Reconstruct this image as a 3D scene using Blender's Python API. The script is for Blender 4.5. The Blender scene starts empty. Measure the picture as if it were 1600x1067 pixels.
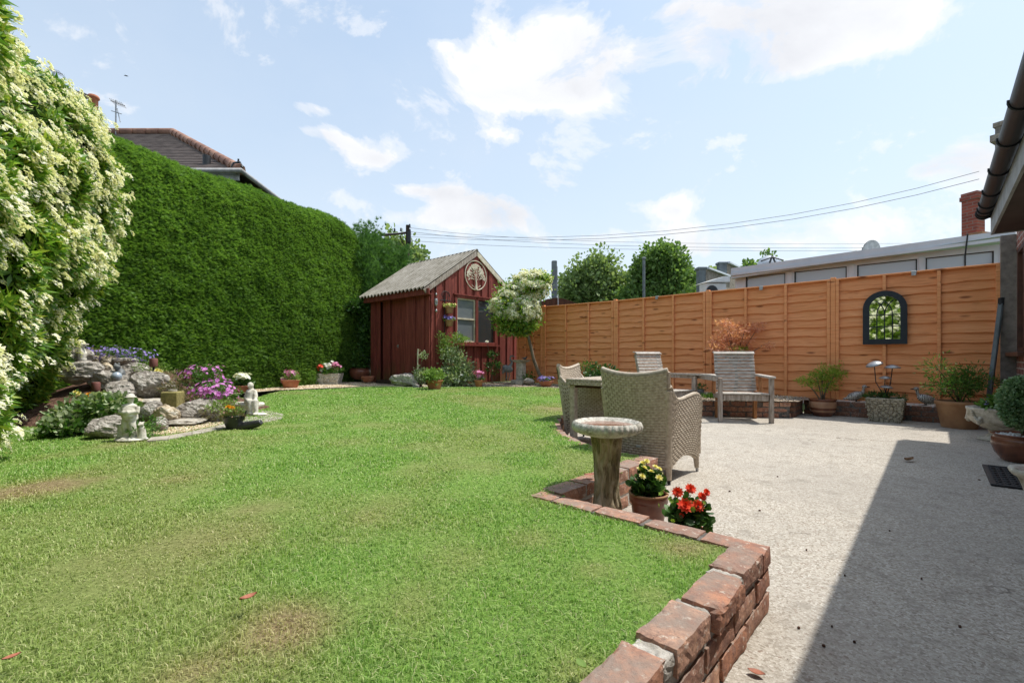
import bpy, math, random
import numpy as np
from mathutils import Vector, Matrix, noise as mnoise
from mathutils.geometry import tessellate_polygon

random.seed(7); rng = np.random.default_rng(11)
PI = math.pi
sc = bpy.context.scene
COL = sc.collection

# ------------------------------------------------------------------ layout
# The plot has two directions: u runs along the fence towards the house, v runs along the house towards the fence.
F, CX, CY, H = 731.0, 800.0, 556.0, 0.9
UX, UY = 0.742, -0.670
VX, VY = 0.670, 0.742
RZ = math.atan2(UY, UX)
def AB(a, b, z=0.0): return (UX*a + VX*b, UY*a + VY*b, z)
def toab(x, y): return (UX*x + UY*y, VX*x + VY*y)
def G(x, y, z=0.0):
    Y = (H - z)*F/(y - CY); return ((x - CX)/F*Y, Y, z)
def D(x, y, Y): return ((x - CX)/F*Y, Y, H - (y - CY)*Y/F)
def a_at(x, b):
    r = (x - CX)/F; return b*(UX*r - VX)/(UX + VX*r)
def b_at(x, a):
    r = (x - CX)/F; return a*(UX + VX*r)/(UX*r - VX)
def PB(x, y, b):
    a = a_at(x, b); X, Y, _ = AB(a, b); return a, H - (y - CY)*Y/F      # (a, z) on the plane b
def PA(x, y, a):
    b = b_at(x, a); X, Y, _ = AB(a, b); return b, H - (y - CY)*Y/F      # (b, z) on the plane a
def gz(x, y): return 0.215 + 0.045*min(1, max(0, (y - 2)/8))

# ------------------------------------------------------------------ object helpers
def tag(o, label=None, cat=None, group=None, kind=None):
    if label: o['label'] = label
    if cat: o['category'] = cat
    if group: o['group'] = group
    if kind: o['kind'] = kind
    return o
def thing(name, label, cat, loc=(0, 0, 0), rz=0.0, group=None):
    o = bpy.data.objects.new(name, None); COL.objects.link(o)
    o.empty_display_size = 0.1
    o.location = loc; o.rotation_euler = (0, 0, rz)
    return tag(o, label, cat, group)
def link(name, me, mat, parent=None, loc=(0, 0, 0), rz=0.0):
    o = bpy.data.objects.new(name, me); COL.objects.link(o)
    if mat: me.materials.append(mat)
    if parent is not None: o.parent = parent
    o.location = loc; o.rotation_euler = (0, 0, rz)
    return o
def dup(o, parent=None, loc=None, rz=None, label=None):
    c = o.copy(); COL.objects.link(c)
    if parent is not None: c.parent = parent
    for ch in list(o.children): dup(ch, c)
    if loc is not None: c.location = loc
    if rz is not None: c.rotation_euler = (0, 0, rz)
    if label: c['label'] = label
    return c
def rawmesh(name, V, Fc, smooth=False):
    """V (n,3), Fc (m,k) uniform faces."""
    V = np.asarray(V, np.float32); Fc = np.asarray(Fc, np.int32)
    W4 = V[:, 3].copy() if V.shape[1] == 4 else None; V = np.ascontiguousarray(V[:, :3])
    me = bpy.data.meshes.new(name)
    me.vertices.add(len(V)); me.vertices.foreach_set('co', V.ravel())
    k = Fc.shape[1]
    me.loops.add(Fc.size); me.loops.foreach_set('vertex_index', Fc.ravel())
    me.polygons.add(len(Fc))
    me.polygons.foreach_set('loop_start', np.arange(0, Fc.size, k, dtype=np.int32))
    try: me.polygons.foreach_set('loop_total', np.full(len(Fc), k, np.int32))
    except Exception: pass
    if smooth: me.polygons.foreach_set('use_smooth', np.ones(len(Fc), bool))
    me.update(calc_edges=True); me.validate()
    if W4 is not None: at = me.attributes.new('core', 'FLOAT', 'POINT'); at.data.foreach_set('value', W4)
    return me
def fattr(me, name, vals):
    at = me.attributes.new(name, 'FLOAT', 'POINT'); at.data.foreach_set('value', np.asarray(vals, np.float32))

def frame(d):
    d = Vector(d).normalized()
    h = Vector((0, 0, 1)) if abs(d.z) < 0.95 else Vector((1, 0, 0))
    x = h.cross(d).normalized(); return x, d.cross(x).normalized(), d
class MB:
    def __init__(s): s.v = []; s.f = []; s.sm = []
    def add(s, vs, fs, smooth=False):
        n = len(s.v); s.v += [tuple(p) for p in vs]
        s.f += [tuple(i + n for i in q) for q in fs]; s.sm += [smooth]*len(fs); return s
    def box(s, c, d, R=None, taper=1.0, bev=0.0):
        hx, hy, hz = d[0]/2, d[1]/2, d[2]/2
        if bev > 0:
            bv = min(bev, hx*0.9, hy*0.9, hz*0.9); vs = []; idx = {}
            for sx in (-1, 1):
                for sy in (-1, 1):
                    for sz in (-1, 1):
                        t = taper if sz > 0 else 1
                        for ax in range(3):
                            p = [sx*(hx - bv), sy*(hy - bv), sz*(hz - bv)]
                            p[ax] += (sx, sy, sz)[ax]*bv; p[0] *= t; p[1] *= t
                            idx[(sx, sy, sz, ax)] = len(vs); vs.append(Vector(p))
            fs = []
            for ax in range(3):
                o1, o2 = [(1, 2), (2, 0), (0, 1)][ax]
                for sg in (-1, 1):
                    q = []
                    for c1, c2 in ((-1, -1), (1, -1), (1, 1), (-1, 1)):
                        k = [0, 0, 0]; k[ax] = sg; k[o1] = c1; k[o2] = c2; q.append(idx[(k[0], k[1], k[2], ax)])
                    fs.append(q if sg > 0 else q[::-1])
            for ax in range(3):
                o1, o2 = [(1, 2), (2, 0), (0, 1)][ax]
                for c1 in (-1, 1):
                    for c2 in (-1, 1):
                        def K(sg, a_):
                            k = [0, 0, 0]; k[ax] = sg; k[o1] = c1; k[o2] = c2; return idx[(k[0], k[1], k[2], a_)]
                        q = [K(-1, o1), K(1, o1), K(1, o2), K(-1, o2)]
                        fs.append(q[::-1] if c1*c2 > 0 else q)
            for sx in (-1, 1):
                for sy in (-1, 1):
                    for sz in (-1, 1):
                        q = [idx[(sx, sy, sz, a_)] for a_ in range(3)]
                        fs.append(q if sx*sy*sz > 0 else q[::-1])
        else:
            vs = [Vector((x*hx*(taper if z > 0 else 1), y*hy*(taper if z > 0 else 1), z*hz)) for x in (-1, 1) for y in (-1, 1) for z in (-1, 1)]
            fs = [(0, 1, 3, 2), (4, 6, 7, 5), (0, 4, 5, 1), (2, 3, 7, 6), (0, 2, 6, 4), (1, 5, 7, 3)]
        if R is not None: vs = [R @ p for p in vs]
        return s.add([p + Vector(c) for p in vs], fs)
    def bar(s, p0, p1, w, t, up=(0, 0, 1), bev=0.0):
        """a rectangular bar from p0 to p1, w wide (across up), t thick (along up)."""
        p0, p1 = Vector(p0), Vector(p1); d = (p1 - p0); L = d.length; d.normalize()
        x = Vector(up).cross(d)
        x = x.normalized() if x.length > 1e-5 else Vector((1, 0, 0)); z = d.cross(x).normalized()
        R = Matrix((x, d, z)).transposed()
        return s.box((p0 + p1)/2, (w, L, t), R, bev=bev)
    def tube(s, pts, r, n=8, cap=True, smooth=True):
        pts = [Vector(p) for p in pts]; m = len(pts)
        rs = r if isinstance(r, (list, tuple)) else [r]*m
        x = None; vs = []
        for i, p in enumerate(pts):
            d = (pts[min(i + 1, m - 1)] - pts[max(i - 1, 0)]).normalized()
            if x is None: x = frame(d)[0]
            x = (x - d*x.dot(d)); x = x.normalized() if x.length > 1e-6 else frame(d)[0]
            y = d.cross(x)
            for k in range(n):
                a = 2*PI*k/n; vs.append(p + (x*math.cos(a) + y*math.sin(a))*rs[i])
        fs = [(i*n + k, i*n + (k + 1) % n, (i + 1)*n + (k + 1) % n, (i + 1)*n + k) for i in range(m - 1) for k in range(n)]
        s.add(vs, fs, smooth)
        if cap:
            s.add(vs[:n], [tuple(range(n))[::-1]]); s.add(vs[-n:], [tuple(range(n))])
        return s
    def cyl(s, p0, p1, r0, r1=None, n=12, smooth=True): return s.tube([p0, p1], [r0, r1 if r1 is not None else r0], n, True, smooth)
    def lathe(s, prof, n=32, c=(0, 0, 0), fn=None, smooth=True, cap0=True):
        vs = []
        for r, z in prof:
            for k in range(n):
                a = 2*PI*k/n; rr = r*(fn(a, z, r) if fn else 1); vs.append((c[0] + rr*math.cos(a), c[1] + rr*math.sin(a), c[2] + z))
        m = len(prof)
        fs = [(i*n + k, i*n + (k + 1) % n, (i + 1)*n + (k + 1) % n, (i + 1)*n + k) for i in range(m - 1) for k in range(n)]
        s.add(vs, fs, smooth)
        if cap0 and prof[0][0] > 1e-4: s.add(vs[:n], [tuple(range(n))[::-1]])
        if prof[-1][0] > 1e-4: s.add(vs[-n:], [tuple(range(n))])
        return s
    def ball(s, c, r, n=14, m=9, R=None, fn=None, smooth=True):
        r = (r, r, r) if not isinstance(r, (tuple, list)) else r; vs = []
        for i in range(m + 1):
            th = PI*i/m
            for k in range(n):
                ph = 2*PI*k/n
                d = Vector((math.sin(th)*math.cos(ph), math.sin(th)*math.sin(ph), math.cos(th)))
                g = fn(d) if fn else 1
                p = Vector((d.x*r[0]*g, d.y*r[1]*g, d.z*r[2]*g))
                if R is not None: p = R @ p
                vs.append(p + Vector(c))
        fs = [(i*n + k, (i + 1)*n + k, (i + 1)*n + (k + 1) % n, i*n + (k + 1) % n) for i in range(m) for k in range(n)]
        return s.add(vs, fs, smooth)
    def prism(s, pts, thick):
        """closed polygon of 3D points, extruded along vector thick."""
        pts = [Vector(p) for p in pts]; t = Vector(thick); n = len(pts)
        tris = tessellate_polygon([pts])
        nrm = Vector((0, 0, 0))
        for i in range(n): nrm += pts[i].cross(pts[(i + 1) % n])
        flip = nrm.dot(t) < 0
        vs = pts + [p + t for p in pts]
        fs = []
        for a, b, c in tris:
            tn = (pts[b] - pts[a]).cross(pts[c] - pts[a])
            q = (a, b, c) if tn.dot(t) < 0 else (c, b, a)
            fs.append(q); fs.append(tuple(i + n for i in q[::-1]))
        for i in range(n):
            j = (i + 1) % n; q = (i, j, j + n, i + n); fs.append(q[::-1] if flip else q)
        return s.add(vs, fs)
    def grid(s, P, smooth=True, flip=False):
        P = np.asarray(P); a, b = P.shape[:2]
        f = [(i*b + j, (i + 1)*b + j, (i + 1)*b + j + 1, i*b + j + 1) for i in range(a - 1) for j in range(b - 1)]
        if flip: f = [q[::-1] for q in f]
        return s.add(P.reshape(-1, 3).tolist(), f, smooth)
    def build(s, name, mat, parent=None, loc=(0, 0, 0), rz=0.0, world=False, smooth=None):
        vs = s.v
        if world and parent is not None:
            M = (Matrix.Translation(parent.location) @ Matrix.Rotation(parent.rotation_euler.z, 4, 'Z')).inverted()
            vs = [M @ Vector(p) for p in vs]
        me = bpy.data.meshes.new(name); me.from_pydata(vs, [], s.f); me.update()
        me.polygons.foreach_set('use_smooth', s.sm if smooth is None else [smooth]*len(s.f))
        return link(name, me, mat, parent, loc, rz)
def rough(mb, amp, scale, seed=0):
    o = Vector((seed*3.1, seed*1.7, seed*0.9)); out = []
    for p in mb.v:
        q = Vector(p)*scale + o; n = mnoise.noise_vector(q) + 0.5*mnoise.noise_vector(q*2.3)
        out.append((p[0] + n.x*amp, p[1] + n.y*amp, p[2] + n.z*amp))
    mb.v = out; return mb
def fuse(mb, name, mat, voxel, parent=None, loc=(0, 0, 0), rz=0.0, smooth_it=2):
    """several overlapping shapes become one continuous skin."""
    o = mb.build(name, mat, parent, loc, rz)
    m = o.modifiers.new('remesh', 'REMESH'); m.mode = 'VOXEL'; m.voxel_size = voxel; m.use_smooth_shade = True
    if smooth_it:
        m = o.modifiers.new('smooth', 'SMOOTH'); m.factor = 0.5; m.iterations = smooth_it
    return o

# ------------------------------------------------------------------ scatter helpers
LEAF_V = np.array([(0, 0, 0), (-.25, .45, .06), (0, 1, -.05), (.25, .45, .06)]); LEAF_F = np.array([(0, 2, 1), (0, 3, 2)])
LONG_V = np.array([(0, 0, 0), (-.14, .4, .05), (0, 1, -.1), (.14, .4, .05)])
ROUND_V = np.array([(0, 0, 0), (-.36, .3, .04), (-.3, .78, .03), (0, 1, -.05), (.3, .78, .03), (.36, .3, .04)]); ROUND_F = np.array([(0, 2, 1), (0, 3, 2), (0, 4, 3), (0, 5, 4)])
def merge(parts):
    V = []; Fc = []; n = 0
    for v, f in parts: V.append(v); Fc.append(np.asarray(f) + n); n += len(v)
    return np.vstack(V), np.vstack(Fc)
def rotate_t(v, yaw=0, pitch=0, roll=0, s=1, off=(0, 0, 0)):
    R = Matrix.Rotation(yaw, 3, 'Z') @ Matrix.Rotation(pitch, 3, 'X') @ Matrix.Rotation(roll, 3, 'Y')
    return np.asarray(v) @ np.array(R).T*s + np.array(off)
def unit(v): return v/np.maximum(np.linalg.norm(v, axis=1, keepdims=True), 1e-9)
def scatter_mesh(name, tv, tf, P, Dr, S, N=None):
    n = len(P); Dr = unit(Dr)
    if N is None: N = rng.normal(size=(n, 3))
    Z = unit(N - (N*Dr).sum(1, keepdims=True)*Dr); X = np.cross(Dr, Z)
    S = np.asarray(S).reshape(-1, 1, 1) if np.ndim(S) else S
    V = P[:, None, :] + S*(tv[None, :, 0:1]*X[:, None, :] + tv[None, :, 1:2]*Dr[:, None, :] + tv[None, :, 2:3]*Z[:, None, :])
    Fc = (np.arange(n)[:, None, None]*len(tv) + tf[None]).reshape(-1, tf.shape[1])
    return rawmesh(name, V.reshape(-1, 3), Fc)
def crown_points(ells, n, clumps=40, sigma=0.18, shell=0.45):
    """leaf positions gathered round clump centres near the skin of the ellipsoids; returns points and outward directions."""
    w = np.array([(e[3]*e[4]*e[5])**(2/3) for e in ells]); w = w/w.sum()
    ei = rng.choice(len(ells), clumps, p=w)
    E = np.array(ells)
    d = unit(rng.normal(size=(clumps, 3))); rad = 1 - shell*rng.random(clumps)**1.5
    C = E[ei, :3] + d*E[ei, 3:6]*rad[:, None]
    sz = (0.6 + 0.8*rng.random(clumps))*sigma
    k = rng.integers(0, clumps, n)
    off = rng.normal(size=(n, 3)); off = off/np.maximum(1, np.linalg.norm(off, axis=1, keepdims=True)/1.6)
    P = C[k] + off*sz[k][:, None]*E[ei[k], 3:6]/np.max(E[ei[k], 3:6], axis=1, keepdims=True)
    out = unit((P - E[ei[k], :3])/E[ei[k], 3:6])
    return P, out
def foliage(name, mat, parent, ells, n, leaf, clumps=40, sigma=0.15, tmpl='leaf', up=0.25, shell=0.45, rnd=0.8, loc=(0, 0, 0)):
    P, out = crown_points(ells, n, clumps, sigma, shell)
    Dr = out + rng.normal(size=(n, 3))*rnd*0.7 + np.array([0, 0, up])
    tv, tf = {'leaf': (LEAF_V, LEAF_F), 'long': (LONG_V, LEAF_F), 'round': (ROUND_V, ROUND_F)}[tmpl]
    me = scatter_mesh(name, tv, tf, P, Dr, leaf*(0.6 + 0.7*rng.random(n)), out + rng.normal(size=(n, 3))*0.6)
    return link(name, me, mat, parent, loc)
def flower_t(petals=6, cup=0.3):
    ps = []
    for k in range(petals):
        ps.append((rotate_t(LEAF_V*np.array([1.6, 1, 1]), roll=0, pitch=cup, yaw=2*PI*k/petals), LEAF_F))
    v, f = merge(ps); return v[:, [0, 2, 1]]*np.array([1, 1, -1]), f     # faces +Y (the scatter direction)
FL_V, FL_F = flower_t()
def umbel_t(k=26, seed=3):
    r = random.Random(seed); ps = []
    for i in range(k):
        ph = r.random()*2*PI; q = math.sqrt(r.random()); x, z = math.cos(ph)*q*.5, math.sin(ph)*q*.5
        y = .34*math.sqrt(max(0, 1 - q*q)) + r.uniform(-.04, .04)
        s_ = r.uniform(.10, .15)
        tri = np.array([(-1, 0, -.8), (1, 0, -.8), (0, .0, 1.1)])*s_
        t = tri @ np.array(Matrix.Rotation(r.random()*6, 3, 'Y')).T @ np.array(Matrix.Rotation(r.uniform(-.7, .7), 3, 'X')).T
        ps.append((t + np.array([x, y, z]), np.array([(0, 1, 2)])))
    return merge(ps)
UM_V, UM_F = umbel_t()

# ------------------------------------------------------------------ materials
class NT:
    def __init__(s, name):
        s.m = bpy.data.materials.new(name); s.m.use_nodes = True; s.t = s.m.node_tree; s.n = s.t.nodes; s.l = s.t.links
        s.b = s.n['Principled BSDF']; s.out = s.n['Material Output']
    def N(s, typ, **kw):
        n = s.n.new(typ)
        for k, v in kw.items():
            if k in n.inputs: n.inputs[k].default_value = v
            else: setattr(n, k, v)
        return n
    def L(s, a, b): s.l.new(a, b)
    def coord(s, kind='Object', scale=(1, 1, 1)):
        c = s.N('ShaderNodeTexCoord'); m = s.N('ShaderNodeMapping'); m.inputs['Scale'].default_value = scale
        s.L(c.outputs[kind], m.inputs['Vector']); return m.outputs[0]
    def noise(s, vec, scale, detail=4, rough=.55, out='Fac', dist=0):
        n = s.N('ShaderNodeTexNoise'); n.inputs['Scale'].default_value = scale; n.inputs['Detail'].default_value = detail
        n.inputs['Roughness'].default_value = rough; n.inputs['Distortion'].default_value = dist
        s.L(vec, n.inputs['Vector']); return n.outputs[out]
    def vor(s, vec, scale, out='Distance', feat='F1'):
        n = s.N('ShaderNodeTexVoronoi', feature=feat); n.inputs['Scale'].default_value = scale; s.L(vec, n.inputs['Vector']); return n.outputs[out]
    def ramp(s, fac, stops, interp='LINEAR'):
        r = s.N('ShaderNodeValToRGB'); e = r.color_ramp.elements; r.color_ramp.interpolation = interp
        while len(e) < len(stops): e.new(.5)
        for i, (p, c) in enumerate(stops): e[i].position = p; e[i].color = (*c, 1) if not isinstance(c, (int, float)) else (c, c, c, 1)
        s.L(fac, r.inputs[0]); return r.outputs[0]
    def mix(s, fac, a, b, typ='MIX'):
        n = s.N('ShaderNodeMix', data_type='RGBA', blend_type=typ)
        for sock, v in ((n.inputs[0], fac), (n.inputs[6], a), (n.inputs[7], b)):
            if isinstance(v, (int, float)): sock.default_value = v
            elif isinstance(v, tuple): sock.default_value = (*v, 1)
            else: s.L(v, sock)
        return n.outputs[2]
    def math(s, op, a, b=0.0, clamp=False):
        n = s.N('ShaderNodeMath', operation=op, use_clamp=clamp)
        for i, v in enumerate((a, b)):
            if isinstance(v, (int, float)): n.inputs[i].default_value = v
            else: s.L(v, n.inputs[i])
        return n.outputs[0]
    def col(s, c):
        if isinstance(c, tuple): s.b.inputs['Base Color'].default_value = (*c, 1)
        else: s.L(c, s.b.inputs['Base Color'])
    def bump(s, h, strength=.4, dist=.01, prev=None):
        b = s.N('ShaderNodeBump'); b.inputs['Strength'].default_value = strength; b.inputs['Distance'].default_value = dist
        s.L(h, b.inputs['Height'])
        if prev is not None: s.L(prev, b.inputs['Normal'])
        s.L(b.outputs[0], s.b.inputs['Normal']); return b.outputs[0]
    def rand(s): return s.N('ShaderNodeNewGeometry').outputs['Random Per Island']
    def done(s, rough=.7, spec=.4, metal=0.0):
        s.b.inputs['Roughness'].default_value = rough; s.b.inputs['Specular IOR Level'].default_value = spec; s.b.inputs['Metallic'].default_value = metal
        return s.m
def simple(name, c1, c2=None, scale=12, rough=.7, bump=.2, bd=.004, spec=.4, metal=0, stretch=(1, 1, 1), c3=None, detail=5):
    t = NT(name); v = t.coord('Object', stretch); n = t.noise(v, scale, detail)
    c2 = c2 or tuple(x*.7 for x in c1)
    st = [(.35, c2), (.62, c1)]
    if c3: st = [(.3, c2), (.5, c1), (.68, c3)]
    t.col(t.ramp(n, st))
    if bump: t.bump(t.noise(v, scale*4, 4), bump, bd)
    return t.done(rough, spec, metal)
def leafmat(name, cols, rough=.5, trans=.35, pos=0.0, spec=.35):
    """leaf colours picked per leaf, a little light passing through."""
    t = NT(name); r = t.rand(); n = len(cols)
    c = t.ramp(r, [(i/(n - 1), cols[i]) for i in range(n)])
    if pos:
        g = t.N('ShaderNodeNewGeometry'); big = t.noise(g.outputs['Position'], pos, 3)
        c = t.mix(t.ramp(big, [(.35, 0), (.65, 1)]), t.mix(1.0, c, (.62, .68, .6), 'MULTIPLY'), c)
    t.col(c); t.done(rough, spec)
    tr = t.N('ShaderNodeBsdfTranslucent'); t.L(t.mix(1.0, c, (1.25, 1.3, .7), 'MULTIPLY'), tr.inputs['Color'])
    mx = t.N('ShaderNodeMixShader'); mx.inputs[0].default_value = trans
    t.L(t.b.outputs[0], mx.inputs[1]); t.L(tr.outputs[0], mx.inputs[2]); t.L(mx.outputs[0], t.out.inputs['Surface'])
    return t.m
def stone(name, base, dark, lich=None, scale=9, bump=.6, bd=.01, rough=.9):
    t = NT(name); v = t.coord('Object'); n = t.noise(v, scale, 8, .65)
    c = t.ramp(n, [(.34, dark), (.55, base), (.75, tuple(min(.8, x*1.3) for x in base))])
    if lich:
        m = t.ramp(t.noise(v, scale*1.9, 6, .7), [(.55, 0), (.62, 1)]); c = t.mix(m, c, lich)
    t.col(c); b = t.bump(t.noise(v, scale*2.2, 8, .7), bump, bd); t.bump(t.vor(v, scale*7), bump*.4, bd*.3, b)
    return t.done(rough, .2)

def wood_fence():
    t = NT('fence_wood'); g = t.rand(); v = t.coord('Object', (1, 1, 1))
    rv = t.N('ShaderNodeVectorMath', operation='MULTIPLY_ADD'); t.L(v, rv.inputs[0]); rv.inputs[1].default_value = (1.6, 1, 34)
    cmb = t.N('ShaderNodeCombineXYZ'); t.L(t.math('MULTIPLY', g, 37.0), cmb.inputs[0]); t.L(t.math('MULTIPLY', g, 91.0), cmb.inputs[2]); t.L(cmb.outputs[0], rv.inputs[2])
    grain = t.noise(rv.outputs[0], 1.6, 6, .6, dist=1.2)
    c = t.ramp(grain, [(.25, (.52, .19, .075)), (.5, (.82, .345, .145)), (.72, (.86, .44, .22))])
    c = t.mix(t.math('MULTIPLY', g, .45), c, t.mix(1.0, c, (.8, .66, .58), 'MULTIPLY'))
    kv = t.N('ShaderNodeVectorMath', operation='MULTIPLY_ADD'); t.L(v, kv.inputs[0]); kv.inputs[1].default_value = (2.6, 1, 8.5); t.L(cmb.outputs[0], kv.inputs[2])
    k = t.vor(kv.outputs[0], 1.0)
    c = t.mix(t.ramp(k, [(.08, .9), (.2, 0)]), c, (.20, .06, .022))
    st = t.noise(v, 1.4, 3); c = t.mix(t.ramp(st, [(.45, 0), (.7, .35)]), c, (.70, .30, .10))
    t.col(c); t.bump(grain, .2, .003); return t.done(.72, .25)
def brick_mat(name='brick_face', tone=1.0, dark=False):
    t = NT(name); r = t.rand(); v = t.coord('Object')
    c = t.ramp(r, [(0, (.46*tone, .21*tone, .125*tone)), (.3, (.54*tone, .28*tone, .18*tone)), (.6, (.43*tone, .20*tone, .13*tone)), (.85, (.58*tone, .34*tone, .23*tone)), (1, (.35*tone, .19*tone, .135*tone))])
    n = t.noise(v, 22, 9, .7); c = t.mix(t.ramp(n, [(.42, .8), (.6, 0)]), c, (.24*tone, .13*tone, .10*tone))
    l = t.noise(v, 38, 6, .75); c = t.mix(t.ramp(l, [(.57, 0), (.63, .8)]), c, (.66*tone, .58*tone, .49*tone)); c = t.mix(t.ramp(t.noise(v, 120, 3, .7), [(.58, 0), (.66, .7)]), c, (.16*tone, .10*tone, .08*tone))
    gn = t.N('ShaderNodeNewGeometry'); sx = t.N('ShaderNodeSeparateXYZ'); t.L(gn.outputs['Normal'], sx.inputs[0])
    up = t.math('MULTIPLY', t.ramp(sx.outputs[2], [(.6, 0), (.9, 1)]), t.ramp(t.noise(v, 7, 6, .7), [(.38, 0), (.62, .85 if not dark else .95)]))
    c = t.mix(up, c, (.27, .22, .185))
    t.col(c); b = t.bump(t.noise(v, 60, 8, .7), .8, .006); t.bump(t.noise(v, 260, 3, .6), .5, .0015, b)
    return t.done(.9, .2)
def aggregate():
    t = NT('patio_concrete'); g = t.N('ShaderNodeNewGeometry').outputs['Position']
    f = t.vor(g, 130, 'Color'); sp = t.N('ShaderNodeSeparateColor'); t.L(f, sp.inputs[0])
    c = t.ramp(sp.outputs[0], [(0, (.24, .205, .16)), (.2, (.385, .345, .29)), (.5, (.475, .435, .375)), (.8, (.55, .51, .445)), (.93, (.68, .65, .59)), (1, (.22, .15, .11))])
    fine = t.noise(g, 260, 3, .7); c = t.mix(t.ramp(fine, [(.35, .75), (.55, 0)]), c, (.27, .235, .19))
    big = t.noise(g, 1.1, 6, .6); c = t.mix(t.ramp(big, [(.35, .42), (.6, 0)]), c, (.31, .285, .25))
    mid = t.noise(g, 7, 7, .7); c = t.mix(t.ramp(mid, [(.34, .55), (.48, 0)]), c, (.24, .215, .18))
    grit = t.vor(g, 21); c = t.mix(t.ramp(grit, [(.035, .9), (.06, 0)]), c, (.07, .055, .045))
    crk = t.N('ShaderNodeTexVoronoi', feature='DISTANCE_TO_EDGE'); dv = t.N('ShaderNodeVectorMath', operation='ADD'); nz = t.N('ShaderNodeTexNoise'); nz.inputs['Scale'].default_value = 3; nz.inputs['Detail'].default_value = 5
    t.L(g, nz.inputs['Vector']); t.L(g, dv.inputs[0]); t.L(nz.outputs['Color'], dv.inputs[1]); t.L(dv.outputs[0], crk.inputs['Vector']); crk.inputs['Scale'].default_value = .55
    c = t.mix(t.math('MULTIPLY', t.ramp(crk.outputs['Distance'], [(.0015, .8), (.006, 0)]), t.ramp(t.noise(g, .9, 3), [(.5, 0), (.6, 1)])), c, (.12, .10, .08))
    t.col(c); b = t.bump(t.vor(g, 130), .45, .003); t.bump(t.noise(g, 26, 6), .25, .006, b)
    return t.done(.92, .2)
def gravel_mat(name, cols, scale=42):
    t = NT(name); g = t.N('ShaderNodeNewGeometry').outputs['Position']
    f = t.vor(g, scale, 'Color'); sp = t.N('ShaderNodeSeparateColor'); t.L(f, sp.inputs[0]); n = len(cols)
    c = t.ramp(sp.outputs[0], [(i/(n - 1), cols[i]) for i in range(n)])
    d = t.vor(g, scale); c = t.mix(t.ramp(d, [(.45, 0), (.75, .6)]), c, (.12, .09, .06))
    t.col(c); t.bump(t.ramp(d, [(0, 1), (.7, 0)]), 1.0, .012); return t.done(.85, .3)
def shed_mat():
    t = NT('red_stained_boards'); r = t.rand(); v = t.coord('Object', (9, 9, .8)); n = t.noise(v, 2.5, 6, .65)
    c = t.ramp(n, [(.3, (.125, .03, .024)), (.55, (.245, .058, .044)), (.75, (.32, .095, .07))])
    c = t.mix(t.math('MULTIPLY', r, .5), c, t.mix(1.0, c, (.66, .6, .6), 'MULTIPLY'))
    g = t.N('ShaderNodeNewGeometry'); sx = t.N('ShaderNodeSeparateXYZ'); t.L(g.outputs['Position'], sx.inputs[0])
    low = t.math('MULTIPLY', t.ramp(t.math('MULTIPLY', sx.outputs[2], .5), [(.14, .75), (.42, 0)]), t.ramp(t.noise(t.coord('Object', (2, 2, .7)), 2.6, 5), [(.4, 0), (.6, 1)]))
    c = t.mix(low, c, (.10, .085, .022))
    t.col(c); t.bump(n, .4, .004); return t.done(.75, .25)
def corrugated():
    t = NT('cement_sheet'); v = t.coord('Object'); n = t.noise(v, 3.2, 8, .7)
    c = t.ramp(n, [(.3, (.20, .18, .145)), (.5, (.31, .285, .24)), (.7, (.41, .38, .335))])
    c = t.mix(t.ramp(t.noise(v, 14, 6, .7), [(.52, 0), (.68, .6)]), c, (.13, .12, .08))
    sx = t.N('ShaderNodeSeparateXYZ'); t.L(v, sx.inputs[0]); wv = t.math('SINE', t.math('MULTIPLY', sx.outputs[0], 2*PI/.142)); furrow_mask = t.math('MULTIPLY', t.ramp(wv, [(0, .95), (.4, 0)]), t.ramp(t.noise(v, 2.4, 5), [(.3, .5), (.6, 1)]))
    c = t.mix(furrow_mask, c, (.06, .05, .035))  # sheet colour darkens along the furrows, with uneven strength
    t.col(c); t.bump(n, .3, .005); return t.done(.9, .2)
def wicker():
    t = NT('wicker_strand'); v = t.coord('Object'); n = t.noise(v, 40, 4)
    t.col(t.ramp(n, [(.3, (.34, .275, .205)), (.55, (.50, .42, .325)), (.75, (.60, .52, .42))]))
    a = t.N('ShaderNodeAttribute', attribute_name='core'); cc = t.b.inputs['Base Color'].links[0].from_socket; t.col(t.mix(a.outputs['Fac'], cc, (.075, .058, .042))); return t.done(.55, .35)  # shade in the weave gaps is painted in as a darker brown
def grass_blades():
    t = NT('grass_blade'); r = t.rand()
    c = t.ramp(r, [(0, (.12, .235, .045)), (.3, (.20, .37, .07)), (.55, (.285, .465, .10)), (.78, (.38, .53, .16)), (.93, (.50, .57, .27)), (1, (.60, .56, .35))])
    a = t.N('ShaderNodeAttribute', attribute_name='dry'); d = a.outputs['Fac']
    dryc = t.ramp(r, [(0, (.26, .22, .09)), (.5, (.44, .40, .17)), (1, (.60, .54, .30))])
    c = t.mix(d, c, dryc); t.col(c); t.done(.55, .3)
    tr = t.N('ShaderNodeBsdfTranslucent'); t.L(t.mix(1.0, c, (1.05, 1.25, .6), 'MULTIPLY'), tr.inputs['Color'])
    mx = t.N('ShaderNodeMixShader'); mx.inputs[0].default_value = .35
    t.L(t.b.outputs[0], mx.inputs[1]); t.L(tr.outputs[0], mx.inputs[2]); t.L(mx.outputs[0], t.out.inputs['Surface']); return t.m
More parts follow.
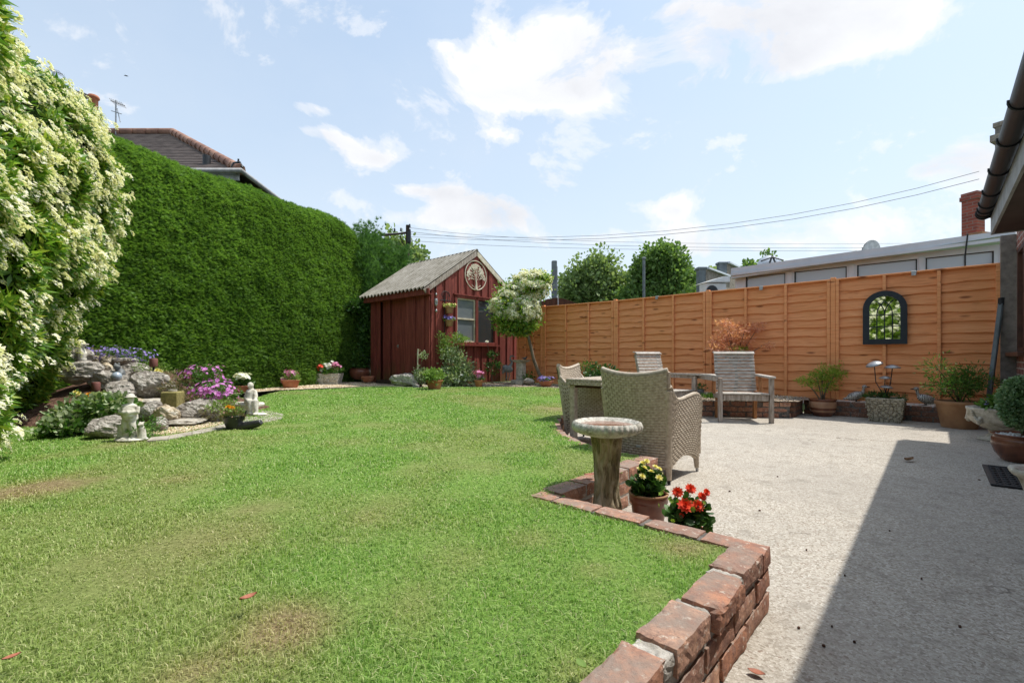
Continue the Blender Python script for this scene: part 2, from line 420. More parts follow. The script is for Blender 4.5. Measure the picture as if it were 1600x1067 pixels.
def lawn_ground():
    t = NT('lawn_turf'); g = t.N('ShaderNodeNewGeometry').outputs['Position']
    n = t.noise(g, 60, 6, .7)
    c = t.ramp(n, [(.3, (.085, .15, .03)), (.5, (.16, .265, .055)), (.7, (.24, .36, .09))])
    a = t.N('ShaderNodeAttribute', attribute_name='dry')
    c = t.mix(a.outputs['Fac'], c, t.ramp(n, [(.3, (.13, .095, .045)), (.7, (.34, .27, .15))]))
    t.col(c); t.bump(n, .8, .015); return t.done(.95, .1)

M = {}
M['fence'] = wood_fence(); M['brick'] = brick_mat(); M['brick_dark'] = brick_mat('damp_brick_face', .55, True)
M['mortar'] = stone('lime_mortar', (.50, .47, .42), (.30, .27, .23), scale=30, bump=.8)
M['mortar_dark'] = stone('dirty_mortar', (.16, .145, .13), (.07, .065, .06), scale=30)
M['patio'] = aggregate(); M['shed'] = shed_mat(); M['roof_sheet'] = corrugated(); M['wicker'] = wicker()
M['blade'] = grass_blades(); M['turf'] = lawn_ground()
M['far_ground'] = simple('far_ground', (.07, .11, .03), (.045, .07, .02), 2, .95, 0)
M['gravel'] = gravel_mat('golden_gravel', [(.55, .40, .24), (.72, .60, .42), (.40, .27, .15), (.80, .72, .58), (.62, .47, .28), (.5, .45, .38)], 38)
M['gravel_mix'] = gravel_mat('brown_gravel', [(.30, .22, .15), (.48, .40, .30), (.20, .15, .11), (.58, .52, .44), (.36, .27, .18), (.16, .11, .08)], 34)
M['soil'] = simple('garden_soil', (.15, .085, .06), (.05, .03, .022), 26, .95, .9, .02, .1, c3=(.25, .16, .12))
M['hedge_leaf'] = leafmat('conifer_spray', [(.12, .24, .045), (.17, .32, .06), (.235, .40, .08), (.32, .48, .105)], .7, .4, .8)
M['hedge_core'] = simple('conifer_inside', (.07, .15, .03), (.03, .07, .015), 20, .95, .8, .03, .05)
M['conifer_dark'] = leafmat('dark_conifer_spray', [(.045, .12, .028), (.08, .18, .04), (.13, .26, .055)], .6, .3)
M['shrub_leaf'] = leafmat('glossy_shrub_leaf', [(.07, .17, .022), (.14, .29, .04), (.22, .40, .055), (.34, .48, .08), (.46, .48, .10)], .35, .35, 1.1, .5)
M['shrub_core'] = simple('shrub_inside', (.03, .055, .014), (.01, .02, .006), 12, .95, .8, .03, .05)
M['cream_flower'] = leafmat('cream_blossom', [(.74, .70, .48), (.84, .82, .68), (.88, .87, .78)], .7, .35)
M['tree_leaf'] = leafmat('far_tree_leaf', [(.10, .18, .055), (.15, .25, .075), (.21, .32, .10)], .6, .4)
M['tree_leaf_b'] = leafmat('pale_tree_leaf', [(.16, .24, .09), (.23, .32, .13), (.30, .38, .17)], .6, .4)
M['leaf_mid'] = leafmat('mid_green_leaf', [(.05, .12, .02), (.09, .20, .035), (.14, .27, .05)], .5, .3)
M['leaf_pale'] = leafmat('pale_green_leaf', [(.13, .22, .05), (.20, .32, .07), (.30, .42, .12)], .5, .35)
M['leaf_dark'] = leafmat('dark_green_leaf', [(.03, .08, .018), (.05, .12, .025), (.08, .17, .035)], .4, .25)
M['leaf_lime'] = leafmat('lime_maple_leaf', [(.16, .27, .03), (.25, .38, .05), (.34, .46, .08)], .5, .4)
M['leaf_red'] = leafmat('coral_maple_leaf', [(.58, .23, .14), (.70, .34, .22), (.78, .46, .31)], .5, .4)
M['leaf_var'] = leafmat('variegated_leaf', [(.10, .18, .06), (.30, .38, .20), (.50, .55, .36)], .5, .3)
M['heather'] = leafmat('heather_sprig', [(.16, .12, .06), (.26, .22, .10), (.20, .24, .09), (.34, .20, .15)], .7, .2)
M['box_leaf'] = leafmat('box_leaf', [(.09, .18, .07), (.17, .30, .14), (.34, .46, .30)], .45, .2)
M['fl_red'] = leafmat('red_petal', [(.70, .03, .012), (.80, .07, .025), (.85, .13, .05)], .5, .3)
M['fl_yellow'] = leafmat('yellow_petal', [(.78, .68, .14), (.84, .78, .30), (.85, .80, .45)], .5, .3)
M['fl_orange'] = leafmat('orange_petal', [(.80, .33, .02), (.85, .48, .03)], .5, .3)
M['fl_pink'] = leafmat('pink_petal', [(.62, .14, .36), (.72, .26, .50), (.80, .50, .66)], .5, .3)
M['fl_magenta'] = leafmat('magenta_petal', [(.50, .12, .50), (.64, .22, .62), (.74, .42, .72)], .5, .3)
M['fl_purple'] = leafmat('violet_petal', [(.20, .14, .55), (.34, .26, .70), (.50, .44, .78)], .5, .3)
M['fl_white'] = leafmat('white_petal', [(.76, .76, .72), (.84, .84, .82)], .5, .3)
M['bark'] = simple('grey_bark', (.20, .165, .12), (.09, .07, .05), 18, .9, .8, .01, .1, stretch=(1, 1, .3))
M['terracotta'] = simple('terracotta', (.43, .16, .085), (.30, .10, .055), 7, .8, .15, .002, c3=(.50, .23, .14))
M['terra_tan'] = simple('tan_clay', (.40, .23, .12), (.29, .15, .075), 5, .8, .2, .003)
M['glaze_brown'] = simple('brown_glaze', (.16, .055, .028), (.08, .026, .014), 6, .25, .05, .002, .6, c3=(.24, .09, .045))
M['glaze_red'] = simple('red_brown_glaze', (.24, .085, .05), (.15, .05, .03), 8, .35, .05, .002, .5)
M['glaze_tan'] = simple('tan_glaze', (.42, .24, .14), (.28, .14, .08), 6, .35, .05, .002, .5)
M['cast_stone'] = stone('cast_stone', (.52, .49, .42), (.26, .24, .18), None, 14, .4, .005)
M['stone_white'] = stone('weathered_white_stone', (.66, .63, .55), (.36, .33, .26), None, 16, .35, .004)
M['stone_grey'] = stone('grey_rock', (.42, .385, .34), (.20, .175, .15), (.62, .59, .54), 9, 1.0, .03)
M['stone_tan'] = stone('tan_rock', (.50, .42, .30), (.26, .20, .13), (.58, .54, .46), 8, .8, .02)
M['slab'] = stone('flat_stone', (.40, .36, .30), (.22, .19, .15), (.50, .48, .43), 9, .5, .01)
t = NT('mossy_cast_stone'); v = t.coord('Object', (1, 1, .28)); n = t.noise(v, 34, 7, .65, dist=.8); c = t.ramp(n, [(.36, (.10, .08, .045)), (.47, (.30, .25, .155)), (.62, (.50, .43, .31))])
c = t.mix(t.ramp(t.noise(t.coord('Object'), 9, 5), [(.45, 0), (.62, .55)]), c, (.30, .27, .13)); t.col(c); t.bump(n, 1.0, .012); M['bath_bark'] = t.done(.9, .2)
M['bath_bowl'] = stone('lichen_bowl_stone', (.60, .57, .50), (.28, .26, .21), (.70, .68, .62), 26, .7, .008)
M['moss_stone'] = stone('mossy_stone', (.30, .26, .10), (.14, .12, .05), None, 20, .6, .01)
M['water'] = simple('shallow_rusty_water', (.26, .115, .07), (.18, .07, .045), 5, .12, .05, .001, .5)
M['lead'] = simple('lead_grey_resin', (.19, .20, .20), (.09, .095, .10), 14, .55, .3, .004)
M['black_boot'] = simple('painted_black_boot', (.045, .045, .047), (.02, .02, .02), 10, .35, .2, .003, .5)
M['teak'] = simple('weathered_teak', (.34, .285, .24), (.17, .135, .11), 3.0, .8, .5, .004, .2, stretch=(14, 14, 2.5), c3=(.46, .41, .36))
M['teak_slat'] = simple('weathered_teak_slat', (.44, .40, .355), (.27, .235, .20), 3.0, .8, .5, .004, .2, stretch=(2.5, 14, 14), c3=(.56, .52, .47))
M['teak_warm'] = simple('sheltered_teak', (.42, .20, .09), (.28, .12, .05), 4, .75, .4, .004, .2, stretch=(14, 14, 2.5))
M['black'] = simple('black_rubber', (.02, .02, .022), (.01, .01, .011), 40, .6, .3, .002)
M['black_metal'] = simple('black_painted_metal', (.03, .034, .038), (.02, .022, .025), 20, .45, .1, .002)
M['navy'] = simple('dark_slate_paint', (.016, .024, .032), (.012, .018, .024), 9, .6, .2, .002)
M['steel'] = simple('galvanised_metal', (.42, .43, .44), (.28, .29, .3), 12, .4, .1, .002, .5, .6)
M['rust'] = simple('rusty_cap', (.20, .075, .06), (.13, .05, .04), 14, .6, .2, .002)
M['grey_post'] = simple('grey_concrete_post', (.18, .21, .22), (.12, .14, .15), 6, .9, .3, .004)
M['upvc'] = simple('grey_white_plastic', (.58, .62, .67), (.50, .54, .59), 3, .4, .02, .001, .4)
M['render'] = simple('grey_render', (.24, .215, .19), (.15, .13, .115), 12, .9, .6, .006)
M['gutter'] = simple('black_gutter_plastic', (.010, .010, .014), (.007, .007, .009), 10, .5, .05, .001, .5)
M['soffit'] = simple('brown_soffit', (.055, .036, .034), (.035, .022, .02), 4, .7, .2, .003)
M['fascia'] = simple('painted_fascia', (.30, .31, .32), (.2, .2, .2), 6, .6, .2, .002)
M['brown_frame'] = simple('brown_window_frame', (.10, .042, .028), (.06, .025, .018), 8, .45, .1, .002)
M['cream_paint'] = simple('aged_cream_paint', (.68, .62, .49), (.50, .44, .32), 12, .6, .2, .002)
M['tile'] = simple('old_roof_tile', (.155, .125, .115), (.085, .068, .065), 1.2, .85, .6, .02, .2, stretch=(3, 3, 14), c3=(.21, .17, .155))
M['ridge_tile'] = simple('terracotta_ridge', (.28, .155, .115), (.17, .095, .075), 3, .85, .4, .01, .2, c3=(.40, .24, .17))
M['pole'] = simple('creosoted_pole', (.075, .055, .042), (.04, .03, .024), 5, .9, .4, .01, .1, stretch=(4, 4, .4))
M['wire'] = simple('cable', (.20, .20, .22), (.16, .16, .18), 5, .6, 0)
M['brown_board'] = simple('dark_brown_board', (.11, .055, .035), (.06, .03, .02), 3, .85, .4, .006, .2, stretch=(6, 6, 1))
M['concrete_wall'] = stone('pebble_concrete', (.28, .24, .20), (.13, .11, .09), None, 12, .6, .01)
M['white_plastic'] = simple('white_plastic', (.70, .70, .68), (.6, .6, .58), 8, .4, .05, .001)
M['twig'] = simple('twig', (.16, .11, .07), (.09, .06, .04), 20, .9, .3, .002)
M['dead_leaf'] = simple('fallen_leaf', (.42, .15, .09), (.26, .09, .05), 60, .6, .2, .002)
M['dead_leaf_b'] = simple('dry_fallen_leaf', (.36, .22, .12), (.22, .12, .06), 40, .6, .2, .002)
M['white_chip'] = gravel_mat('white_chips', [(.55, .55, .52), (.75, .75, .72), (.8, .8, .8), (.4, .4, .38)], 60)
def glass_mat(name, tint=(.04, .05, .055), rough=.04):
    t = NT(name); t.col(tint); t.b.inputs['Coat Weight'].default_value = .5
    return t.done(rough, .9)
M['glass'] = glass_mat('window_glass'); M['frosted'] = glass_mat('frosted_glass', (.34, .40, .47), .12)
def mirror_mat():
    t = NT('mirror_glass'); t.col((.86, .88, .86)); v = t.coord('Object'); t.bump(t.noise(v, 5, 2), .02, .003); return t.done(.02, .5, 1.0)
M['mirror'] = mirror_mat()
def planter_stone_mat():
    t = NT('moulded_stone_blocks'); v = t.coord('Object'); 
    s_ = t.vor(v, 19, 'Distance', 'DISTANCE_TO_EDGE'); n = t.noise(v, 30, 5)
    c = t.ramp(n, [(.3, (.30, .27, .20)), (.7, (.47, .43, .33))]); c = t.mix(t.ramp(s_, [(.02, 1), (.09, 0)]), c, (.15, .13, .09))
    t.col(c); t.bump(t.ramp(s_, [(0, 0), (.15, 1)]), 1.0, .01); return t.done(.9, .2)
M['planter_stone'] = planter_stone_mat()
# ------------------------------------------------------------------ camera, sun, sky
cam = bpy.data.cameras.new('camera'); cam.sensor_width = 36; cam.lens = 36*F/1600; cam.shift_y = (CY - 533.5)/1600
cam.clip_start = 0.05; cam.clip_end = 3000
co = bpy.data.objects.new('camera', cam); COL.objects.link(co); co.location = (0, 0, H); co.rotation_euler = (PI/2, 0, 0); sc.camera = co
SUN = Vector((0.458, 0.125, 1.0)).normalized()
sl = bpy.data.lights.new('sun', 'SUN'); sl.energy = 2.75; sl.angle = math.radians(.55); sl.color = (1, .955, .88)
so = bpy.data.objects.new('sun', sl); COL.objects.link(so); so.rotation_euler = SUN.to_track_quat('Z', 'Y').to_euler(); so.location = (4, 2, 9)
w = bpy.data.worlds.new('World'); sc.world = w; w.use_nodes = True
nt = w.node_tree; bg = nt.nodes['Background']
class WT(NT):
    def __init__(s): s.t = nt; s.n = nt.nodes; s.l = nt.links
W = WT()
sky = W.N('ShaderNodeTexSky', sky_type='NISHITA', sun_disc=False)
sky.sun_elevation = math.asin(SUN.z); sky.sun_rotation = math.atan2(SUN.x, SUN.y); sky.air_density = 1.0; sky.dust_density = 2.0; sky.ozone_density = 1.0
tc = W.N('ShaderNodeTexCoord').outputs['Generated']
nrm = W.N('ShaderNodeVectorMath', operation='NORMALIZE'); W.L(tc, nrm.inputs[0])
sp = W.N('ShaderNodeSeparateXYZ'); W.L(nrm.outputs[0], sp.inputs[0])
az = W.math('ARCTAN2', sp.outputs[0], sp.outputs[1]); el = W.math('ARCSINE', sp.outputs[2])
clouds = [(880, 58, 66, 32), (955, 108, 52, 46), (850, 112, 85, 40), (762, 152, 84, 24), (900, 145, 55, 26), (738, 105, 24, 12),
          (1125, 48, 95, 48), (1240, 35, 125, 48), (1205, 104, 66, 32), (1320, 55, 100, 46), (1400, 45, 50, 36), (1060, 20, 40, 20), (1180, 70, 70, 40),
          (1075, 135, 30, 14), (540, 232, 62, 22), (500, 212, 36, 14), (492, 172, 34, 10), (590, 250, 24, 10), (690, 35, 14, 9), (690, 70, 20, 9),
          (740, 318, 62, 20), (700, 302, 40, 12), (790, 335, 40, 22), (640, 298, 26, 9), (560, 315, 46, 14), (1035, 318, 46, 12), (1060, 330, 22, 9), (800, 210, 22, 9),
          (1500, 240, 55, 26), (1530, 270, 60, 26), (1440, 268, 28, 12), (1120, 370, 110, 26), (940, 372, 60, 14), (1300, 360, 140, 26), (690, 345, 120, 14)]
acc = None
for (x, y, rx, ry) in clouds:
    dx = (x - CX)/F; hyp = math.hypot(1, dx); a0 = math.atan(dx); e0 = math.atan((CY - y)/F/hyp)
    sx = rx/F/(hyp*hyp); sy = ry/F/(hyp*(1 + ((CY - y)/F/hyp)**2))
    p = W.math('POWER', W.math('MULTIPLY', W.math('SUBTRACT', az, a0), 1/sx), 2.0)
    q = W.math('POWER', W.math('MULTIPLY', W.math('SUBTRACT', el, e0), 1/sy), 2.0)
    g = W.math('EXPONENT', W.math('MULTIPLY', W.math('ADD', p, q), -.7))
    acc = g if acc is None else W.math('ADD', acc, g)
sc3 = W.N('ShaderNodeVectorMath', operation='MULTIPLY'); W.L(nrm.outputs[0], sc3.inputs[0]); sc3.inputs[1].default_value = (1, 1, 1.5)
n1 = W.noise(sc3.outputs[0], 5.5, 12, .62, dist=.35)
n2 = W.noise(sc3.outputs[0], 2.6, 8, .6)
body = W.math('ADD', W.math('MINIMUM', W.math('MULTIPLY', acc, .86), 1.0), W.math('MULTIPLY', W.math('SUBTRACT', n1, .5), 4.8))
mask = W.ramp(body, [(.30, 0), (.62, .42), (1.0, .9)], 'EASE')
haze = W.ramp(el, [(0.0, 1), (.12, .86), (.34, .45), (.62, .10), (.9, 0)])
veil = W.math('MULTIPLY', W.ramp(n2, [(.35, 0), (.75, .35)]), W.ramp(el, [(.1, 1), (.9, .3)]))
skyc = W.mix(1.0, sky.outputs[0], (1.0, 1.05, .98), 'MULTIPLY')
skyc = W.mix(.50, skyc, (2.25, 2.75, 3.4))
skyc = W.mix(W.math('MULTIPLY', haze, .72), skyc, (3.35, 3.6, 3.85))
skyc = W.mix(veil, skyc, (3.1, 3.4, 3.75))
n3 = W.noise(sc3.outputs[0], 3.1, 7, .6, dist=.3)
shade_mask = W.ramp(W.math('ADD', W.math('MULTIPLY', W.math('MINIMUM', acc, 2.0), .32), W.math('MULTIPLY', W.math('SUBTRACT', n3, .5), 2.2)), [(.15, 0), (.95, 1)])
cloudc = W.mix(W.math('MULTIPLY', shade_mask, .85), (4.1, 4.1, 4.15), (2.85, 2.87, 3.05))
fin = W.mix(mask, skyc, cloudc)
W.L(fin, bg.inputs['Color']); bg.inputs['Strength'].default_value = .15
vs_ = sc.view_settings; vs_.view_transform = 'Standard'; vs_.look = 'None'; vs_.gamma = 1; vs_.exposure = 0.8
sc.cycles.max_bounces = 8; sc.cycles.diffuse_bounces = 4; sc.cycles.transparent_max_bounces = 8

# ------------------------------------------------------------------ ground
def sheet(name, pts, z, mat):
    me = bpy.data.meshes.new(name); P = [Vector((x, y, 0)) for x, y in pts]
    me.from_pydata([(x, y, z) for x, y in pts], [], [t[::-1] for t in tessellate_polygon([P])]); me.update()
    if sum(f.normal.z for f in me.polygons) < 0: me.flip_normals()
    return tag(link(name, me, mat), kind='structure')
sheet('ground', [(-900, -400), (900, -400), (900, 1500), (-900, 1500)], -.03, M['far_ground'])
sheet('patio', [AB(*p)[:2] for p in [(-.52, -4), (2.2, -4), (2.2, 8.7), (-4.2, 8.7), (-4.2, 2.6), (-1.6, 2.6), (-1.6, 1.7), (-.52, 1.7)]], 0.0, M['patio'])
WALL_A = [(-.482, -1.2), (-.482, 1.79)]; 
CURVE = [(-1.62, 2.92), (-1.90, 2.98), (-2.12, 3.07), (-2.36, 3.24), (-2.62, 3.50), (-2.86, 3.80), (-3.06, 4.12), (-3.22, 4.50), (-3.36, 4.95), (-3.42, 5.45), (-3.38, 5.95), (-3.22, 6.4), (-2.98, 6.8), (-2.62, 7.14), (-1.60, 7.80)]
lawn_ab = [(-.52, -3), (-.52, 1.75), (-1.40, 1.75), (-1.42, 2.88)] + CURVE[:9] + [(-3.5, 5.5), (-3.75, 6.2), (-4.4, 6.9), (-5.4, 7.65), (-6.2, 7.45), (-7.0, 6.7), (-7.72, 5.9)]
lawn = [AB(*p)[:2] for p in lawn_ab] + [G(660, 606, .26)[:2], G(600, 604, .26)[:2], G(520, 608, .25)[:2], G(440, 611, .25)[:2], G(400, 622, .24)[:2], (-5.0, 7.2), (-5.6, 5.6), (-5.4, 4.4), (-4.4, 2.0), (-3.8, -1), (-3.6, -2.6)]
def inside(poly, X, Y):
    c = np.zeros(X.shape, bool); n = len(poly)
    for i in range(n):
        x0, y0 = poly[i]; x1, y1 = poly[(i + 1) % n]
        if y0 == y1: continue
        c ^= ((y0 > Y) != (y1 > Y)) & (X < (x1 - x0)*(Y - y0)/(y1 - y0) + x0)
    return c
def vnoise(X, Y, s, seed):
    xi = X*s + seed*17.3; yi = Y*s + seed*7.1; x0 = np.floor(xi).astype(int); y0 = np.floor(yi).astype(int)
    fx = xi - x0; fy = yi - y0; fx = fx*fx*(3 - 2*fx); fy = fy*fy*(3 - 2*fy)
    def h(a, b):
        n = (a*374761393 + b*668265263 + seed*97) & 0x7fffffff; n = ((n ^ (n >> 13))*1274126177) & 0x7fffffff; return ((n ^ (n >> 16)) & 0xffff)/65535.
    return (h(x0, y0)*(1 - fx) + h(x0 + 1, y0)*fx)*(1 - fy) + (h(x0, y0 + 1)*(1 - fx) + h(x0 + 1, y0 + 1)*fx)*fy
bare = [(455, 968, .13, 1.0), (300, 1035, .09, .7), (830, 835, .10, .5), (1062, 850, .10, .9), (640, 935, .10, .45), (1105, 845, .12, .5), (25, 765, .24, .8), (70, 755, .22, .45), (545, 690, .22, .45), (545, 795, .25, .4), (710, 865, .14, .4), (420, 780, .2, .4), (930, 885, .07, .5), (1020, 925, .05, .5),
        (280, 745, .12, .5), (905, 1040, .08, .6), (225, 690, .25, .4), (730, 625, .5, .35), (560, 640, .5, .3), (300, 850, .3, .35), (870, 640, .35, .6)]
bare = [(G(x, y, .23)[0], G(x, y, .23)[1], r, k) for x, y, r, k in bare]
def dry(X, Y):
    v = .55*vnoise(X, Y, 1.1, 1) + .3*vnoise(X, Y, 3.1, 2) + .15*vnoise(X, Y, 8, 3)
    d = np.clip((v - .47)*1.7, 0, .34)
    for x, y, r, k in bare:
        q = ((X - x)**2 + ((Y - y))**2)/(r*r)*(.6 + .9*vnoise(X, Y, 9, 5)); d = d + .8*k*np.exp(-q)
    return np.clip(d, 0, 1)
def edge_d(poly, X, Y):
    best = np.full(X.shape, 9.)
    for i in range(len(poly)):
        ax, ay = poly[i]; bx, by = poly[(i + 1) % len(poly)]; L2 = (bx - ax)**2 + (by - ay)**2 + 1e-9
        t = np.clip(((X - ax)*(bx - ax) + (Y - ay)*(by - ay))/L2, 0, 1)
        best = np.minimum(best, np.hypot(X - ax - t*(bx - ax), Y - ay - t*(by - ay)))
    return best
GZ = lambda Y: .215 + .045*np.clip((Y - 2)/8, 0, 1)
st_ = .055
gx, gy = np.meshgrid(np.arange(-7, 3.2, st_), np.arange(-3, 11.2, st_), indexing='ij')
cxm, cym = gx[:-1, :-1] + st_/2, gy[:-1, :-1] + st_/2
keep = inside(lawn, cxm, cym) | (edge_d(lawn, cxm, cym) < .03)
idx = np.arange(gx.size).reshape(gx.shape)
q = np.stack([idx[:-1, :-1][keep], idx[1:, :-1][keep], idx[1:, 1:][keep], idx[:-1, 1:][keep]], 1)
used, inv = np.unique(q.ravel(), return_inverse=True); LX, LY = gx.ravel()[used], gy.ravel()[used]
me = rawmesh('lawn', np.stack([LX, LY, GZ(LY) + .012*(vnoise(LX, LY, 5, 4) - .5)], 1), inv.reshape(-1, 4), True)
fattr(me, 'dry', dry(LX, LY)); tag(link('lawn', me, M['turf']), kind='structure')
# grass blades: thicker on the ground close by, broader and sparser further off
N_ = 1700000
Yr = 0.55 + rng.random(N_)**1.9*9.8
Yr2 = Yr; Xr = (rng.random(N_)*2 - 1)*(1.25*Yr2 + .5)
pdf = 1/(1.9*((Yr - .55)/9.8)**(.9/1.9)*9.8)/(2*(1.25*Yr2 + .5))*N_
want = 46000/np.maximum(Yr, .8)**1.35
ok = (rng.random(N_) < want/pdf) & inside(lawn, Xr, Yr); Xr, Yr = Xr[ok], Yr[ok]
dr = dry(Xr, Yr); ed = edge_d(lawn, Xr, Yr)
ok = rng.random(len(Xr)) > dr*.45; Xr, Yr, dr, ed = Xr[ok], Yr[ok], dr[ok], ed[ok]
nb = len(Xr); ll = (.012 + .017*rng.random(nb)**1.6)*(1 - .5*dr)*(.8 + .5*vnoise(Xr, Yr, 2.2, 9)); wid = .0011*np.maximum(1, Yr/1.3)**1.0*(.7 + .6*rng.random(nb))
th = rng.random(nb)*2*PI; lean = .15 + 1.35*rng.random(nb) + .3*dr
dx, dy = np.cos(th), np.sin(th); bz = GZ(Yr) - .004
px_, py_ = -dy*wid, dx*wid
B0 = np.stack([Xr, Yr, bz], 1); side = np.stack([px_, py_, 0*px_], 1); dirh = np.stack([dx, dy, 0*dx], 1); upv = np.array([[0, 0, 1.]])
mid = B0 + (dirh*(lean*.25)[:, None] + upv)*(ll*.55)[:, None]; tip = B0 + dirh*(lean*ll*.85)[:, None] + upv*(ll*(1 - .35*np.minimum(lean, 1.3)))[:, None]
V = np.stack([B0 - side, B0 + side, mid - side*.8, mid + side*.8, tip], 1).reshape(-1, 3)
b5 = np.arange(nb)[:, None]*5
Fq = np.concatenate([b5 + np.array([[0, 1, 3]]), b5 + np.array([[0, 3, 2]]), b5 + np.array([[2, 3, 4]])], 0)
me = rawmesh('grass', V, Fq); fattr(me, 'dry', np.repeat(np.clip(dr + .25*(rng.random(nb) < .1), 0, 1), 5))
tag(link('grass', me, M['blade']), 'short mown green lawn grass with straw coloured dry patches', 'grass', kind='stuff')
# gravel strips and soil
sheet('gravel_strip', [AB(-3.45, 5.4)[:2], AB(-3.0, 6.7)[:2], AB(-1.45, 7.75)[:2], AB(-1.45, 8.66)[:2], AB(-8.1, 8.66)[:2], AB(-8.1, 5.75)[:2], AB(-7.2, 6.3)[:2], AB(-6.3, 7.25)[:2], AB(-5.4, 7.5)[:2], AB(-4.3, 6.7)[:2], AB(-3.7, 6.0)[:2]], .245, M['gravel_mix'])
sheet('gravel_bed', [(-6.6, 6.4), (-4.9, 7.6), G(440, 609, .25)[:2], G(520, 606, .25)[:2], G(600, 602.5, .25)[:2], AB(-7.9, 5.95)[:2], AB(-7.9, 6.3)[:2], AB(-11.4, 7.6)[:2], (-7.6, 13.0), (-9, 9)], .252, M['gravel'])
# loose stones on the gravel
def pebbles(name, poly, n, mat, z, s0, s1, label):
    xs = [p[0] for p in poly]; ys = [p[1] for p in poly]
    X = rng.uniform(min(xs), max(xs), n*3); Y = rng.uniform(min(ys), max(ys), n*3); k = inside(poly, X, Y); X, Y = X[k][:n], Y[k][:n]
    mb = MB(); mb.ball((0, 0, 0), (.5, .42, .3), 6, 4); tv = np.array(mb.v); tf = np.array([f for f in mb.f])
    P = np.stack([X, Y, z + rng.random(len(X))*.006], 1)
    me = scatter_mesh(name, tv, tf, P, np.stack([rng.normal(size=len(X)), rng.normal(size=len(X)), .2*rng.normal(size=len(X))], 1), rng.uniform(s0, s1, len(X)), np.tile([[0, 0, 1.]], (len(X), 1)))
    return tag(link(name, me, mat), label, 'gravel', kind='stuff')
def pebble_mat(name, cols):
    t = NT(name); r = t.rand(); n = len(cols); t.col(t.ramp(r, [(i/(n - 1), cols[i]) for i in range(n)])); return t.done(.8, .3)
M['peb_gold'] = pebble_mat('golden_stone_chip', [(.50, .36, .20), (.74, .62, .44), (.42, .28, .16), (.80, .74, .62), (.62, .48, .30), (.34, .26, .2)])
M['peb_brown'] = pebble_mat('mixed_stone_chip', [(.26, .19, .13), (.48, .40, .31), (.17, .13, .1), (.58, .53, .46), (.36, .27, .19)])
M['peb_white'] = pebble_mat('white_stone_chip', [(.7, .7, .68), (.5, .5, .48), (.8, .8, .78)])
pebbles('gravel_stones', [G(440, 610, .25)[:2], G(590, 603, .25)[:2], AB(-9.9, 6.1)[:2], (-4.6, 11.6), (-5.2, 8.8)], 5000, M['peb_gold'], .255, .015, .032, 'loose golden gravel between the clipped hedge and the lawn')
pebbles('fence_gravel_stones', [AB(-3.6, 5.6)[:2], AB(-1.5, 7.8)[:2], AB(-1.5, 8.6)[:2], AB(-7.9, 8.6)[:2], AB(-7.9, 5.9)[:2], AB(-7.0, 6.7)[:2], AB(-5.4, 7.7)[:2], AB(-4.3, 6.9)[:2]], 5200, M['peb_brown'], .248, .014, .03, 'loose brown gravel along the foot of the orange fence')

# ------------------------------------------------------------------ brick walls
def brick(mb, c, R, d, seed, res=(5, 3, 3), amp=.004, chip=0.0):
    rx, ry, rz = res; vs = []; fs = []; ids = {}
    def vid(i, j, k):
        key = (i, j, k)
        if key not in ids:
            p = Vector(((i/rx - .5), (j/ry - .5), (k/rz - .5))); q = Vector((p.x*d[0], p.y*d[1], p.z*d[2]))
            n_edge = (abs(p.x) > .49) + (abs(p.y) > .49) + (abs(p.z) > .49)
            if n_edge >= 2:
                for a_ in range(3):
                    if abs(p[a_]) > .49: q[a_] -= math.copysign(.0015 + .0025*random.random(), p[a_])
            nn = mnoise.noise_vector(q*9 + Vector((seed*5.3, seed*2.1, seed)))*.7 + mnoise.noise_vector(q*70 + Vector((seed, seed*3.3, 0)))*.6
            q = q + nn*amp
            if chip:
                h = mnoise.noise(q*11 + Vector((seed*9.1, 0, seed)))
                if h > .12 and n_edge > 1: q = q*(1 - chip*(h - .12)*1.3)
            ids[key] = len(vs); vs.append(R @ q + Vector(c))
        return ids[key]
    for ax, (A_, B_, C_) in enumerate((((0, 1, 2)), ((1, 2, 0)), ((2, 0, 1)))):
        n = res
        for sg in (0, n[A_]):
            for b in range(n[B_]):
                for c_ in range(n[C_]):
                    q = []
                    for db, dc in ((0, 0), (1, 0), (1, 1), (0, 1)):
                        k = [0, 0, 0]; k[A_] = sg; k[B_] = b + db; k[C_] = c_ + dc; q.append(vid(*k))
                    fs.append(q if sg else q[::-1])
    mb.add(vs, fs, False)
def poly_at(path, s):
    for i in range(len(path) - 1):
        a, b = Vector(path[i]), Vector(path[i + 1]); L = (b - a).length
        if s <= L or i == len(path) - 2: return a + (b - a)*(s/L), (b - a).normalized()
        s -= L
def plen(path): return sum((Vector(path[i + 1]) - Vector(path[i])).length for i in range(len(path) - 1))
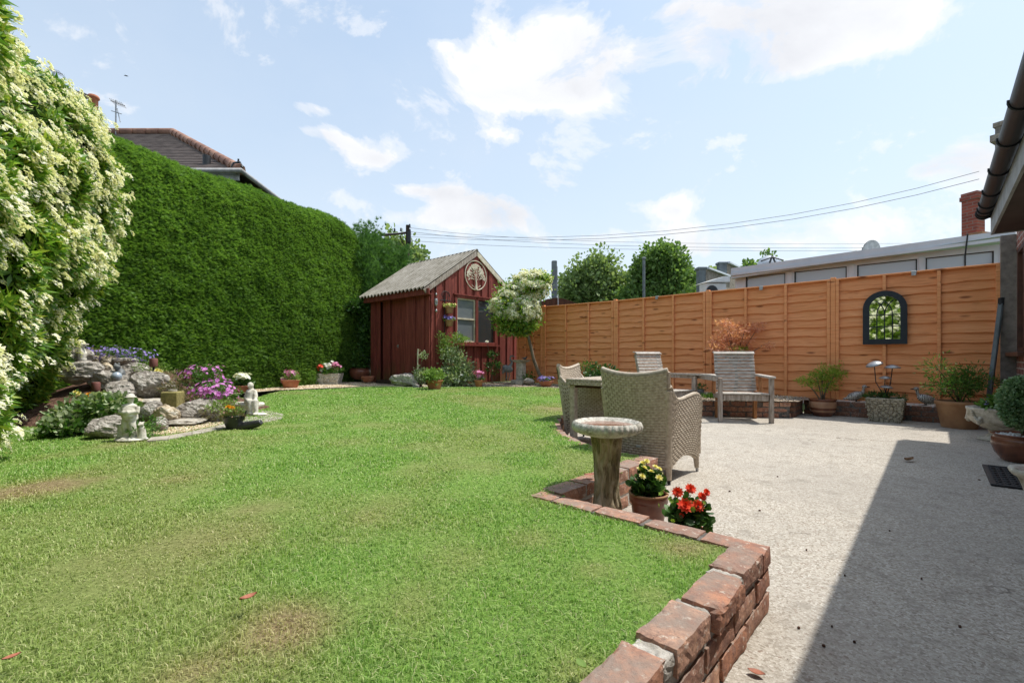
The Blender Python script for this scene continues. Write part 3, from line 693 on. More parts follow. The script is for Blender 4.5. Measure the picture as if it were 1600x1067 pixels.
def brick_wall(path_ab, z0, courses, parent, mat, mort, width=.102, length=.215, joint=.012, res=(4, 2, 2), amp=.003, jit=.004, chip=0., ch=.079, cap=True):
    path = [AB(*p)[:2] for p in path_ab]; L = plen(path); mb = MB(); sd = random.randint(0, 999)
    for c in range(courses):
        off = (length + joint)*.5*(c % 2); s = -off
        while s < L - .03:
            l0, l1 = max(0, s), min(L, s + length)
            if l1 - l0 > .05:
                m, t = poly_at(path, (l0 + l1)/2); Rm = Matrix.Rotation(math.atan2(t.y, t.x) + random.uniform(-.015, .015)*(1 + 2*(c == courses - 1)), 3, 'Z') @ Matrix.Rotation(random.uniform(-.012, .012), 3, 'X')
                sd += 1
                brick(mb, (m.x + random.uniform(-jit, jit), m.y + random.uniform(-jit, jit), z0 + ch*(c + .5) - .004 + random.uniform(-.002, .002)), Rm, (l1 - l0, width, .067), sd, res, amp, chip)
            s += length + joint
    mb.build('brickwork', mat, parent, world=True)
    mm = MB(); n = max(2, int(L/.12)); w2 = width/2 - .0055; ring = []
    for i in range(n + 1):
        m, t = poly_at(path, min(L - .014, max(.014, L*i/n))); nx, ny = -t.y, t.x
        ring.append([(m.x + nx*w2, m.y + ny*w2, z0 - .02), (m.x + nx*w2, m.y + ny*w2, z0 + ch*courses - .018), (m.x - nx*w2, m.y - ny*w2, z0 + ch*courses - .018), (m.x - nx*w2, m.y - ny*w2, z0 - .02)])
    vs = [p for r_ in ring for p in r_]; fs = [(i*4 + k, i*4 + (k + 1) % 4, i*4 + 4 + (k + 1) % 4, i*4 + 4 + k) for i in range(n) for k in range(4)]
    fs += [(0, 3, 2, 1), (n*4, n*4 + 1, n*4 + 2, n*4 + 3)]
    mm.add(vs, fs); rough(mm, .003, 20, 2)
    mm.build('mortar', mort, parent, world=True)
lw = thing('brick_wall', 'low red brick wall holding up the lawn, stepping round the patio corner', 'wall', AB(-.45, 1.8, 0))
def placed(path_ab, boundaries_top, **kw): pass
# front arm: the top course laid to match the photographed joints, rougher and chipped
mb = MB(); sd = 50
tops = [(1.735, 1.525, .0, 0), (1.505, 1.265, .014, 1), (1.24, 1.03, .0, 0), (.985, .745, -.006, 1), (.72, .50, 0, 0), (.48, .25, 0, 0), (.23, 0, 0, 0), (-.02, -.24, 0, 0), (-.26, -.48, 0, 0)]
for (b1, b0, da, chp) in tops:
    sd += 1; x, y, _ = AB(-.481 + da, (b0 + b1)/2)
    R = Matrix.Rotation(math.atan2(VY, VX) + random.uniform(-.05, .05), 3, 'Z') @ Matrix.Rotation(random.uniform(-.03, .03), 3, 'X')
    brick(mb, (x, y, .204), R, (b1 - b0, .108, .070), sd, (12, 7, 5), .0045, .30 if chp else .10)
for c, offs in ((0, .03), (1, .14)):
    s = 1.79 - (0 if c else .0)
    e = 1.785; first = .102 if c == 1 else .215
    while e > -.6:
        l = first if first else .215; first = None
        sd += 1; x, y, _ = AB(-.482 + random.uniform(-.003, .003), e - l/2)
        R = Matrix.Rotation(math.atan2(VY, VX) + random.uniform(-.012, .012), 3, 'Z')
        brick(mb, (x, y, .079*c + .036), R, (l, .102, .067), sd, (8, 4, 3), .003, .08); e -= l + .013
mb.build('brickwork', M['brick'], lw, world=True)
mm = MB(); x, y, _ = AB(-.487, .6); mm.box((x, y, .10), (2.4, .090, .215), Matrix.Rotation(math.atan2(VY, VX), 3, 'Z'))
for (b1, b0, b2) in ((1.505, 1.53, .012), (1.24, 1.262, .02), (.985, 1.03, .026), (.72, .745, .016)):
    x, y, _ = AB(-.484, (b1 + b0)/2); brick(mm, (x, y, .200), Matrix.Rotation(math.atan2(VY, VX), 3, 'Z'), (b0*0 + b1 - b0 + .03 if b1 > b0 else b0 - b1 + .03, .094, .056), int(b1*100), (5, 9, 5), .007, .2)
rough(mm, .004, 30, 1); mm.build('mortar', M['mortar'], lw, world=True)
brick_wall([(-.43, 1.795), (-1.47, 1.795)], 0, 3, lw, M['brick'], M['mortar_dark'], res=(8, 4, 3), amp=.003, chip=.06)
brick_wall([(-1.42, 1.87), (-1.42, 2.95)], 0, 3, lw, M['brick'], M['mortar'], width=.125, res=(7, 4, 3), amp=.003, chip=.08)
brick_wall(CURVE[:11] + [(-3.38, 5.95), (-3.22, 6.4), (-2.98, 6.8), (-2.62, 7.14)], 0, 3, lw, M['brick'], M['mortar_dark'], width=.12, length=.16, chip=.06)
rw = thing('brick_wall', 'low brick wall round the raised gravel bed behind the wooden seats', 'wall', AB(-1.6, 7.8, 0))
brick_wall([(-2.66, 7.11), (-1.57, 7.78)], 0, 3, rw, M['brick'], M['mortar_dark'])
brick_wall([(-1.57, 7.85), (-1.57, 8.45)], 0, 3, rw, M['brick_dark'], M['mortar_dark'])
fw = thing('brick_wall', 'dark damp brick plinth under the fence on both sides of the stone block trough', 'wall', AB(-.4, 8.55, 0))
brick_wall([(.66, 8.55), (-1.52, 8.55)], 0, 3, fw, M['brick_dark'], M['mortar_dark'], ch=.073)
pebbles('bed_gravel_stones', [AB(-1.62, 7.85)[:2], AB(-1.62, 8.6)[:2], AB(-3.2, 8.6)[:2], AB(-2.9, 7.1)[:2]], 900, M['peb_gold'], .25, .012, .026, 'pale gravel on the raised bed by the grey statue')
pebbles('ledge_gravel_stones', [AB(.66, 8.58)[:2], AB(-1.5, 8.58)[:2], AB(-1.5, 8.66)[:2], AB(.66, 8.66)[:2]], 420, M['peb_white'], .218, .015, .034, 'pale pebbles on the ledge at the foot of the fence')

# ------------------------------------------------------------------ orange fence
FB = 8.66
fe = thing('wooden_fence', 'orange stained waney lap wooden fence running from the shed to the house', 'fence', AB(0, FB, 0), RZ)
posts_px = [(1563, 413.0, 635), (1302, 438, 623.5), (1106.5, 457, 613), (962, 471, 605), (850, 480, 598.5), (764, 487, 594)]
PO = [(a_at(x, FB), PB(x, t, FB)[1], PB(x, b, FB)[1]) for x, t, b in posts_px]
def fence_panel(a0, a1, zt0, zt1, zb0, zb1, parent, nb=13, nmid=2, seed=0):
    r = random.Random(seed); mb = MB(); nu = 26
    for i in range(nb):
        ph = r.random()*9
        f0 = i/nb; f1 = (i + 1)/nb; A_ = []; jit = r.uniform(-.012, .012)
        for u in range(nu + 1):
            t = u/nu; a = a0 + (a1 - a0)*t; zt = zt0 + (zt1 - zt0)*t - .02; zb = zb0 + (zb1 - zb0)*t + .01
            hi = zb + (zt - zb)*f1; lo = zb + (zt - zb)*f0 - .014 + (0 if i == 0 else 1)*(.008*math.sin(t*5 + ph) + .007*math.sin(t*13 + ph*2.1) + .004*math.sin(t*31 + ph) + jit)
            A_.append([(a, .012, hi + .012), (a, -.016, lo + .003), (a, -.015, lo), (a, .010, lo + .002)])
        mb.grid(np.array(A_), smooth=False)
    pn = mb.build('panel', M['fence'], parent)
    for k in range(nmid + 2):
        t = k/(nmid + 1); a = a0 + (a1 - a0)*t; edge = k in (0, nmid + 1)
        off = -math.copysign(.022, a1 - a0)*(1 if k == nmid + 1 else -1) if edge else 0
        zt = zt0 + (zt1 - zt0)*t; zb = zb0 + (zb1 - zb0)*t
        b = MB(); b.box((a + off, -.031, (zt + zb)/2), (.042 if edge else .04, .030, zt - zb - .004), bev=.003); b.build('batten', M['fence'], pn)
    c = MB(); c.bar((a0, -.008, zt0 + .004), (a1, -.008, zt1 + .004), .075, .022, bev=.003); c.build('capping', M['fence'], pn)
    c = MB(); c.bar((a0, -.012, zb0 + .02), (a1, -.012, zb1 + .02), .03, .05, bev=.003); c.build('rail', M['fence'], pn)
for i in range(5):
    (a0, t0, b0), (a1, t1, b1) = PO[i], PO[i + 1]
    if i == 4: a1 = -7.66
    fence_panel(a0 - (.0 if i == 0 else .035), a1 + .035, t0, t1, b0, b1, fe, seed=i + 3)
for a, t, b in PO[1:5]:
    m = MB(); m.box((a, .0, (t + b)/2 + .01), (.066, .07, t - b + .06), bev=.004); m.build('post', M['fence'], fe)
for x, y in ((1190.5, 449), (1428, 425.5), (1028, 464)):
    a, z = PB(x, y, FB); m = MB(); m.box((a, -.03, z), (.06, .05, .03), bev=.004).box((a, -.056, z - .02), (.05, .006, .06)); m.build('clip', M['steel'], fe)

# ------------------------------------------------------------------ red shed
SA, SB, SZ = -7.92, 6.185, .27
sh = thing('garden_shed', 'small dark red timber shed with grey corrugated roof at the lawn end', 'shed', AB(SA, SB, 0), RZ)
SW = 2.76; SD = 2.25         # along v and along -u; local: x = u, y = v
zr = PA(742, 392, SA)[1]; ze = PA(661, 449, SA)[1]; ridge_y = 1.31
zr = ze + 1.02
def boards(mb, p0, p1, zlo, zhi, wb=.125, out=(0, 0, 0), gap=.0, th=.022, alt=True):
    """vertical boards with the alternate ones standing proud; zlo, zhi are functions of distance."""
    p0, p1 = Vector(p0), Vector(p1); L = (p1 - p0).length; d = (p1 - p0)/L; n = max(1, round(L/wb)); wb = L/n; o = Vector(out)
    for i in range(n):
        s0, s1 = i*wb, (i + 1)*wb; pr = .026 if (alt and i % 2) else 0; ov = .014 if pr else -.002
        s0 -= ov; s1 += ov; s0 = max(0, s0); s1 = min(L, s1)
        c = [p0 + d*s0, p0 + d*s1]; q = []
        vs = []
        for k, s in ((0, s0), (1, s1)):
            for z in (zlo(s), zhi(s)):
                for e in (0, 1):
                    vs.append(p0 + d*s + Vector((0, 0, z)) + o*(pr + (th if e else 0) - .004*0))
        # order: s0lo0,s0lo1,s0hi0,s0hi1,s1...
        fs = [(0, 2, 3, 1), (4, 5, 7, 6), (1, 3, 7, 5), (0, 4, 6, 2), (2, 6, 7, 3), (0, 1, 5, 4)]
        mb.add(vs, fs)
def roofz(y): return zr - abs(y - ridge_y)*(zr - ze)/(ridge_y + .183) - .05
zw = lambda y: roofz(y)
# window opening on the gable, door on the left side
w0 = b_at(709, SA) - SB; w1 = b_at(773.5, SA) - SB; wz0 = PA(709, 537.5, SA)[1]; wz1 = PA(709, 461, SA)[1]
mb = MB()
boards(mb, (0, 0, 0), (0, w0, 0), lambda s: SZ, lambda s: zw(s), out=(1, 0, 0))
boards(mb, (0, w0, 0), (0, w1, 0), lambda s: SZ, lambda s: wz0, out=(1, 0, 0))
boards(mb, (0, w0, 0), (0, w1, 0), lambda s: wz1, lambda s: zw(w0 + s), out=(1, 0, 0))
boards(mb, (0, w1, 0), (0, SW, 0), lambda s: SZ, lambda s: zw(w1 + s), out=(1, 0, 0))
for y in (0.0, SW): mb.box((.012, y + (.02 if y == 0 else -.02), (SZ + zw(y))/2), (.05, .05, zw(y) - SZ))
mb.build('front_wall', M['shed'], sh)
mb = MB(); eave = roofz(0.0)
dx0 = a_at(658, SB) - SA; dd = a_at(610, SB) - SA
d_near = a_at(637, SB) - SA; d_far = a_at(595, SB) - SA
boards(mb, (0, 0, 0), (d_near, 0, 0), lambda s: SZ, lambda s: eave, out=(0, -1, 0), wb=.16)
boards(mb, (d_far, 0, 0), (-SD, 0, 0), lambda s: SZ, lambda s: eave, out=(0, -1, 0), wb=.16)
mb.box(((d_near + d_far)/2, -.01, eave - .06), (abs(d_near - d_far), .03, .12))
mb.box((-.02, -.03, (SZ + eave)/2), (.09, .02, eave - SZ)); mb.build('side_wall', M['shed'], sh)
mb = MB(); mb.box((-SD, SW/2, (SZ + eave)/2), (.03, SW, eave - SZ)); mb.prism([(-SD, 0, eave), (-SD, ridge_y, zr - .06), (-SD, SW, eave)], (.03, 0, 0)); mb.build('back_wall', M['shed'], sh)
mb = MB(); mb.box((-SD/2, SW - .02, (SZ + eave)/2), (SD, .03, eave - SZ)); mb.build('far_wall', M['shed'], sh)
dm = MB(); n = 4
dw = abs(d_far - d_near)
boards(dm, (d_near - .01, .07, 0), (d_far + .01, .07, 0), lambda s: SZ + .06, lambda s: eave - .12, out=(0, -1, 0), wb=dw/3, alt=False)
dm.box(((d_near + d_far)/2 - dw*.16, .0, (SZ + eave)/2 - .03), (.05, .03, eave - SZ - .18)); dm.box((d_near - .03, .0, (SZ + eave)/2 - .03), (.05, .03, eave - SZ - .18))
dr_ = dm.build('door', M['shed'], sh)
h = MB(); h.box((d_near - .33, -.03, 1.12), (.03, .02, .07), bev=.004).cyl((d_near - .33, -.03, 1.12), (d_near - .33, -.06, 1.12), .012); h.build('handle', M['steel'], dr_)
mb = MB(); mb.box(((d_near + d_far)/2, -.05, SZ + .03), (dw + .1, .1, .06)); mb.build('step', M['pole'], sh)
# corrugated sheets on both slopes, each slope a part
for sgn, nm in ((-1, 'roof'), (1, 'roof')):
    y0 = ridge_y; run = (ridge_y + .20); 
    nx_ = 140; P = []
    for i in range(nx_ + 1):
        x = .06 - (SD + .35)*i/nx_; h_ = .034*math.sin(2*PI*x/.142)
        P.append([(x, y0 + sgn*run*t, zr - (zr - ze)/(ridge_y + .183)*run*t + h_ + e_) for t in (0, .25, .5, .75, 1.0) for e_ in ((0,),)[0]])
    P = np.array(P); mb = MB(); mb.grid(P, True, flip=sgn < 0); P2 = P.copy(); P2[..., 2] -= .009; mb.grid(P2, True, flip=sgn > 0)
    for e in (0, -1):
        mb.grid(np.stack([P[:, e], P2[:, e]], 1), True, flip=(e == 0) ^ (sgn > 0))
    mb.grid(np.stack([P[0], P2[0]], 1)); mb.grid(np.stack([P[-1], P2[-1]], 1))
    rf = mb.build(nm, M['roof_sheet'], sh)
mb = MB(); mb.tube([(.07, ridge_y, zr - .012), (-SD - .3, ridge_y, zr - .012)], .035, 10); mb.build('ridge_cap', M['roof_sheet'], sh)
for sgn in (-1, 1):
    mb = MB(); mb.bar((.055, ridge_y, zr - .075), (.055, ridge_y + sgn*(ridge_y + .19), ze - .085), .028, .10, up=(0, 0, 1)); mb.build('bargeboard', M['cream_paint'] if sgn > 0 else M['teak'], sh)
mb = MB(); mb.box((-SD/2, -.14, ze - .085), (SD + .30, .025, .12)); mb.box((-SD/2, -.08, ze - .135), (SD + .2, .13, .012)); mb.build('fascia_board', M['shed'], sh)
# window
wy = (w0 + w1)/2; wc = (wz0 + wz1)/2; ym = b_at(743, SA) - SB
fr = MB()
for (y_, z_, sy, sz) in ((wy, wz1 - .025, w1 - w0, .06), (wy, wz0 + .02, w1 - w0, .06), (w0 + .03, wc, .06, wz1 - wz0), (w1 - .03, wc, .06, wz1 - wz0), (ym, wc, .075, wz1 - wz0)):
    fr.box((.022, y_, z_), (.07, sy, sz), bev=.004)
wf = fr.build('window', M['shed'], sh)
g = MB(); g.box((.0, (w0 + ym)/2, wc), (.008, ym - w0 - .06, wz1 - wz0 - .06)); g.build('pane', glass_mat('curtained_glass', (.17, .19, .21), .1), wf)
g = MB(); g.box((.0, (w1 + ym)/2, wc), (.008, w1 - ym - .06, wz1 - wz0 - .06)); g.build('pane', M['glass'], wf)
g = MB(); zt = PA(720, 498, SA)[1]; g.box((.02, (w0 + ym)/2, zt), (.03, ym - w0 - .08, .035))
for y_ in (w0 + .075, ym - .055): g.box((.018, y_, wc), (.022, .03, wz1 - wz0 - .1))
for z_ in (wz0 + .065, wz1 - .07): g.box((.018, (w0 + ym)/2, z_), (.022, ym - w0 - .1, .03))
g.build('sash', M['cream_paint'], wf)
g = MB(); g.box((.06, wy, wz0 - .02), (.12, w1 - w0 + .08, .035)); g.build('sill', M['shed'], wf)
g = MB(); g.box((.045, wy, wz1 + .02), (.06, w1 - w0 + .08, .03)); g.build('drip_board', M['shed'], sh)

# tree of life disc
b, z = PA(741.5, 431, SA); disc_r = .335
dc = thing('wall_disc', 'round cream metal tree silhouette plaque on the shed gable', 'wall art', AB(SA + .045, b, z), RZ)
mb = MB(); ring = [(0, disc_r*math.cos(t), disc_r*math.sin(t)) for t in np.linspace(0, 2*PI, 49)]; mb.tube(ring, .013, 6, False); mb.build('ring', M['cream_paint'], dc)
mb = MB(); r_ = random.Random(5)
mb.tube([(0, 0, -disc_r + .01), (0, .01, -.18), (0, -.01, -.08), (0, 0, .02)], [.04, .022, .018, .012], 6)
lv = MB()
def br(p, ang, L, dep):
    e = (0, p[1] + math.sin(ang)*L, p[2] + math.cos(ang)*L)
    if math.hypot(e[1], e[2]) > disc_r - .03: return
    mb.tube([p, e], [.0045, .003], 4)
    for k in range(3):
        t = r_.uniform(.3, 1); q = (0.004, p[1] + (e[1] - p[1])*t + r_.uniform(-.012, .012), p[2] + (e[2] - p[2])*t + r_.uniform(-.012, .012))
        lv.ball(q, (.004, .011, .007), 6, 4, Matrix.Rotation(r_.random()*3, 3, 'X'))
    if dep: 
        for k in range(3): br(e, ang + r_.uniform(-.75, .75), L*.82, dep - 1)
for a0 in (-1.5, -1.1, -.7, -.35, 0, .3, .7, 1.1, 1.5): br((0, 0, -.10 + .03*abs(math.cos(a0)*2)), a0, .10, 3)
for s_ in (-1, 1):
    for k in range(4): mb.tube([(0, 0, -disc_r + .03), (0, s_*(.05 + k*.035), -disc_r + .06 - k*.0 + .02*k)], .006, 4)
mb.build('trunk', M['cream_paint'], dc); lv.build('leaf', M['cream_paint'], dc)['kind'] = 'stuff'

# ------------------------------------------------------------------ clipped hedge and flowering shrub
def hedge_mesh(path, h, prof, n, tv, tf, leaf, amp, nscale, seed, core_mat, leaf_mat, parent, thick=1.0, topn=0, s_bias=None, updir=.5, z0=.2, rnd=.5, hol=0, outw=1.0):
    P2 = [Vector(p) for p in path]; L = plen(P2)
    def surf(s, t):
        m, d = poly_at(P2, s); nx, ny = d.y, -d.x        # outward = right of the path direction
        hh = h(s/L) if callable(h) else h
        o = prof(s/L, t); p = Vector((m.x + nx*o, m.y + ny*o, z0 + (hh - z0)*t))
        q = p*nscale + Vector((seed, seed*2, 0)); k = mnoise.noise(q) + .5*mnoise.noise(q*2.2)
        e = amp*k
        return Vector((p.x + nx*e, p.y + ny*e, p.z + (e*.4 if t > .93 else 0))), Vector((nx, ny, 0)), k
    ns, ntt = max(8, int(L/.12)), 30
    Gd = np.array([[surf(L*i/ns, j/ntt)[0][:] for j in range(ntt + 1)] for i in range(ns + 1)])
    nrm_ = np.array([[surf(L*i/ns, .5)[1][:]] for i in range(ns + 1)])
    back = Gd[:, -1:, :] - nrm_*thick*.5; back2 = Gd[:, -1:, :] - nrm_*thick; low = back2.copy(); low[..., 2] = z0
    GG = np.concatenate([Gd - nrm_*.05, back, back2, low], 1)
    mb = MB(); mb.grid(GG, True, flip=True)
    for e, fl in ((0, True), (-1, False)):
        col = GG[e]; mb.add(col.tolist(), [tuple(range(len(col)))[::(1 if fl else -1)]])
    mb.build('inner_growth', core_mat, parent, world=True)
    pts = []; drs = []; nn = []
    cnt = 0
    while cnt < n:
        s = random.random()**(s_bias or 1)*L; t = random.random()**.95
        p, no, k = surf(s, t)
        if hol and k < -hol and random.random() < .85: continue
        if t > .9 and random.random() < .3: no = (no + Vector((0, 0, 1.2*(t - .85)/.15))).normalized()
        pts.append(p + no*random.uniform(-.05, .02)); drs.append(no*outw*.8 + Vector((random.gauss(0, rnd), random.gauss(0, rnd), updir + random.gauss(0, rnd)))); nn.append(no*.3 + Vector((0, 0, .9)) + Vector((random.gauss(0, .4), random.gauss(0, .4), random.gauss(0, .4)))); cnt += 1
    for _ in range(topn):
        s = random.random()*L; p, no, k = surf(s, 1.0); q = random.random()*thick
        pts.append(p - no*q); drs.append(no*.15 + Vector((random.gauss(0, .35), random.gauss(0, .35), 1))); nn.append(Vector((random.gauss(0, 1), random.gauss(0, 1), .2)))
    for e in (0.0, 1.0):
        m_, d_ = poly_at(P2, e*L*.9999); dd_ = d_*(1 if e else -1)
        for _ in range(int(n*thick/L*.8)):
            t = random.random(); p, no, k = surf(e*L, t); q = random.random()*thick
            pts.append(p - no*q + Vector((dd_.x, dd_.y, 0))*random.uniform(-.03, .03)); drs.append(Vector((dd_.x, dd_.y, 0)) + Vector((random.gauss(0, rnd), random.gauss(0, rnd), updir + random.gauss(0, rnd)))); nn.append(Vector((random.gauss(0, .5), random.gauss(0, .5), 1)))
    P = np.array([p[:] for p in pts]); Dn = np.array([p[:] for p in drs]); Nn = np.array([p[:] for p in nn])
    base = np.array(parent.location)
    me = scatter_mesh('foliage', tv, tf, P - base, Dn, leaf*(.6 + .7*rng.random(len(P))), Nn)
    link('foliage', me, leaf_mat, parent); return surf, L
def spray_t():
    ps = []
    for k in range(7):
        a = (k - 3)*.36; y0 = .12 + .1*abs(3 - k)*0
        tri = np.array([(-.07, 0, 0), (.07, 0, 0), (0, 1 - .12*abs(k - 3), 0)])
        ps.append((rotate_t(tri, yaw=a, off=(0, .0, .03*(k % 2))), np.array([(0, 1, 2)])))
    return merge(ps)
SP_V, SP_F = spray_t()
hg = thing('clipped_hedge', 'tall clipped green conifer hedge along the side of the lawn', 'hedge', (-5.0, 8.8, .25))
hedge_mesh([(-6.75, 4.4), (-6.1, 5.8), (-5.62, 7.1), (-5.1, 8.5), (-4.62, 9.85), (-4.16, 11.1), (-3.86, 11.9)], lambda s: 4.12 + .14*s + .03*math.sin(s*9) + .03*math.sin(s*23) - (.16*((s - .9)/.1)**2 if s > .9 else 0), lambda s, t: .10 - .16*t**2 - (.22*((t - .9)/.1)**2 if t > .9 else 0) - .10*(1 - t)**4,
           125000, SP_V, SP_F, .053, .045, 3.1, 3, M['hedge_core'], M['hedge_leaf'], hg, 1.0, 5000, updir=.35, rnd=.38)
dk = thing('conifer_tree', 'rounded dark green conifer at the shed end of the clipped hedge', 'tree', (-3.6, 13.1, .25))
ells = [(.0, .0, 1.4, .8, .7, 1.4), (.1, .0, 2.7, .62, .6, 1.0), (-.25, -.2, 3.3, .55, .6, .85), (.35, .2, 3.0, .4, .5, .75), (-.5, 0, 1.2, .8, .6, 1.2), (-.25, -.75, 2.9, .45, .55, .9), (-.2, -.8, 1.6, .5, .55, 1.5)]
P, out = crown_points(ells, 19000, 520, .2, .25)
me = scatter_mesh('crown', SP_V, SP_F, P, out + rng.normal(size=P.shape)*.35 + np.array([0, 0, .7]), .11*(.6 + .7*rng.random(len(P)))); link('crown', me, M['conifer_dark'], dk)
mb = MB(); 
for e in ells: mb.ball(e[:3], (e[3]*.78, e[4]*.78, e[5]*.85), 16, 10)
mb.build('inner_growth', M['hedge_core'], dk); mb = MB(); mb.tube([(0, 0, -.1), (0, 0, 2.6)], [.09, .03], 8); mb.build('trunk', M['bark'], dk)

ws = thing('flowering_shrub', 'large evergreen shrub covered in cream white flower heads beside the rockery', 'shrub', (-3.6, 3.4, .22))
sp_path = [(-2.05, .6), (-2.35, 1.5), (-2.85, 2.4), (-3.33, 3.2), (-3.78, 3.95), (-4.25, 4.75), (-4.62, 5.2), (-5.2, 5.5), (-6.2, 5.6)]
def wprof(s, t):
    bulge = .10*math.exp(-((s - .68)/.16)**2)*(t**1.3) + .06*math.sin(PI*t) - .50*max(0, 1 - t/.58)**1.2*min(1, max(0, (s - .42)/.16)) - .20*(1 - t)**3 - (.25*((t - .85)/.15)**2 if t > .85 else 0)
    return bulge
leafc = merge([(rotate_t(LONG_V, yaw=2*PI*k/5 + .3, pitch=.0, off=(0, 0, 0)), LEAF_F) for k in range(5)])
lv5 = leafc[0][:, [0, 2, 1]]*np.array([1, -1, 1]) + 0; lv5[:, 1] = np.abs(leafc[0][:, 2]) + .25*np.hypot(leafc[0][:, 0], leafc[0][:, 1])
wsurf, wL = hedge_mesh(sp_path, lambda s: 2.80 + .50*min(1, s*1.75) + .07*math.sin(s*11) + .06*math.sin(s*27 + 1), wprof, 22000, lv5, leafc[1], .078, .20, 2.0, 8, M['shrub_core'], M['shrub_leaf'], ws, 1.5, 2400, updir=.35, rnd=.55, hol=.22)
pts, drs = [], []
for _ in range(5200):
    s = random.random()*wL*.92; t = random.random()**.8; p, no, k = wsurf(s, t)
    dens = .10 + .62*math.exp(-((s/wL - .5)/.22)**2)*(1 if t > .45 else .45) + 1.15*mnoise.noise(p*1.9)
    if s/wL < .26: dens -= .25
    if random.random() > dens or (k < -.25 and random.random() < .7): continue
    for q in range(random.randint(1, 3)):
        pts.append((p + no*random.uniform(.0, .06) + Vector((random.gauss(0, .045), random.gauss(0, .045), random.gauss(0, .045))))[:]); drs.append((no*1.0 + Vector((random.gauss(0, .3), random.gauss(0, .3), .75)))[:])
me = scatter_mesh('blossom', UM_V, UM_F, np.array(pts) - np.array(ws.location), np.array(drs), .078*(.6 + .75*rng.random(len(pts)))); link('blossom', me, M['cream_flower'], ws)

bh = thing('garden_hedge', 'yellow green garden hedge across the lawn, seen only in the arched mirror', 'hedge', AB(-1.5, -5.2, 0))
hedge_mesh([AB(2.5, -5.2)[:2], AB(-7.5, -5.2)[:2]], lambda s: 4.0 + .1*math.sin(s*30), lambda s, t: .1 - .2*t**2, 9000, lv5, leafc[1], .24, .25, 1.4, 5, M['shrub_core'], M['leaf_lime'], bh, 1.2, 600, updir=.3, rnd=.6)

P_ = [(AB(random.uniform(-7, 2), -5.05)[0], AB(0, 0)[1], 0)]
pp_ = []
for _ in range(1500): x_, y_, _z = AB(random.uniform(-7, 2), -5.0 + random.uniform(-.1, .15)); pp_.append((x_, y_, random.uniform(.3, 4)))
me = scatter_mesh('blossom', UM_V, UM_F, np.array(pp_) - np.array(bh.location), np.tile([[VX, VY, .5]], (len(pp_), 1)), .15*(.6 + .7*rng.random(len(pp_)))); link('blossom', me, M['cream_flower'], bh)
# ------------------------------------------------------------------ house on the right
WA = .76
hs = thing('brick_house', 'brick house wall with window, dark soffit and black gutter at the patio edge', 'house', AB(WA, 7, 0), RZ)
def HL(a, b, z): return (a - WA, b - 7, z)         # house local from plot coordinates
EB = 7.48
mb = MB(); mb.box(HL(WA + .12, 2.9, .47), (.24, 11.3, .94)); mb.box(HL(WA + .12, 2.9, 2.36), (.24, 11.3, .30)); mb.box(HL(WA + .12, 7.15, 1.56), (.24, .5, 1.3)); mb.box(HL(WA + .12, .6, 1.56), (.24, 6.7, 1.3))
t = NT('house_brickwork'); v = t.coord('Object'); sx = t.N('ShaderNodeSeparateXYZ'); t.L(v, sx.inputs[0]); cb = t.N('ShaderNodeCombineXYZ')
t.L(t.math('ADD', sx.outputs[1], sx.outputs[0]), cb.inputs[0]); t.L(sx.outputs[2], cb.inputs[1])
bt = t.N('ShaderNodeTexBrick'); t.L(cb.outputs[0], bt.inputs['Vector'])
for k, val in (('Scale', 1.0), ('Mortar Size', .006), ('Brick Width', .225), ('Row Height', .075)): bt.inputs[k].default_value = val
bt.inputs['Color1'].default_value = (.30, .10, .07, 1); bt.inputs['Color2'].default_value = (.17, .06, .05, 1); bt.inputs['Mortar'].default_value = (.48, .45, .40, 1)
t.col(t.mix(t.ramp(t.noise(v, 14, 6), [(.5, 0), (.68, .7)]), bt.outputs['Color'], (.44, .38, .33))); t.bump(bt.outputs['Fac'], -.5, .006); M['house_brick'] = t.done(.9, .2)
mb.build('wall', M['house_brick'], hs)
# window: b 7.45..8.45
fr = MB(); b0, b1, z0_, z1_ = 7.40, 8.52, .94, 2.22
for (bb, zz, db, dz) in (((b0 + b1)/2, z0_ + .03, b1 - b0, .06), ((b0 + b1)/2, z1_ - .03, b1 - b0, .06), (b0 + .03, (z0_ + z1_)/2, .06, z1_ - z0_), (b1 - .03, (z0_ + z1_)/2, .06, z1_ - z0_), ((b0 + b1)/2, (z0_ + z1_)/2, .05, z1_ - z0_)):
    fr.box(HL(WA + .03, bb, zz), (.06, db, dz), bev=.004)
wf = fr.build('window', M['brown_frame'], hs)
g = MB(); g.box(HL(WA + .05, (b0 + b1)/2, (z0_ + z1_)/2), (.01, b1 - b0 - .1, z1_ - z0_ - .1)); g.build('pane', M['glass'], wf)
g = MB(); g.box(HL(WA - .03, (b0 + b1)/2, z0_ - .02), (.14, b1 - b0 + .1, .05), bev=.006); g.build('sill', M['brown_frame'], wf)
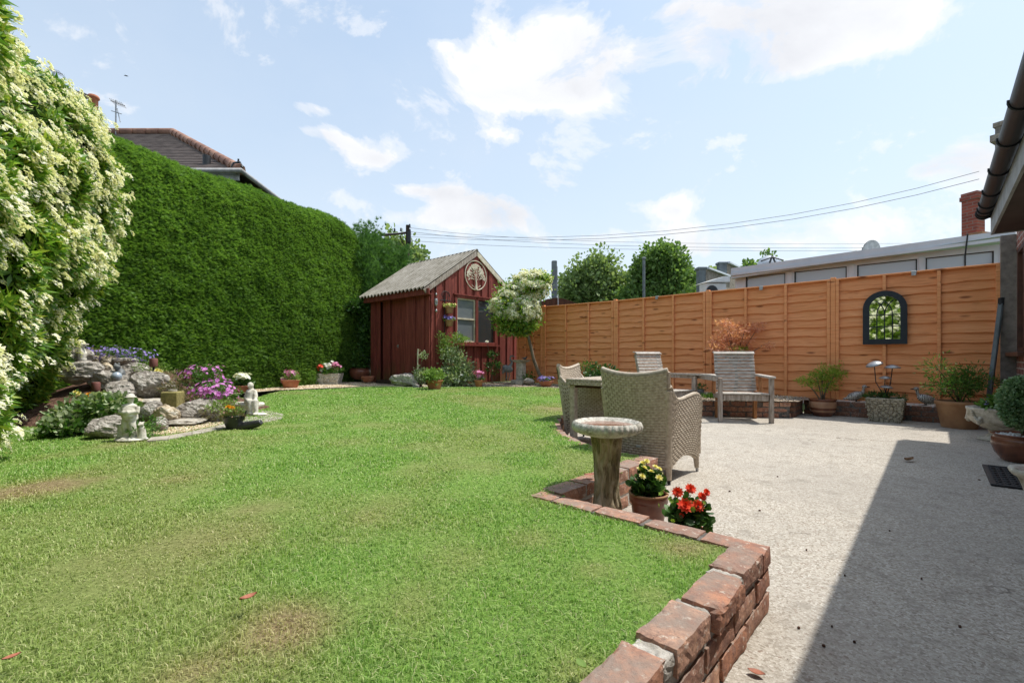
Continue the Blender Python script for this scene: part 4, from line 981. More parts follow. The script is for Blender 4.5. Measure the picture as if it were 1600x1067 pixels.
# the door nearer the camera, beyond the frame edge
fr = MB(); fr.box(HL(WA - .01, 5.05, 1.0), (.05, .95, 2.05), bev=.006); d_ = fr.build('door', M['brown_frame'], hs)
g = MB(); g.box(HL(WA - .04, 5.05, 1.35), (.01, .6, 1.0)); g.build('pane', M['glass'], d_)
mb = MB(); mb.box(HL(.62, 2.3, 2.275), (.27, EB*2 - 4.6, .02)); mb.build('soffit', M['soffit'], hs)
mb = MB(); mb.box(HL(.478, 2.3, 2.35), (.022, EB*2 - 4.6, .20)); mb.box(HL(.62, EB + .005, 2.38), (.30, .02, .25)); mb.build('fascia', M['fascia'], hs)
mb = MB(); gc, gzz = .412, 2.50; n = 14; ysg = [-3.0 + i*.55 for i in range(int((EB + 3.0)/.55) + 1)] + [EB]
P = np.array([[HL(gc + .062*math.cos(t), y, gzz + .062*math.sin(t)) for t in np.linspace(-PI - .15, .15, n)] for y in ysg]); mb.grid(P, True)
P2 = np.array([[HL(gc + .056*math.cos(t), y, gzz + .056*math.sin(t)) for t in np.linspace(-PI - .15, .15, n)] for y in ysg]); mb.grid(P2, True, flip=True)
mb.ball(HL(gc, EB, gzz - .003), (.06, .012, .06), 14, 8)
gt = mb.build('gutter', M['gutter'], hs)
for bb in (1.0, 2.1, 3.2, 4.3, 5.0, 5.75, 6.45, 6.95, 7.2, 7.36, 7.45):
    k = MB(); arc = [HL(gc + .068*math.cos(t), bb, gzz + .068*math.sin(t)) for t in np.linspace(-PI - .2, .2, 12)]; k.tube(arc, .007, 6); k.build('bracket', M['gutter'], gt)
# roof slope rising away to the right, tiles in courses
rise = math.tan(math.radians(24)); P = []
for i in range(0, 46):
    a = .405 + i*.10; P.append([(a - WA, y - 7, 2.575 + (a - .405)*rise + (.016 if i % 2 else 0)) for y in np.linspace(-3, EB + .05, 60)])
mb = MB(); mb.grid(np.array(P), False, flip=True); P2 = np.array(P); P2[..., 2] -= .10; mb.grid(P2, False); 
mb.grid(np.stack([np.array(P)[:, -1], P2[:, -1]], 1), False); mb.grid(np.stack([np.array(P)[0], P2[0]], 1), False)
mb.build('roof', M['tile'], hs)
mb = MB(); mb.box(HL(.58, EB + .06, 2.52), (.36, .05, .12)); mb.build('end_trim', M['render'], hs)
pr = MB(); pr.box((-.012, 0, 1.2), (.16, .10, 2.44))
pp = pr.build('rendered_pier', M['render'], None, AB(.715, 8.60, 0), RZ); tag(pp, 'narrow grey rendered pier between the orange fence and the house wall', 'pier')
# flood lamp under the gutter and a camera
fl = thing('security_lamp', 'small black security lamp fixed beneath the gutter', 'lamp', D(1571, 248, 4.1), RZ + .5)
mb = MB(); mb.box((0, 0, 0), (.05, .13, .14), bev=.008); mb.build('housing', M['gutter'], fl); mb = MB(); mb.box((-.03, 0, 0), (.012, .10, .11), bev=.003); mb.build('lens', M['frosted'], fl)
mb = MB(); mb.tube([(0.02, 0, .05), (.09, 0, .12)], .012, 6); mb.build('bracket', M['gutter'], fl)
sk = thing('sensor_box', 'small dark sensor box on the gutter bracket below the lamp', 'sensor', D(1569, 289, 4.6), RZ + .3)
mb = MB(); mb.box((0, 0, 0), (.05, .09, .05), Matrix.Rotation(.4, 3, 'X'), bev=.006); mb.build('box', M['gutter'], sk); mb = MB(); mb.ball((-.03, -.02, -.005), .014); mb.build('lens', M['steel'], sk); mb = MB(); mb.tube([(0.02, 0, .02), (.10, 0, .06)], .01, 6); mb.build('bracket', M['gutter'], sk)

# ------------------------------------------------------------------ neighbours behind the fence
NB = 10.4
def NZ(x, y, b=NB): return PB(x, y, b)
cn = thing('conservatory', 'grey white plastic conservatory with a strip of windows above the orange fence', 'building', AB(-2, NB, 0), RZ)
def NL(a, b, z): return (a + 2, b - NB, z)
xL, xR = 1146, 1585
aL = a_at(xL, NB); aR = a_at(xR, NB)
def topline(x): return 421 - .1365*(x - 1146) 
def wtop(x): return 436.5 - .1095*(x - 1140) if False else (424.7 - .1055*(x - 1241))
mb = MB()
(aa, z_a), (ab_, z_b) = NZ(xL, topline(xL)), NZ(xR, topline(xR))
(_, s_a), (_, s_b) = NZ(xL, topline(xL) + 16), NZ(xR, wtop(xR) - 20)
mb.prism([NL(aa, NB - .16, z_a), NL(ab_, NB - .16, z_b), NL(ab_, NB - .16, s_b), NL(aa, NB - .16, s_a)], (0, .12, 0)); fa = mb.build('fascia', M['upvc'], cn)
mb = MB(); (_, q0), (_, q1) = NZ(xL, topline(xL) + 10), NZ(xR, topline(xR) + 14)
mb.bar(NL(aa, NB - .18, q0), NL(ab_, NB - .18, q1), .03, .05); mb.build('fascia_trim', M['upvc'], cn)
panes = [(1165, 1227), (1241, 1323), (1339, 1433), (1446, 1553)]
edges = [1149] + [p for pr_ in panes for p in pr_] + [1590]
mb = MB()
for i in range(0, len(edges), 2):
    x0, x1 = edges[i], edges[i + 1]; a0, a1 = a_at(x0, NB), a_at(x1, NB); zt0 = NZ(x0, wtop(x0) - 9)[1]; zt1 = NZ(x1, wtop(x1) - 9)[1]
    mb.prism([NL(a0, NB, 0), NL(a1, NB, 0), NL(a1, NB, zt1), NL(a0, NB, zt0)], (0, .09, 0))
    if i: mb.box(NL((a0 + a1)/2, NB - .005, 1.6), (abs(a1 - a0)*.55, .02, 1.9))
for x0, x1 in panes:
    a0, a1 = a_at(x0, NB), a_at(x1, NB); z0, z1 = NZ(x0, wtop(x0))[1], NZ(x1, wtop(x1))[1]; y0, y1 = NZ(x0, wtop(x0) - 9)[1], NZ(x1, wtop(x1) - 9)[1]
    mb.prism([NL(a0, NB + .001, z0), NL(a1, NB + .001, z1), NL(a1, NB + .001, y1), NL(a0, NB + .001, y0)], (0, .088, 0))
    mb.box(NL((a0 + a1)/2, NB + .045, .6), (abs(a1 - a0), .088, 1.2))
mb.build('frame', M['upvc'], cn)
for i, (x0, x1) in enumerate(panes):
    a0, a1 = a_at(x0, NB), a_at(x1, NB); z0, z1 = NZ(x0, wtop(x0))[1], NZ(x1, wtop(x1))[1]
    g = MB(); g.prism([NL(a0 - .01, NB + .05, 1.19), NL(a1 + .01, NB + .05, 1.19), NL(a1 + .01, NB + .05, z1 + .02), NL(a0 - .01, NB + .05, z0 + .02)], (0, .01, 0)); pn = g.build('window', M['frosted'], cn)
    g = MB()
    g.bar(NL(a0, NB + .03, z0 - .0), NL(a1, NB + .03, z1 - .0), .02, .02)
    for a_, z_ in ((a0 + .01, z0), (a1 - .01, z1)): g.box(NL(a_, NB + .03, (1.2 + z_)/2), (.018, .02, z_ - 1.2))
    g.build('gasket', M['black_metal'], pn)
(_, rz0), (_, rz1) = NZ(xL, topline(xL) + 2), NZ(xR, topline(xR) + 2)
mb = MB(); mb.prism([NL(aa, NB - .1, rz0), NL(ab_, NB - .1, rz1), NL(ab_, NB + 3.4, rz1 + .1), NL(aa, NB + 3.4, rz0 + .1)], (0, 0, -.06)); mb.build('roof', M['upvc'], cn)
mb = MB(); mb.box(NL(aa + .06, NB + 1.7, z_a/2), (.1, 3.2, z_a - .2)); mb.build('side_wall', M['upvc'], cn)
mb = MB(); x_, y_ = 1511, 367; pts = []
for (x, y) in ((1512, 366), (1510, 382), (1508, 400), (1508, 425)): a, z = PB(x, y, NB - .22); pts.append(NL(a, NB - .22, z))
mb.tube(pts, .012, 6); mb.build('cable', M['black'], cn)
def dish(nm_label, x, y, rpx, Y, back):
    r = rpx*Y/F; o = thing('satellite_dish', nm_label, 'satellite dish', D(x, y, Y), -.2 if back else .3)
    mb = MB(); prof = [(r*t, -.25*r*t*t) for t in np.linspace(0, 1, 8)]
    vs = []; mb.lathe([(max(p[0], .001), p[1]) for p in prof], 28); mb.lathe([(max(p[0], .001), p[1] - .015) for p in prof[::-1]], 28)
    Rm = Matrix.Rotation((1 if back else -1)*math.radians(80), 3, 'X'); mb.v = [tuple(Rm @ Vector(p)) for p in mb.v]; mb.build('bowl', M['upvc'] if back else M['steel'], o)
    mb = MB(); s = -1 if back else 1
    for k in (-.55, .55): mb.tube([(0, -.08, r*.75), (k*r, -.10, -r*.75)], .022*r/.3, 6)
    mb.tube([(-r*.85, -.06, r*.35), (r*.0, -.10, r*.62), (r*.85, -.06, r*.35)], .018*r/.3, 6); mb.tube([(0, -.05, -.2*r), (0, .1, -r*1.7)], .03, 6); mb.build('frame', M['black_metal'] if back else M['steel'], o)
dish('satellite dish seen from behind with dark struts above the conservatory roof', 1205, 415, 19, 11.5, True)
dish('pale domed satellite dish rising over the conservatory fascia', 1355, 396, 20, 9.6, False)
# garage with concrete posts and wall, air conditioner
gb = thing('concrete_outbuilding', 'pebble concrete outbuilding walls with grey corner posts behind the fence', 'building', D(1110, 556, 13), 0)
def pxs(x, y, Y): return Vector(D(x, y, Y)) - Vector(gb.location)
def post(x0, x1, yt, Y):
    a = pxs(x0, yt, Y); b = pxs(x1, yt, Y); m = MB(); m.box(((a.x + b.x)/2, a.y + .1, (a.z - H)/2), (b.x - a.x, .2, a.z + H), bev=.01); m.box(((a.x + b.x)/2, a.y + .1, a.z - .02), (b.x - a.x + .06, .26, .07), bev=.01); m.build('post', M['grey_post'], gb)
post(1092, 1103, 418, 13.0); post(1124, 1136, 410, 14.5)
def wallq(x0, y0, x1, y1, Y0, Y1):
    a = pxs(x0, y0, Y0); b = pxs(x1, y1, Y1); m = MB(); m.prism([a, b, (b.x, b.y, -H), (a.x, a.y, -H)], (.0, .1, 0)); o = m.build('wall', M['concrete_wall'], gb)
    m = MB(); m.bar((a.x, a.y + .04, a.z + .02), (b.x, b.y + .04, b.z + .02), .22, .05); m.build('coping', M['upvc'], gb)
wallq(1103, 420, 1141, 434, 13.0, 14.6); wallq(1136, 411, 1160, 423, 14.5, 16)
ac = thing('air_conditioner', 'white air conditioning unit with a dark round fan behind the fence', 'air conditioner', D(1119, 452, 11.6), .15)
wpx = 11.6/F
mb = MB(); mb.box((0, .15, -.02), (35*wpx, .3, .36), bev=.012); mb.build('casing', M['white_plastic'], ac); mb = MB(); mb.cyl((-7*wpx, -.012, -.06), (-7*wpx, .0, -.06), .155, n=24)
mb.build('fan_grille', M['black_metal'], ac); mb = MB(); mb.prism([(-19*wpx, -.06, .16), (12*wpx, -.06, .32), (21*wpx, -.06, .32), (21*wpx, -.06, .18)], (0, .6, 0)); mb.build('cover', M['white_plastic'], ac)
mb = MB(); mb.box((0, .15, -.75), (28*wpx, .2, 1.1)); mb.build('stand', M['steel'], ac)

def chimney(label, x0, x1, yt, yb, Y, mat, stepped=False, loc_z=0):
    wd = (x1 - x0)*Y/F; c = thing('chimney_stack', label, 'chimney', D((x0 + x1)/2, yb, Y), .3)
    hh = (yb - yt)*Y/F; m = MB(); m.box((0, 0, hh*.42 - .8), (wd*.84, wd*.84, hh*.84 + 1.6)); m.build('shaft', mat, c)
    m = MB(); m.box((0, 0, hh*.87), (wd, wd, hh*.10)); m.box((0, 0, hh*.965), (wd*.9, wd*.9, hh*.07)); m.build('cap', mat, c); return c
t = NT('chimney_brick'); v = t.coord('Object'); sx = t.N('ShaderNodeSeparateXYZ'); t.L(v, sx.inputs[0]); cb = t.N('ShaderNodeCombineXYZ'); t.L(t.math('ADD', sx.outputs[1], sx.outputs[0]), cb.inputs[0]); t.L(sx.outputs[2], cb.inputs[1])
bt = t.N('ShaderNodeTexBrick'); t.L(cb.outputs[0], bt.inputs['Vector'])
for k, val in (('Scale', 1.0), ('Mortar Size', .008), ('Brick Width', .225), ('Row Height', .075)): bt.inputs[k].default_value = val
bt.inputs['Color1'].default_value = (.34, .09, .06, 1); bt.inputs['Color2'].default_value = (.22, .06, .045, 1); bt.inputs['Mortar'].default_value = (.25, .17, .14, 1); t.col(bt.outputs['Color']); M['chimney_brick'] = t.done(.9, .2)
ch1 = chimney('slim red brick chimney rising above the conservatory roof by the gutter', 1509, 1532, 302, 366, 11.5, M['chimney_brick'])
m = MB(); m.box((-.08, -.2, -.08), (.5, .3, .08)); m.box((-.16, -.25, -.14), (.4, .3, .07)); m.build('flashing', M['terra_tan'], ch1)
ch2 = thing('chimney_stack', 'grey stone chimney with stepped slab caps half hidden by the gutter', 'chimney', D(1568, 250, 10.5), .5)
m = MB(); m.box((.1, 0, .1), (.26, .26, 1.5)); m.build('shaft', M['render'], ch2); m = MB(); m.box((.02, 0, .50), (.36, .36, .15)); m.box((.10, 0, .82), (.32, .32, .10)); m.build('cap', M['concrete_wall'], ch2)

# brown arch-top board fence, posts, poles beyond
bf = thing('arched_fence_panel', 'dark brown arch topped fence panel rising behind the orange fence', 'fence', D(870, 556, 12.4), 0)
m = MB(); L_ = Vector(bf.location); pts = [Vector(D(x, y, 12.4)) - L_ for x, y in ((838, 476), (845, 471), (856, 467), (868, 465.5), (880, 466.5), (892, 470), (903, 475), (903, 530), (838, 530))]
m.prism(pts, (0, .03, 0)); m.build('panel', M['brown_board'], bf); m = MB()
for x in (845, 872): p = Vector(D(x, 466, 12.38)) - L_; m.box((p.x, p.y, p.z - .5), (.03, .04, 1.1))
m.build('batten', M['steel'], bf)
gp = thing('concrete_post', 'tall grey concrete post standing above the arched brown panel', 'post', D(866, 556, 13.5), 0)
m = MB(); m.box((0, 0, (466 - 410 + 120)/F*13.5/2 - .2), (.14, .14, 3.3), bev=.01); 
m.v = [(x, y, z) for x, y, z in m.v]; zt = (556 - 408)*13.5/F; m = MB(); m.box((0, 0, zt/2 - .4), (.15, .15, zt + .8), bev=.01); m.build('shaft', M['grey_post'], gp)
m = MB(); m.box((0.0, 0, zt - .02), (.09, .09, .06)); m.box((.08, 0, zt - .5), (.03, .03, .7)); m.build('fitting', M['steel'], gp)
tp = thing('metal_pole', 'thin grey metal pole with a rounded cap behind the fence', 'pole', D(1006, 556, 15), 0); zt = (556 - 404)*15/F
m = MB(); m.cyl((0, 0, -.8), (0, 0, zt), .042, n=10); m.build('shaft', M['grey_post'], tp); m = MB(); m.ball((0, 0, zt), (.07, .07, .05)); m.build('cap', M['grey_post'], tp)

# utility pole and its cables
up = thing('utility_pole', 'wooden utility pole with side arm and insulators behind the shed roof', 'utility pole', D(637, 556, 22), 0); Yp = 22; k = Yp/F
m = MB(); m.cyl((0, 0, -1), (0, 0, 204*k), .12, .085, 10); m.build('shaft', M['pole'], up)
m = MB(); m.bar((-48*k, .5, 192*k), (0, 0, 192*k), .06, .08); m.tube([(-12*k, .1, 188*k), (-8*k, 0, 176*k), (-1*k, -.05, 168*k)], .025, 5); m.build('side_arm', M['pole'], up)
for dx_, dy_ in ((3.5, 200), (4, 192), (4, 180), (3.5, 174), (-10, 194), (-20, 193.5)):
    m = MB(); m.cyl((dx_*k, -.06, dy_*k), (dx_*k, -.06, (dy_ + 5)*k), .05, .035, 8); m.build('insulator', M['black_metal'], up)
m = MB(); m.box((3*k, -.1, 185*k), (.16, .14, .5)); m.build('junction_box', M['black_metal'], up)
def cable(pts, label, r=.012):
    """pts: (px x, px y, depth) samples smoothed into a hanging line; real sizes."""
    P = [];
    for i in range(len(pts) - 1):
        (x0, y0, d0), (x1, y1, d1) = pts[i], pts[i + 1]
        for s in range(6):
            t_ = s/6; inv_ = (1/d0)*(1 - t_) + (1/d1)*t_; P.append(D(x0 + (x1 - x0)*t_, y0 + (y1 - y0)*t_, 1/inv_))
    P.append(D(pts[-1][0], pts[-1][1], pts[-1][2]))
    m = MB(); m.tube(P, r, 4); o = m.build('overhead_cable', M['wire'], None); tag(o, label, 'cable', 'overhead cables')
def arc(p0, pm, p1, n=9):
    out = []
    for i in range(n + 1):
        t_ = i/n; L0 = (1 - t_)*(1 - 2*t_); L1 = 4*t_*(1 - t_); L2 = t_*(2*t_ - 1); xx = p0[0]*L0 + pm[0]*L1 + p1[0]*L2; yy = p0[1]*L0 + pm[1]*L1 + p1[1]*L2
        out.append((xx, yy, 1/((1/p0[2])*(1 - t_) + (1/p1[2])*t_)))
    return out
cable(arc((640, 366, 22), (1090, 356, 0), (1530, 268, 9.5)), 'upper of the two cables climbing from the pole towards the chimney', .006)
cable(arc((640, 370, 22), (1090, 362, 0), (1530, 280, 9.5)), 'lower of the two cables climbing from the pole towards the chimney', .0065)
cable(arc((640, 356, 22), (1000, 379, 0), (1600, 378, 34)), 'topmost of the long level cables crossing behind the trees', .009)
cable(arc((640, 362, 22), (1000, 385, 0), (1600, 385, 34)), 'middle of the long level cables crossing behind the trees', .009)
cable(arc((640, 376, 22), (1000, 390, 0), (1600, 391, 34)), 'lowest of the long level cables crossing behind the trees', .009)
cable(arc((634, 362, 22), (600, 365, 0), (540, 362, 14)), 'short cable leaving the pole above the tall hedge', .012)

# house beyond the hedge
oh = thing('neighbour_house', 'house with a brown tiled hipped roof showing above the clipped hedge', 'house', (-9.5, 13.0, 0), 0)
ez = .9 + 288*10.9/F; rzz = .9 + 346.5*14.3/F
e0, e1, e2, e3 = (-17, 10.9, ez), (-6.34, 10.9, ez), (-6.75, 17.7, ez), (-17, 17.7, ez); r0, r1 = (-17, 14.3, rzz), (-10.37, 14.3, rzz)
def OL(p): return (p[0] + 9.5, p[1] - 13.0, p[2])
def slope(p0, p1, q1, q0, n=26):
    P = []
    for i in range(n + 1):
        for st in (0, 1):
            t_ = min(1, (i + (0 if st == 0 else .999))/n); a_ = Vector(p0).lerp(Vector(q0), t_); b_ = Vector(p1).lerp(Vector(q1), t_)
            P.append([OL(a_.lerp(b_, s)) for s in np.linspace(0, 1, 6)])
            if st == 0: P[-1] = [(x, y, z + .03) for x, y, z in P[-1]]
    return np.array(P)
m = MB(); m.grid(slope(e0, e1, r1, r0), False); m.grid(slope(e1, e2, r1, r1), False); m.grid(slope(e3, e2, r1, r0), False, flip=True); rf = m.build('roof', M['tile'], oh)
m = MB()
for a_, b_ in ((e1, r1), (r1, r0), (e2, r1)):
    a_, b_ = Vector(OL(a_)), Vector(OL(b_)); L = (b_ - a_).length; n = int(L/.38)
    for i in range(n): m.tube([a_.lerp(b_, i/n) + Vector((0, 0, .04)), a_.lerp(b_, (i + 1.03)/n) + Vector((0, 0, .065))], [.13, .105], 8)
m.build('ridge_tiles', M['ridge_tile'], rf)
m = MB(); m.tube([OL((-17, 10.8, ez - .02)), OL((-6.25, 10.8, ez - .02)), OL((-6.65, 17.7, ez - .02))], .06, 8); m.box(OL((-11.67, 10.92, ez - .12)), (10.6, .04, .18)); m.build('gutter', M['fascia'], oh)
m = MB(); m.box(OL((-11.8, 14.3, ez/2 - .1)), (10.0, 6.2, ez - .1)); m.build('wall', M['render'], oh)
p = Vector(OL(D(323, 263, 11.4))); m = MB(); m.cyl(p - Vector((0, 0, .3)), p + Vector((0, 0, .30)), .09, n=10); m.build('vent_pipe', M['black_metal'], oh)
p = Vector(OL(D(372, 262, 10.9))); m = MB(); m.tube([p + Vector((-.14, 0, .0)), p + Vector((-.1, 0, .1)), p + Vector((.04, 0, .12)), p + Vector((.10, 0, .0))], .03, 6); m.tube([p + Vector((0, 0, .1)), p + Vector((0.01, 0, .2))], .02, 6); m.build('hip_iron', M['black_metal'], oh)
p = Vector(OL(D(140, 190, 14.3))); m = MB(); m.box(p + Vector((0, 0, -1.0)), (1.0, .7, 1.6)); cs = m.build('chimney', M['chimney_brick'], oh)
m = MB(); q = Vector(OL(D(146, 158, 14.2))); m.lathe([(.11, -.5), (.115, .05), (.15, .07), (.15, .12), (.12, .16)], 16, q); m.build('chimney_pot', M['terracotta'], cs)
m = MB(); q = Vector(OL(D(127, 149, 14.2))); m.cyl(q - Vector((0, 0, .6)), q - Vector((0, 0, .08)), .08); m.ball(q, (.2, .2, .07)); m.build('chimney_cowl', M['black_metal'], cs)
def aerial(label, x, yt, yb, Y):
    o = thing('tv_aerial', label, 'aerial', D(x, yb, Y), 0); k = Y/F; h_ = (yb - yt)*k; m = MB(); m.cyl((0, 0, -1.2), (0, 0, h_), .02, n=6); m.build('mast', M['steel'], o)
    m = MB(); m.tube([(-8*k, 0, h_*.98), (14*k, 0, h_*.80)], .012, 5); m.tube([(-7*k, 0, h_*.62), (9*k, 0, h_*.5)], .012, 5); m.tube([(2*k, 0, h_*.7), (7*k, 0, h_*.2)], .012, 5)
    for s in np.linspace(-6, 12, 7): z = h_*(.98 - (s + 8)/22*.18); m.tube([(s*k, -.1, z + .04), (s*k, .1, z - .04)], .008, 4)
    m.build('antenna', M['steel'], o)
aerial('tv aerial on its mast between the chimney pots and the tiled ridge', 181, 157, 200, 14.2); aerial('thin tv aerial just showing above the white flowered shrub', 84, 108, 150, 14.0)

def far_tree(label, ells_px, Y, n, leaf, mat, cl=70, sg=.22, trunk=True, shell=.6):
    cx_ = ells_px[0][0]; o = thing('broadleaf_tree', label, 'tree', (D(cx_, 556, Y)[0], Y, 0)); k = Y/F
    ells = [((x - cx_)*k, random.uniform(-.5, .5), H + (550 - y)*k, rx*k*.84, rx*k*.7, ry*k*.82) for x, y, rx, ry in ells_px]
    foliage('crown', mat, o, ells, n, leaf, cl, sg*k*60, 'round', shell=shell)
    if trunk:
        m = MB(); m.tube([(0, 0, -.2), (.1, 0, H + 30*k), (0, 0, H + (556 - ells_px[0][1])*k)], [.22, .16, .05], 8)
        for e in ells: m.tube([(0, 0, H + 50*k), (e[0]*.5, e[1]*.5, (e[2] + H + 50*k)/2), (e[0], e[1], e[2])], [.09, .06, .02], 5)
        m.build('trunk', M['bark'], o)
    return o
far_tree('loose pale green tree with an uneven top beyond the fence, left of the thin pole', [(930, 440, 34, 26), (925, 415, 20, 16), (960, 445, 30, 24), (898, 450, 20, 18), (935, 465, 50, 22), (985, 455, 20, 22), (942, 408, 9, 10)], 26, 20000, .19, M['tree_leaf_b'], 190, .22)
far_tree('dense rounded green tree beyond the fence, right of the thin pole', [(1040, 425, 40, 34), (1035, 400, 28, 20), (1062, 430, 26, 30), (1015, 430, 24, 28), (1045, 455, 48, 22), (1000, 460, 22, 16), (1082, 455, 14, 18)], 24, 30000, .17, M['tree_leaf'], 300, .2)
far_tree('faint sparse tree behind the utility pole and the conifer', [(622, 395, 24, 26), (640, 412, 18, 16), (610, 420, 20, 20), (648, 398, 10, 12), (606, 384, 10, 12)], 24, 2600, .22, M['tree_leaf_b'], 70, .2)
far_tree('small tree tips showing between the outbuilding posts', [(1115, 422, 9, 7), (1150, 424, 14, 8)], 22, 420, .2, M['tree_leaf_b'], 16, .12, False)
far_tree('thin tree twigs showing around the struts of the satellite dish', [(1178, 410, 12, 7), (1230, 410, 12, 6), (1190, 402, 6, 6)], 20, 320, .17, M['tree_leaf'], 16, .12, False)
far_tree('dark green shrub filling the gap beneath the conifer and shed roof', [(608, 440, 26, 22), (600, 470, 26, 20)], 15.5, 2600, .16, M['tree_leaf'], 50, .15)

fb = thing('flying_bird', 'tiny dark bird flying high above the tiled neighbouring roof', 'bird', D(197, 119, 40), .4)
m = MB(); m.tube([(-.16, 0, 0), (-.05, 0, .01), (.08, 0, .01), (.16, 0, 0)], [.01, .04, .04, .01], 8)
for s in (-1, 1): m.prism([(-.02, s*.03, .02), (.06, s*.03, .02), (.02, s*.22, .09), (-.08, s*.26, .05)], (0, 0, .006))
fuse(m, 'body', M['black'], .012, fb, smooth_it=0)
# ------------------------------------------------------------------ wicker furniture
def weave(s, t, cw=.046, ch=.0195):
    row = np.floor(t/ch); ph = (row % 2)*.5; f = (s/cw + ph) % 1.0; g = (t/ch) % 1.0
    return (np.abs(np.sin(PI*f))**.45)*(np.sin(PI*g)**.5)
def wpanel(fn, Ls, Lt, flip=False, amp=.008):
    """fn(s in 0..1, t in 0..1) -> point arrays; the strands stand out along the surface normal."""
    ns, nt_ = max(4, int(Ls/.0075)), max(4, int(Lt/.0048)); S_, T_ = np.meshgrid(np.linspace(0, 1, ns), np.linspace(0, 1, nt_), indexing='ij')
    P = np.stack(fn(S_, T_), -1); ds = np.gradient(P, axis=0); dt = np.gradient(P, axis=1); N = np.cross(ds, dt); N /= np.maximum(np.linalg.norm(N, axis=2, keepdims=True), 1e-9)
    h_ = weave(S_*Ls, T_*Lt); return np.concatenate([P + N*(h_*amp*(-1 if flip else 1))[..., None], np.clip(1 - h_*1.9, 0, 1)[..., None]], -1)  # last column: painted shade, strongest where the weave lies low
def wmesh(name, P, mat, parent, flip=False):
    a, b = P.shape[:2]; i = np.arange(a*b).reshape(a, b); q = np.stack([i[:-1, :-1], i[1:, :-1], i[1:, 1:], i[:-1, 1:]], -1).reshape(-1, 4)
    if flip: q = q[:, ::-1]
    return link(name, rawmesh(name, P.reshape(-1, 3), q, True), mat, parent)
def cat(parts):
    """several grids in one mesh."""
    V = []; Q = []; n = 0
    for P in parts:
        a, b = P.shape[:2]; i = np.arange(a*b).reshape(a, b) + n; Q.append(np.stack([i[:-1, :-1], i[1:, :-1], i[1:, 1:], i[:-1, 1:]], -1).reshape(-1, 4)); V.append(P.reshape(-1, 4)); n += a*b
    return np.vstack(V), np.vstack(Q)
def wicker_chair(label, loc, rz):
    """local frame: +y is where the sitter faces, origin on the ground under the middle of the seat."""
    o = thing('wicker_armchair', label, 'armchair', loc, rz, 'woven armchairs at the woven table')
    hw = .245; yb = -.27
    def back_y(x, z, off=0): return yb - .10*np.clip((z - .15)/.68, 0, 1)**1.3 + .030*(np.abs(x)/hw)**2.4
    def ztop(x): return .755 + .035*(np.abs(x)/hw)**2 
    def half(z): return hw - .03 + .045*np.clip((z - .1)/.75, 0, 1)
    def bfn(off):
        def f(S, T):
            z0 = .115; x0 = (S*2 - 1); z = z0 + (ztop(x0*hw) - z0)*T; x = x0*half(z); return x, back_y(x, z) + off, z
        return f
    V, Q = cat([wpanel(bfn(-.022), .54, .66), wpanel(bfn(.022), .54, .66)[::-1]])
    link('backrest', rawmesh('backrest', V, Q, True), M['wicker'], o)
    def armz(y):      # top line of the side seen from the side, rear to front
        return np.interp(y, [-.31, -.26, -.22, -.17, -.10, 0, .12, .20, .25, .275], [.75, .67, .615, .585, .582, .594, .608, .603, .575, .52])
    def botz(y): return .098 + .075*np.sin(np.clip((y + .27)/.53, 0, 1)*PI)**.8
    for sg in (-1, 1):
        parts = []
        for off in (-.02, .02):
            def f(S, T, off=off):
                y = yb + (.275 - yb)*S; zt = armz(y); zb = botz(y); z = zb + (zt - zb)*T
                return sg*(half(z)*1.0 + .006 + off), y + (back_y(half(z), z) - yb)*(1 - S)**1.5, z
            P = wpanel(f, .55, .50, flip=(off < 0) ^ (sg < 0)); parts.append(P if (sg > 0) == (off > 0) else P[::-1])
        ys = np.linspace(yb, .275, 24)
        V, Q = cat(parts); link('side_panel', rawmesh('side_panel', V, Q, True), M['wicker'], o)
        m = MB(); pts = [(sg*(half(armz(y)) + .012), float(y + (back_y(half(armz(y)), armz(y)) - yb)*(1 - (y - yb)/(.275 - yb))**1.5), armz(y) + .004) for y in np.linspace(-.27, .275, 26)]
        pts += [(sg*(half(.3) + .012), .280, z) for z in (.47, .38, .28, .2, .14)]
        m.tube(pts, .0165, 8); m.tube([(sg*(half(.1) + .012), y, botz(y)) for y in np.linspace(yb, .27, 20)], .0125, 8)
        m.build('arm_edging', M['wicker'], o)
    m = MB(); xs = np.linspace(-hw*1.05, hw*1.05, 24); m.tube([(x, float(back_y(x, ztop(x))), float(ztop(x)) + .006) for x in xs], .021, 8)
    for sg in (-1, 1): m.tube([(sg*half(z), float(back_y(sg*half(z), z)), z) for z in np.linspace(.64, .79, 6)], .0165, 8); m.tube([(sg*(half(z) + .004), float(back_y(sg*half(z), z)) - .004, z) for z in np.linspace(.115, .66, 14)], .027, 10)
    m.tube([(x, float(back_y(x, .11)), .11) for x in np.linspace(-hw*.9, hw*.9, 12)], .013, 8); m.build('back_edging', M['wicker'], o)
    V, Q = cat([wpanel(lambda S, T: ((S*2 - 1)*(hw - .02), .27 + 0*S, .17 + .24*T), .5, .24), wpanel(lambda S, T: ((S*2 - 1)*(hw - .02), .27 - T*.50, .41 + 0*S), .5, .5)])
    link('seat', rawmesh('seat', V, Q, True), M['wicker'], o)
    for sx in (-1, 1):
        for y in (-.245, .25):
            m = MB(); m.tube([(sx*.225, y, .17), (sx*.232, y*1.04, .03)], [.027, .018], 8); lg = m.build('leg', M['wicker'], o)
            m = MB(); m.cyl((sx*.232, y*1.04, .032), (sx*.234, y*1.05, 0), .012, .011, 8); m.build('foot', M['steel'] if y > 0 else M['black'], lg)
    return o
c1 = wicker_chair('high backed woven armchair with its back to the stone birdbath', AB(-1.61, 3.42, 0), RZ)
m = MB(); m.box((.045, -.345, .255), (.036, .006, .017), bev=.002); m.build('badge', M['steel'], c1)
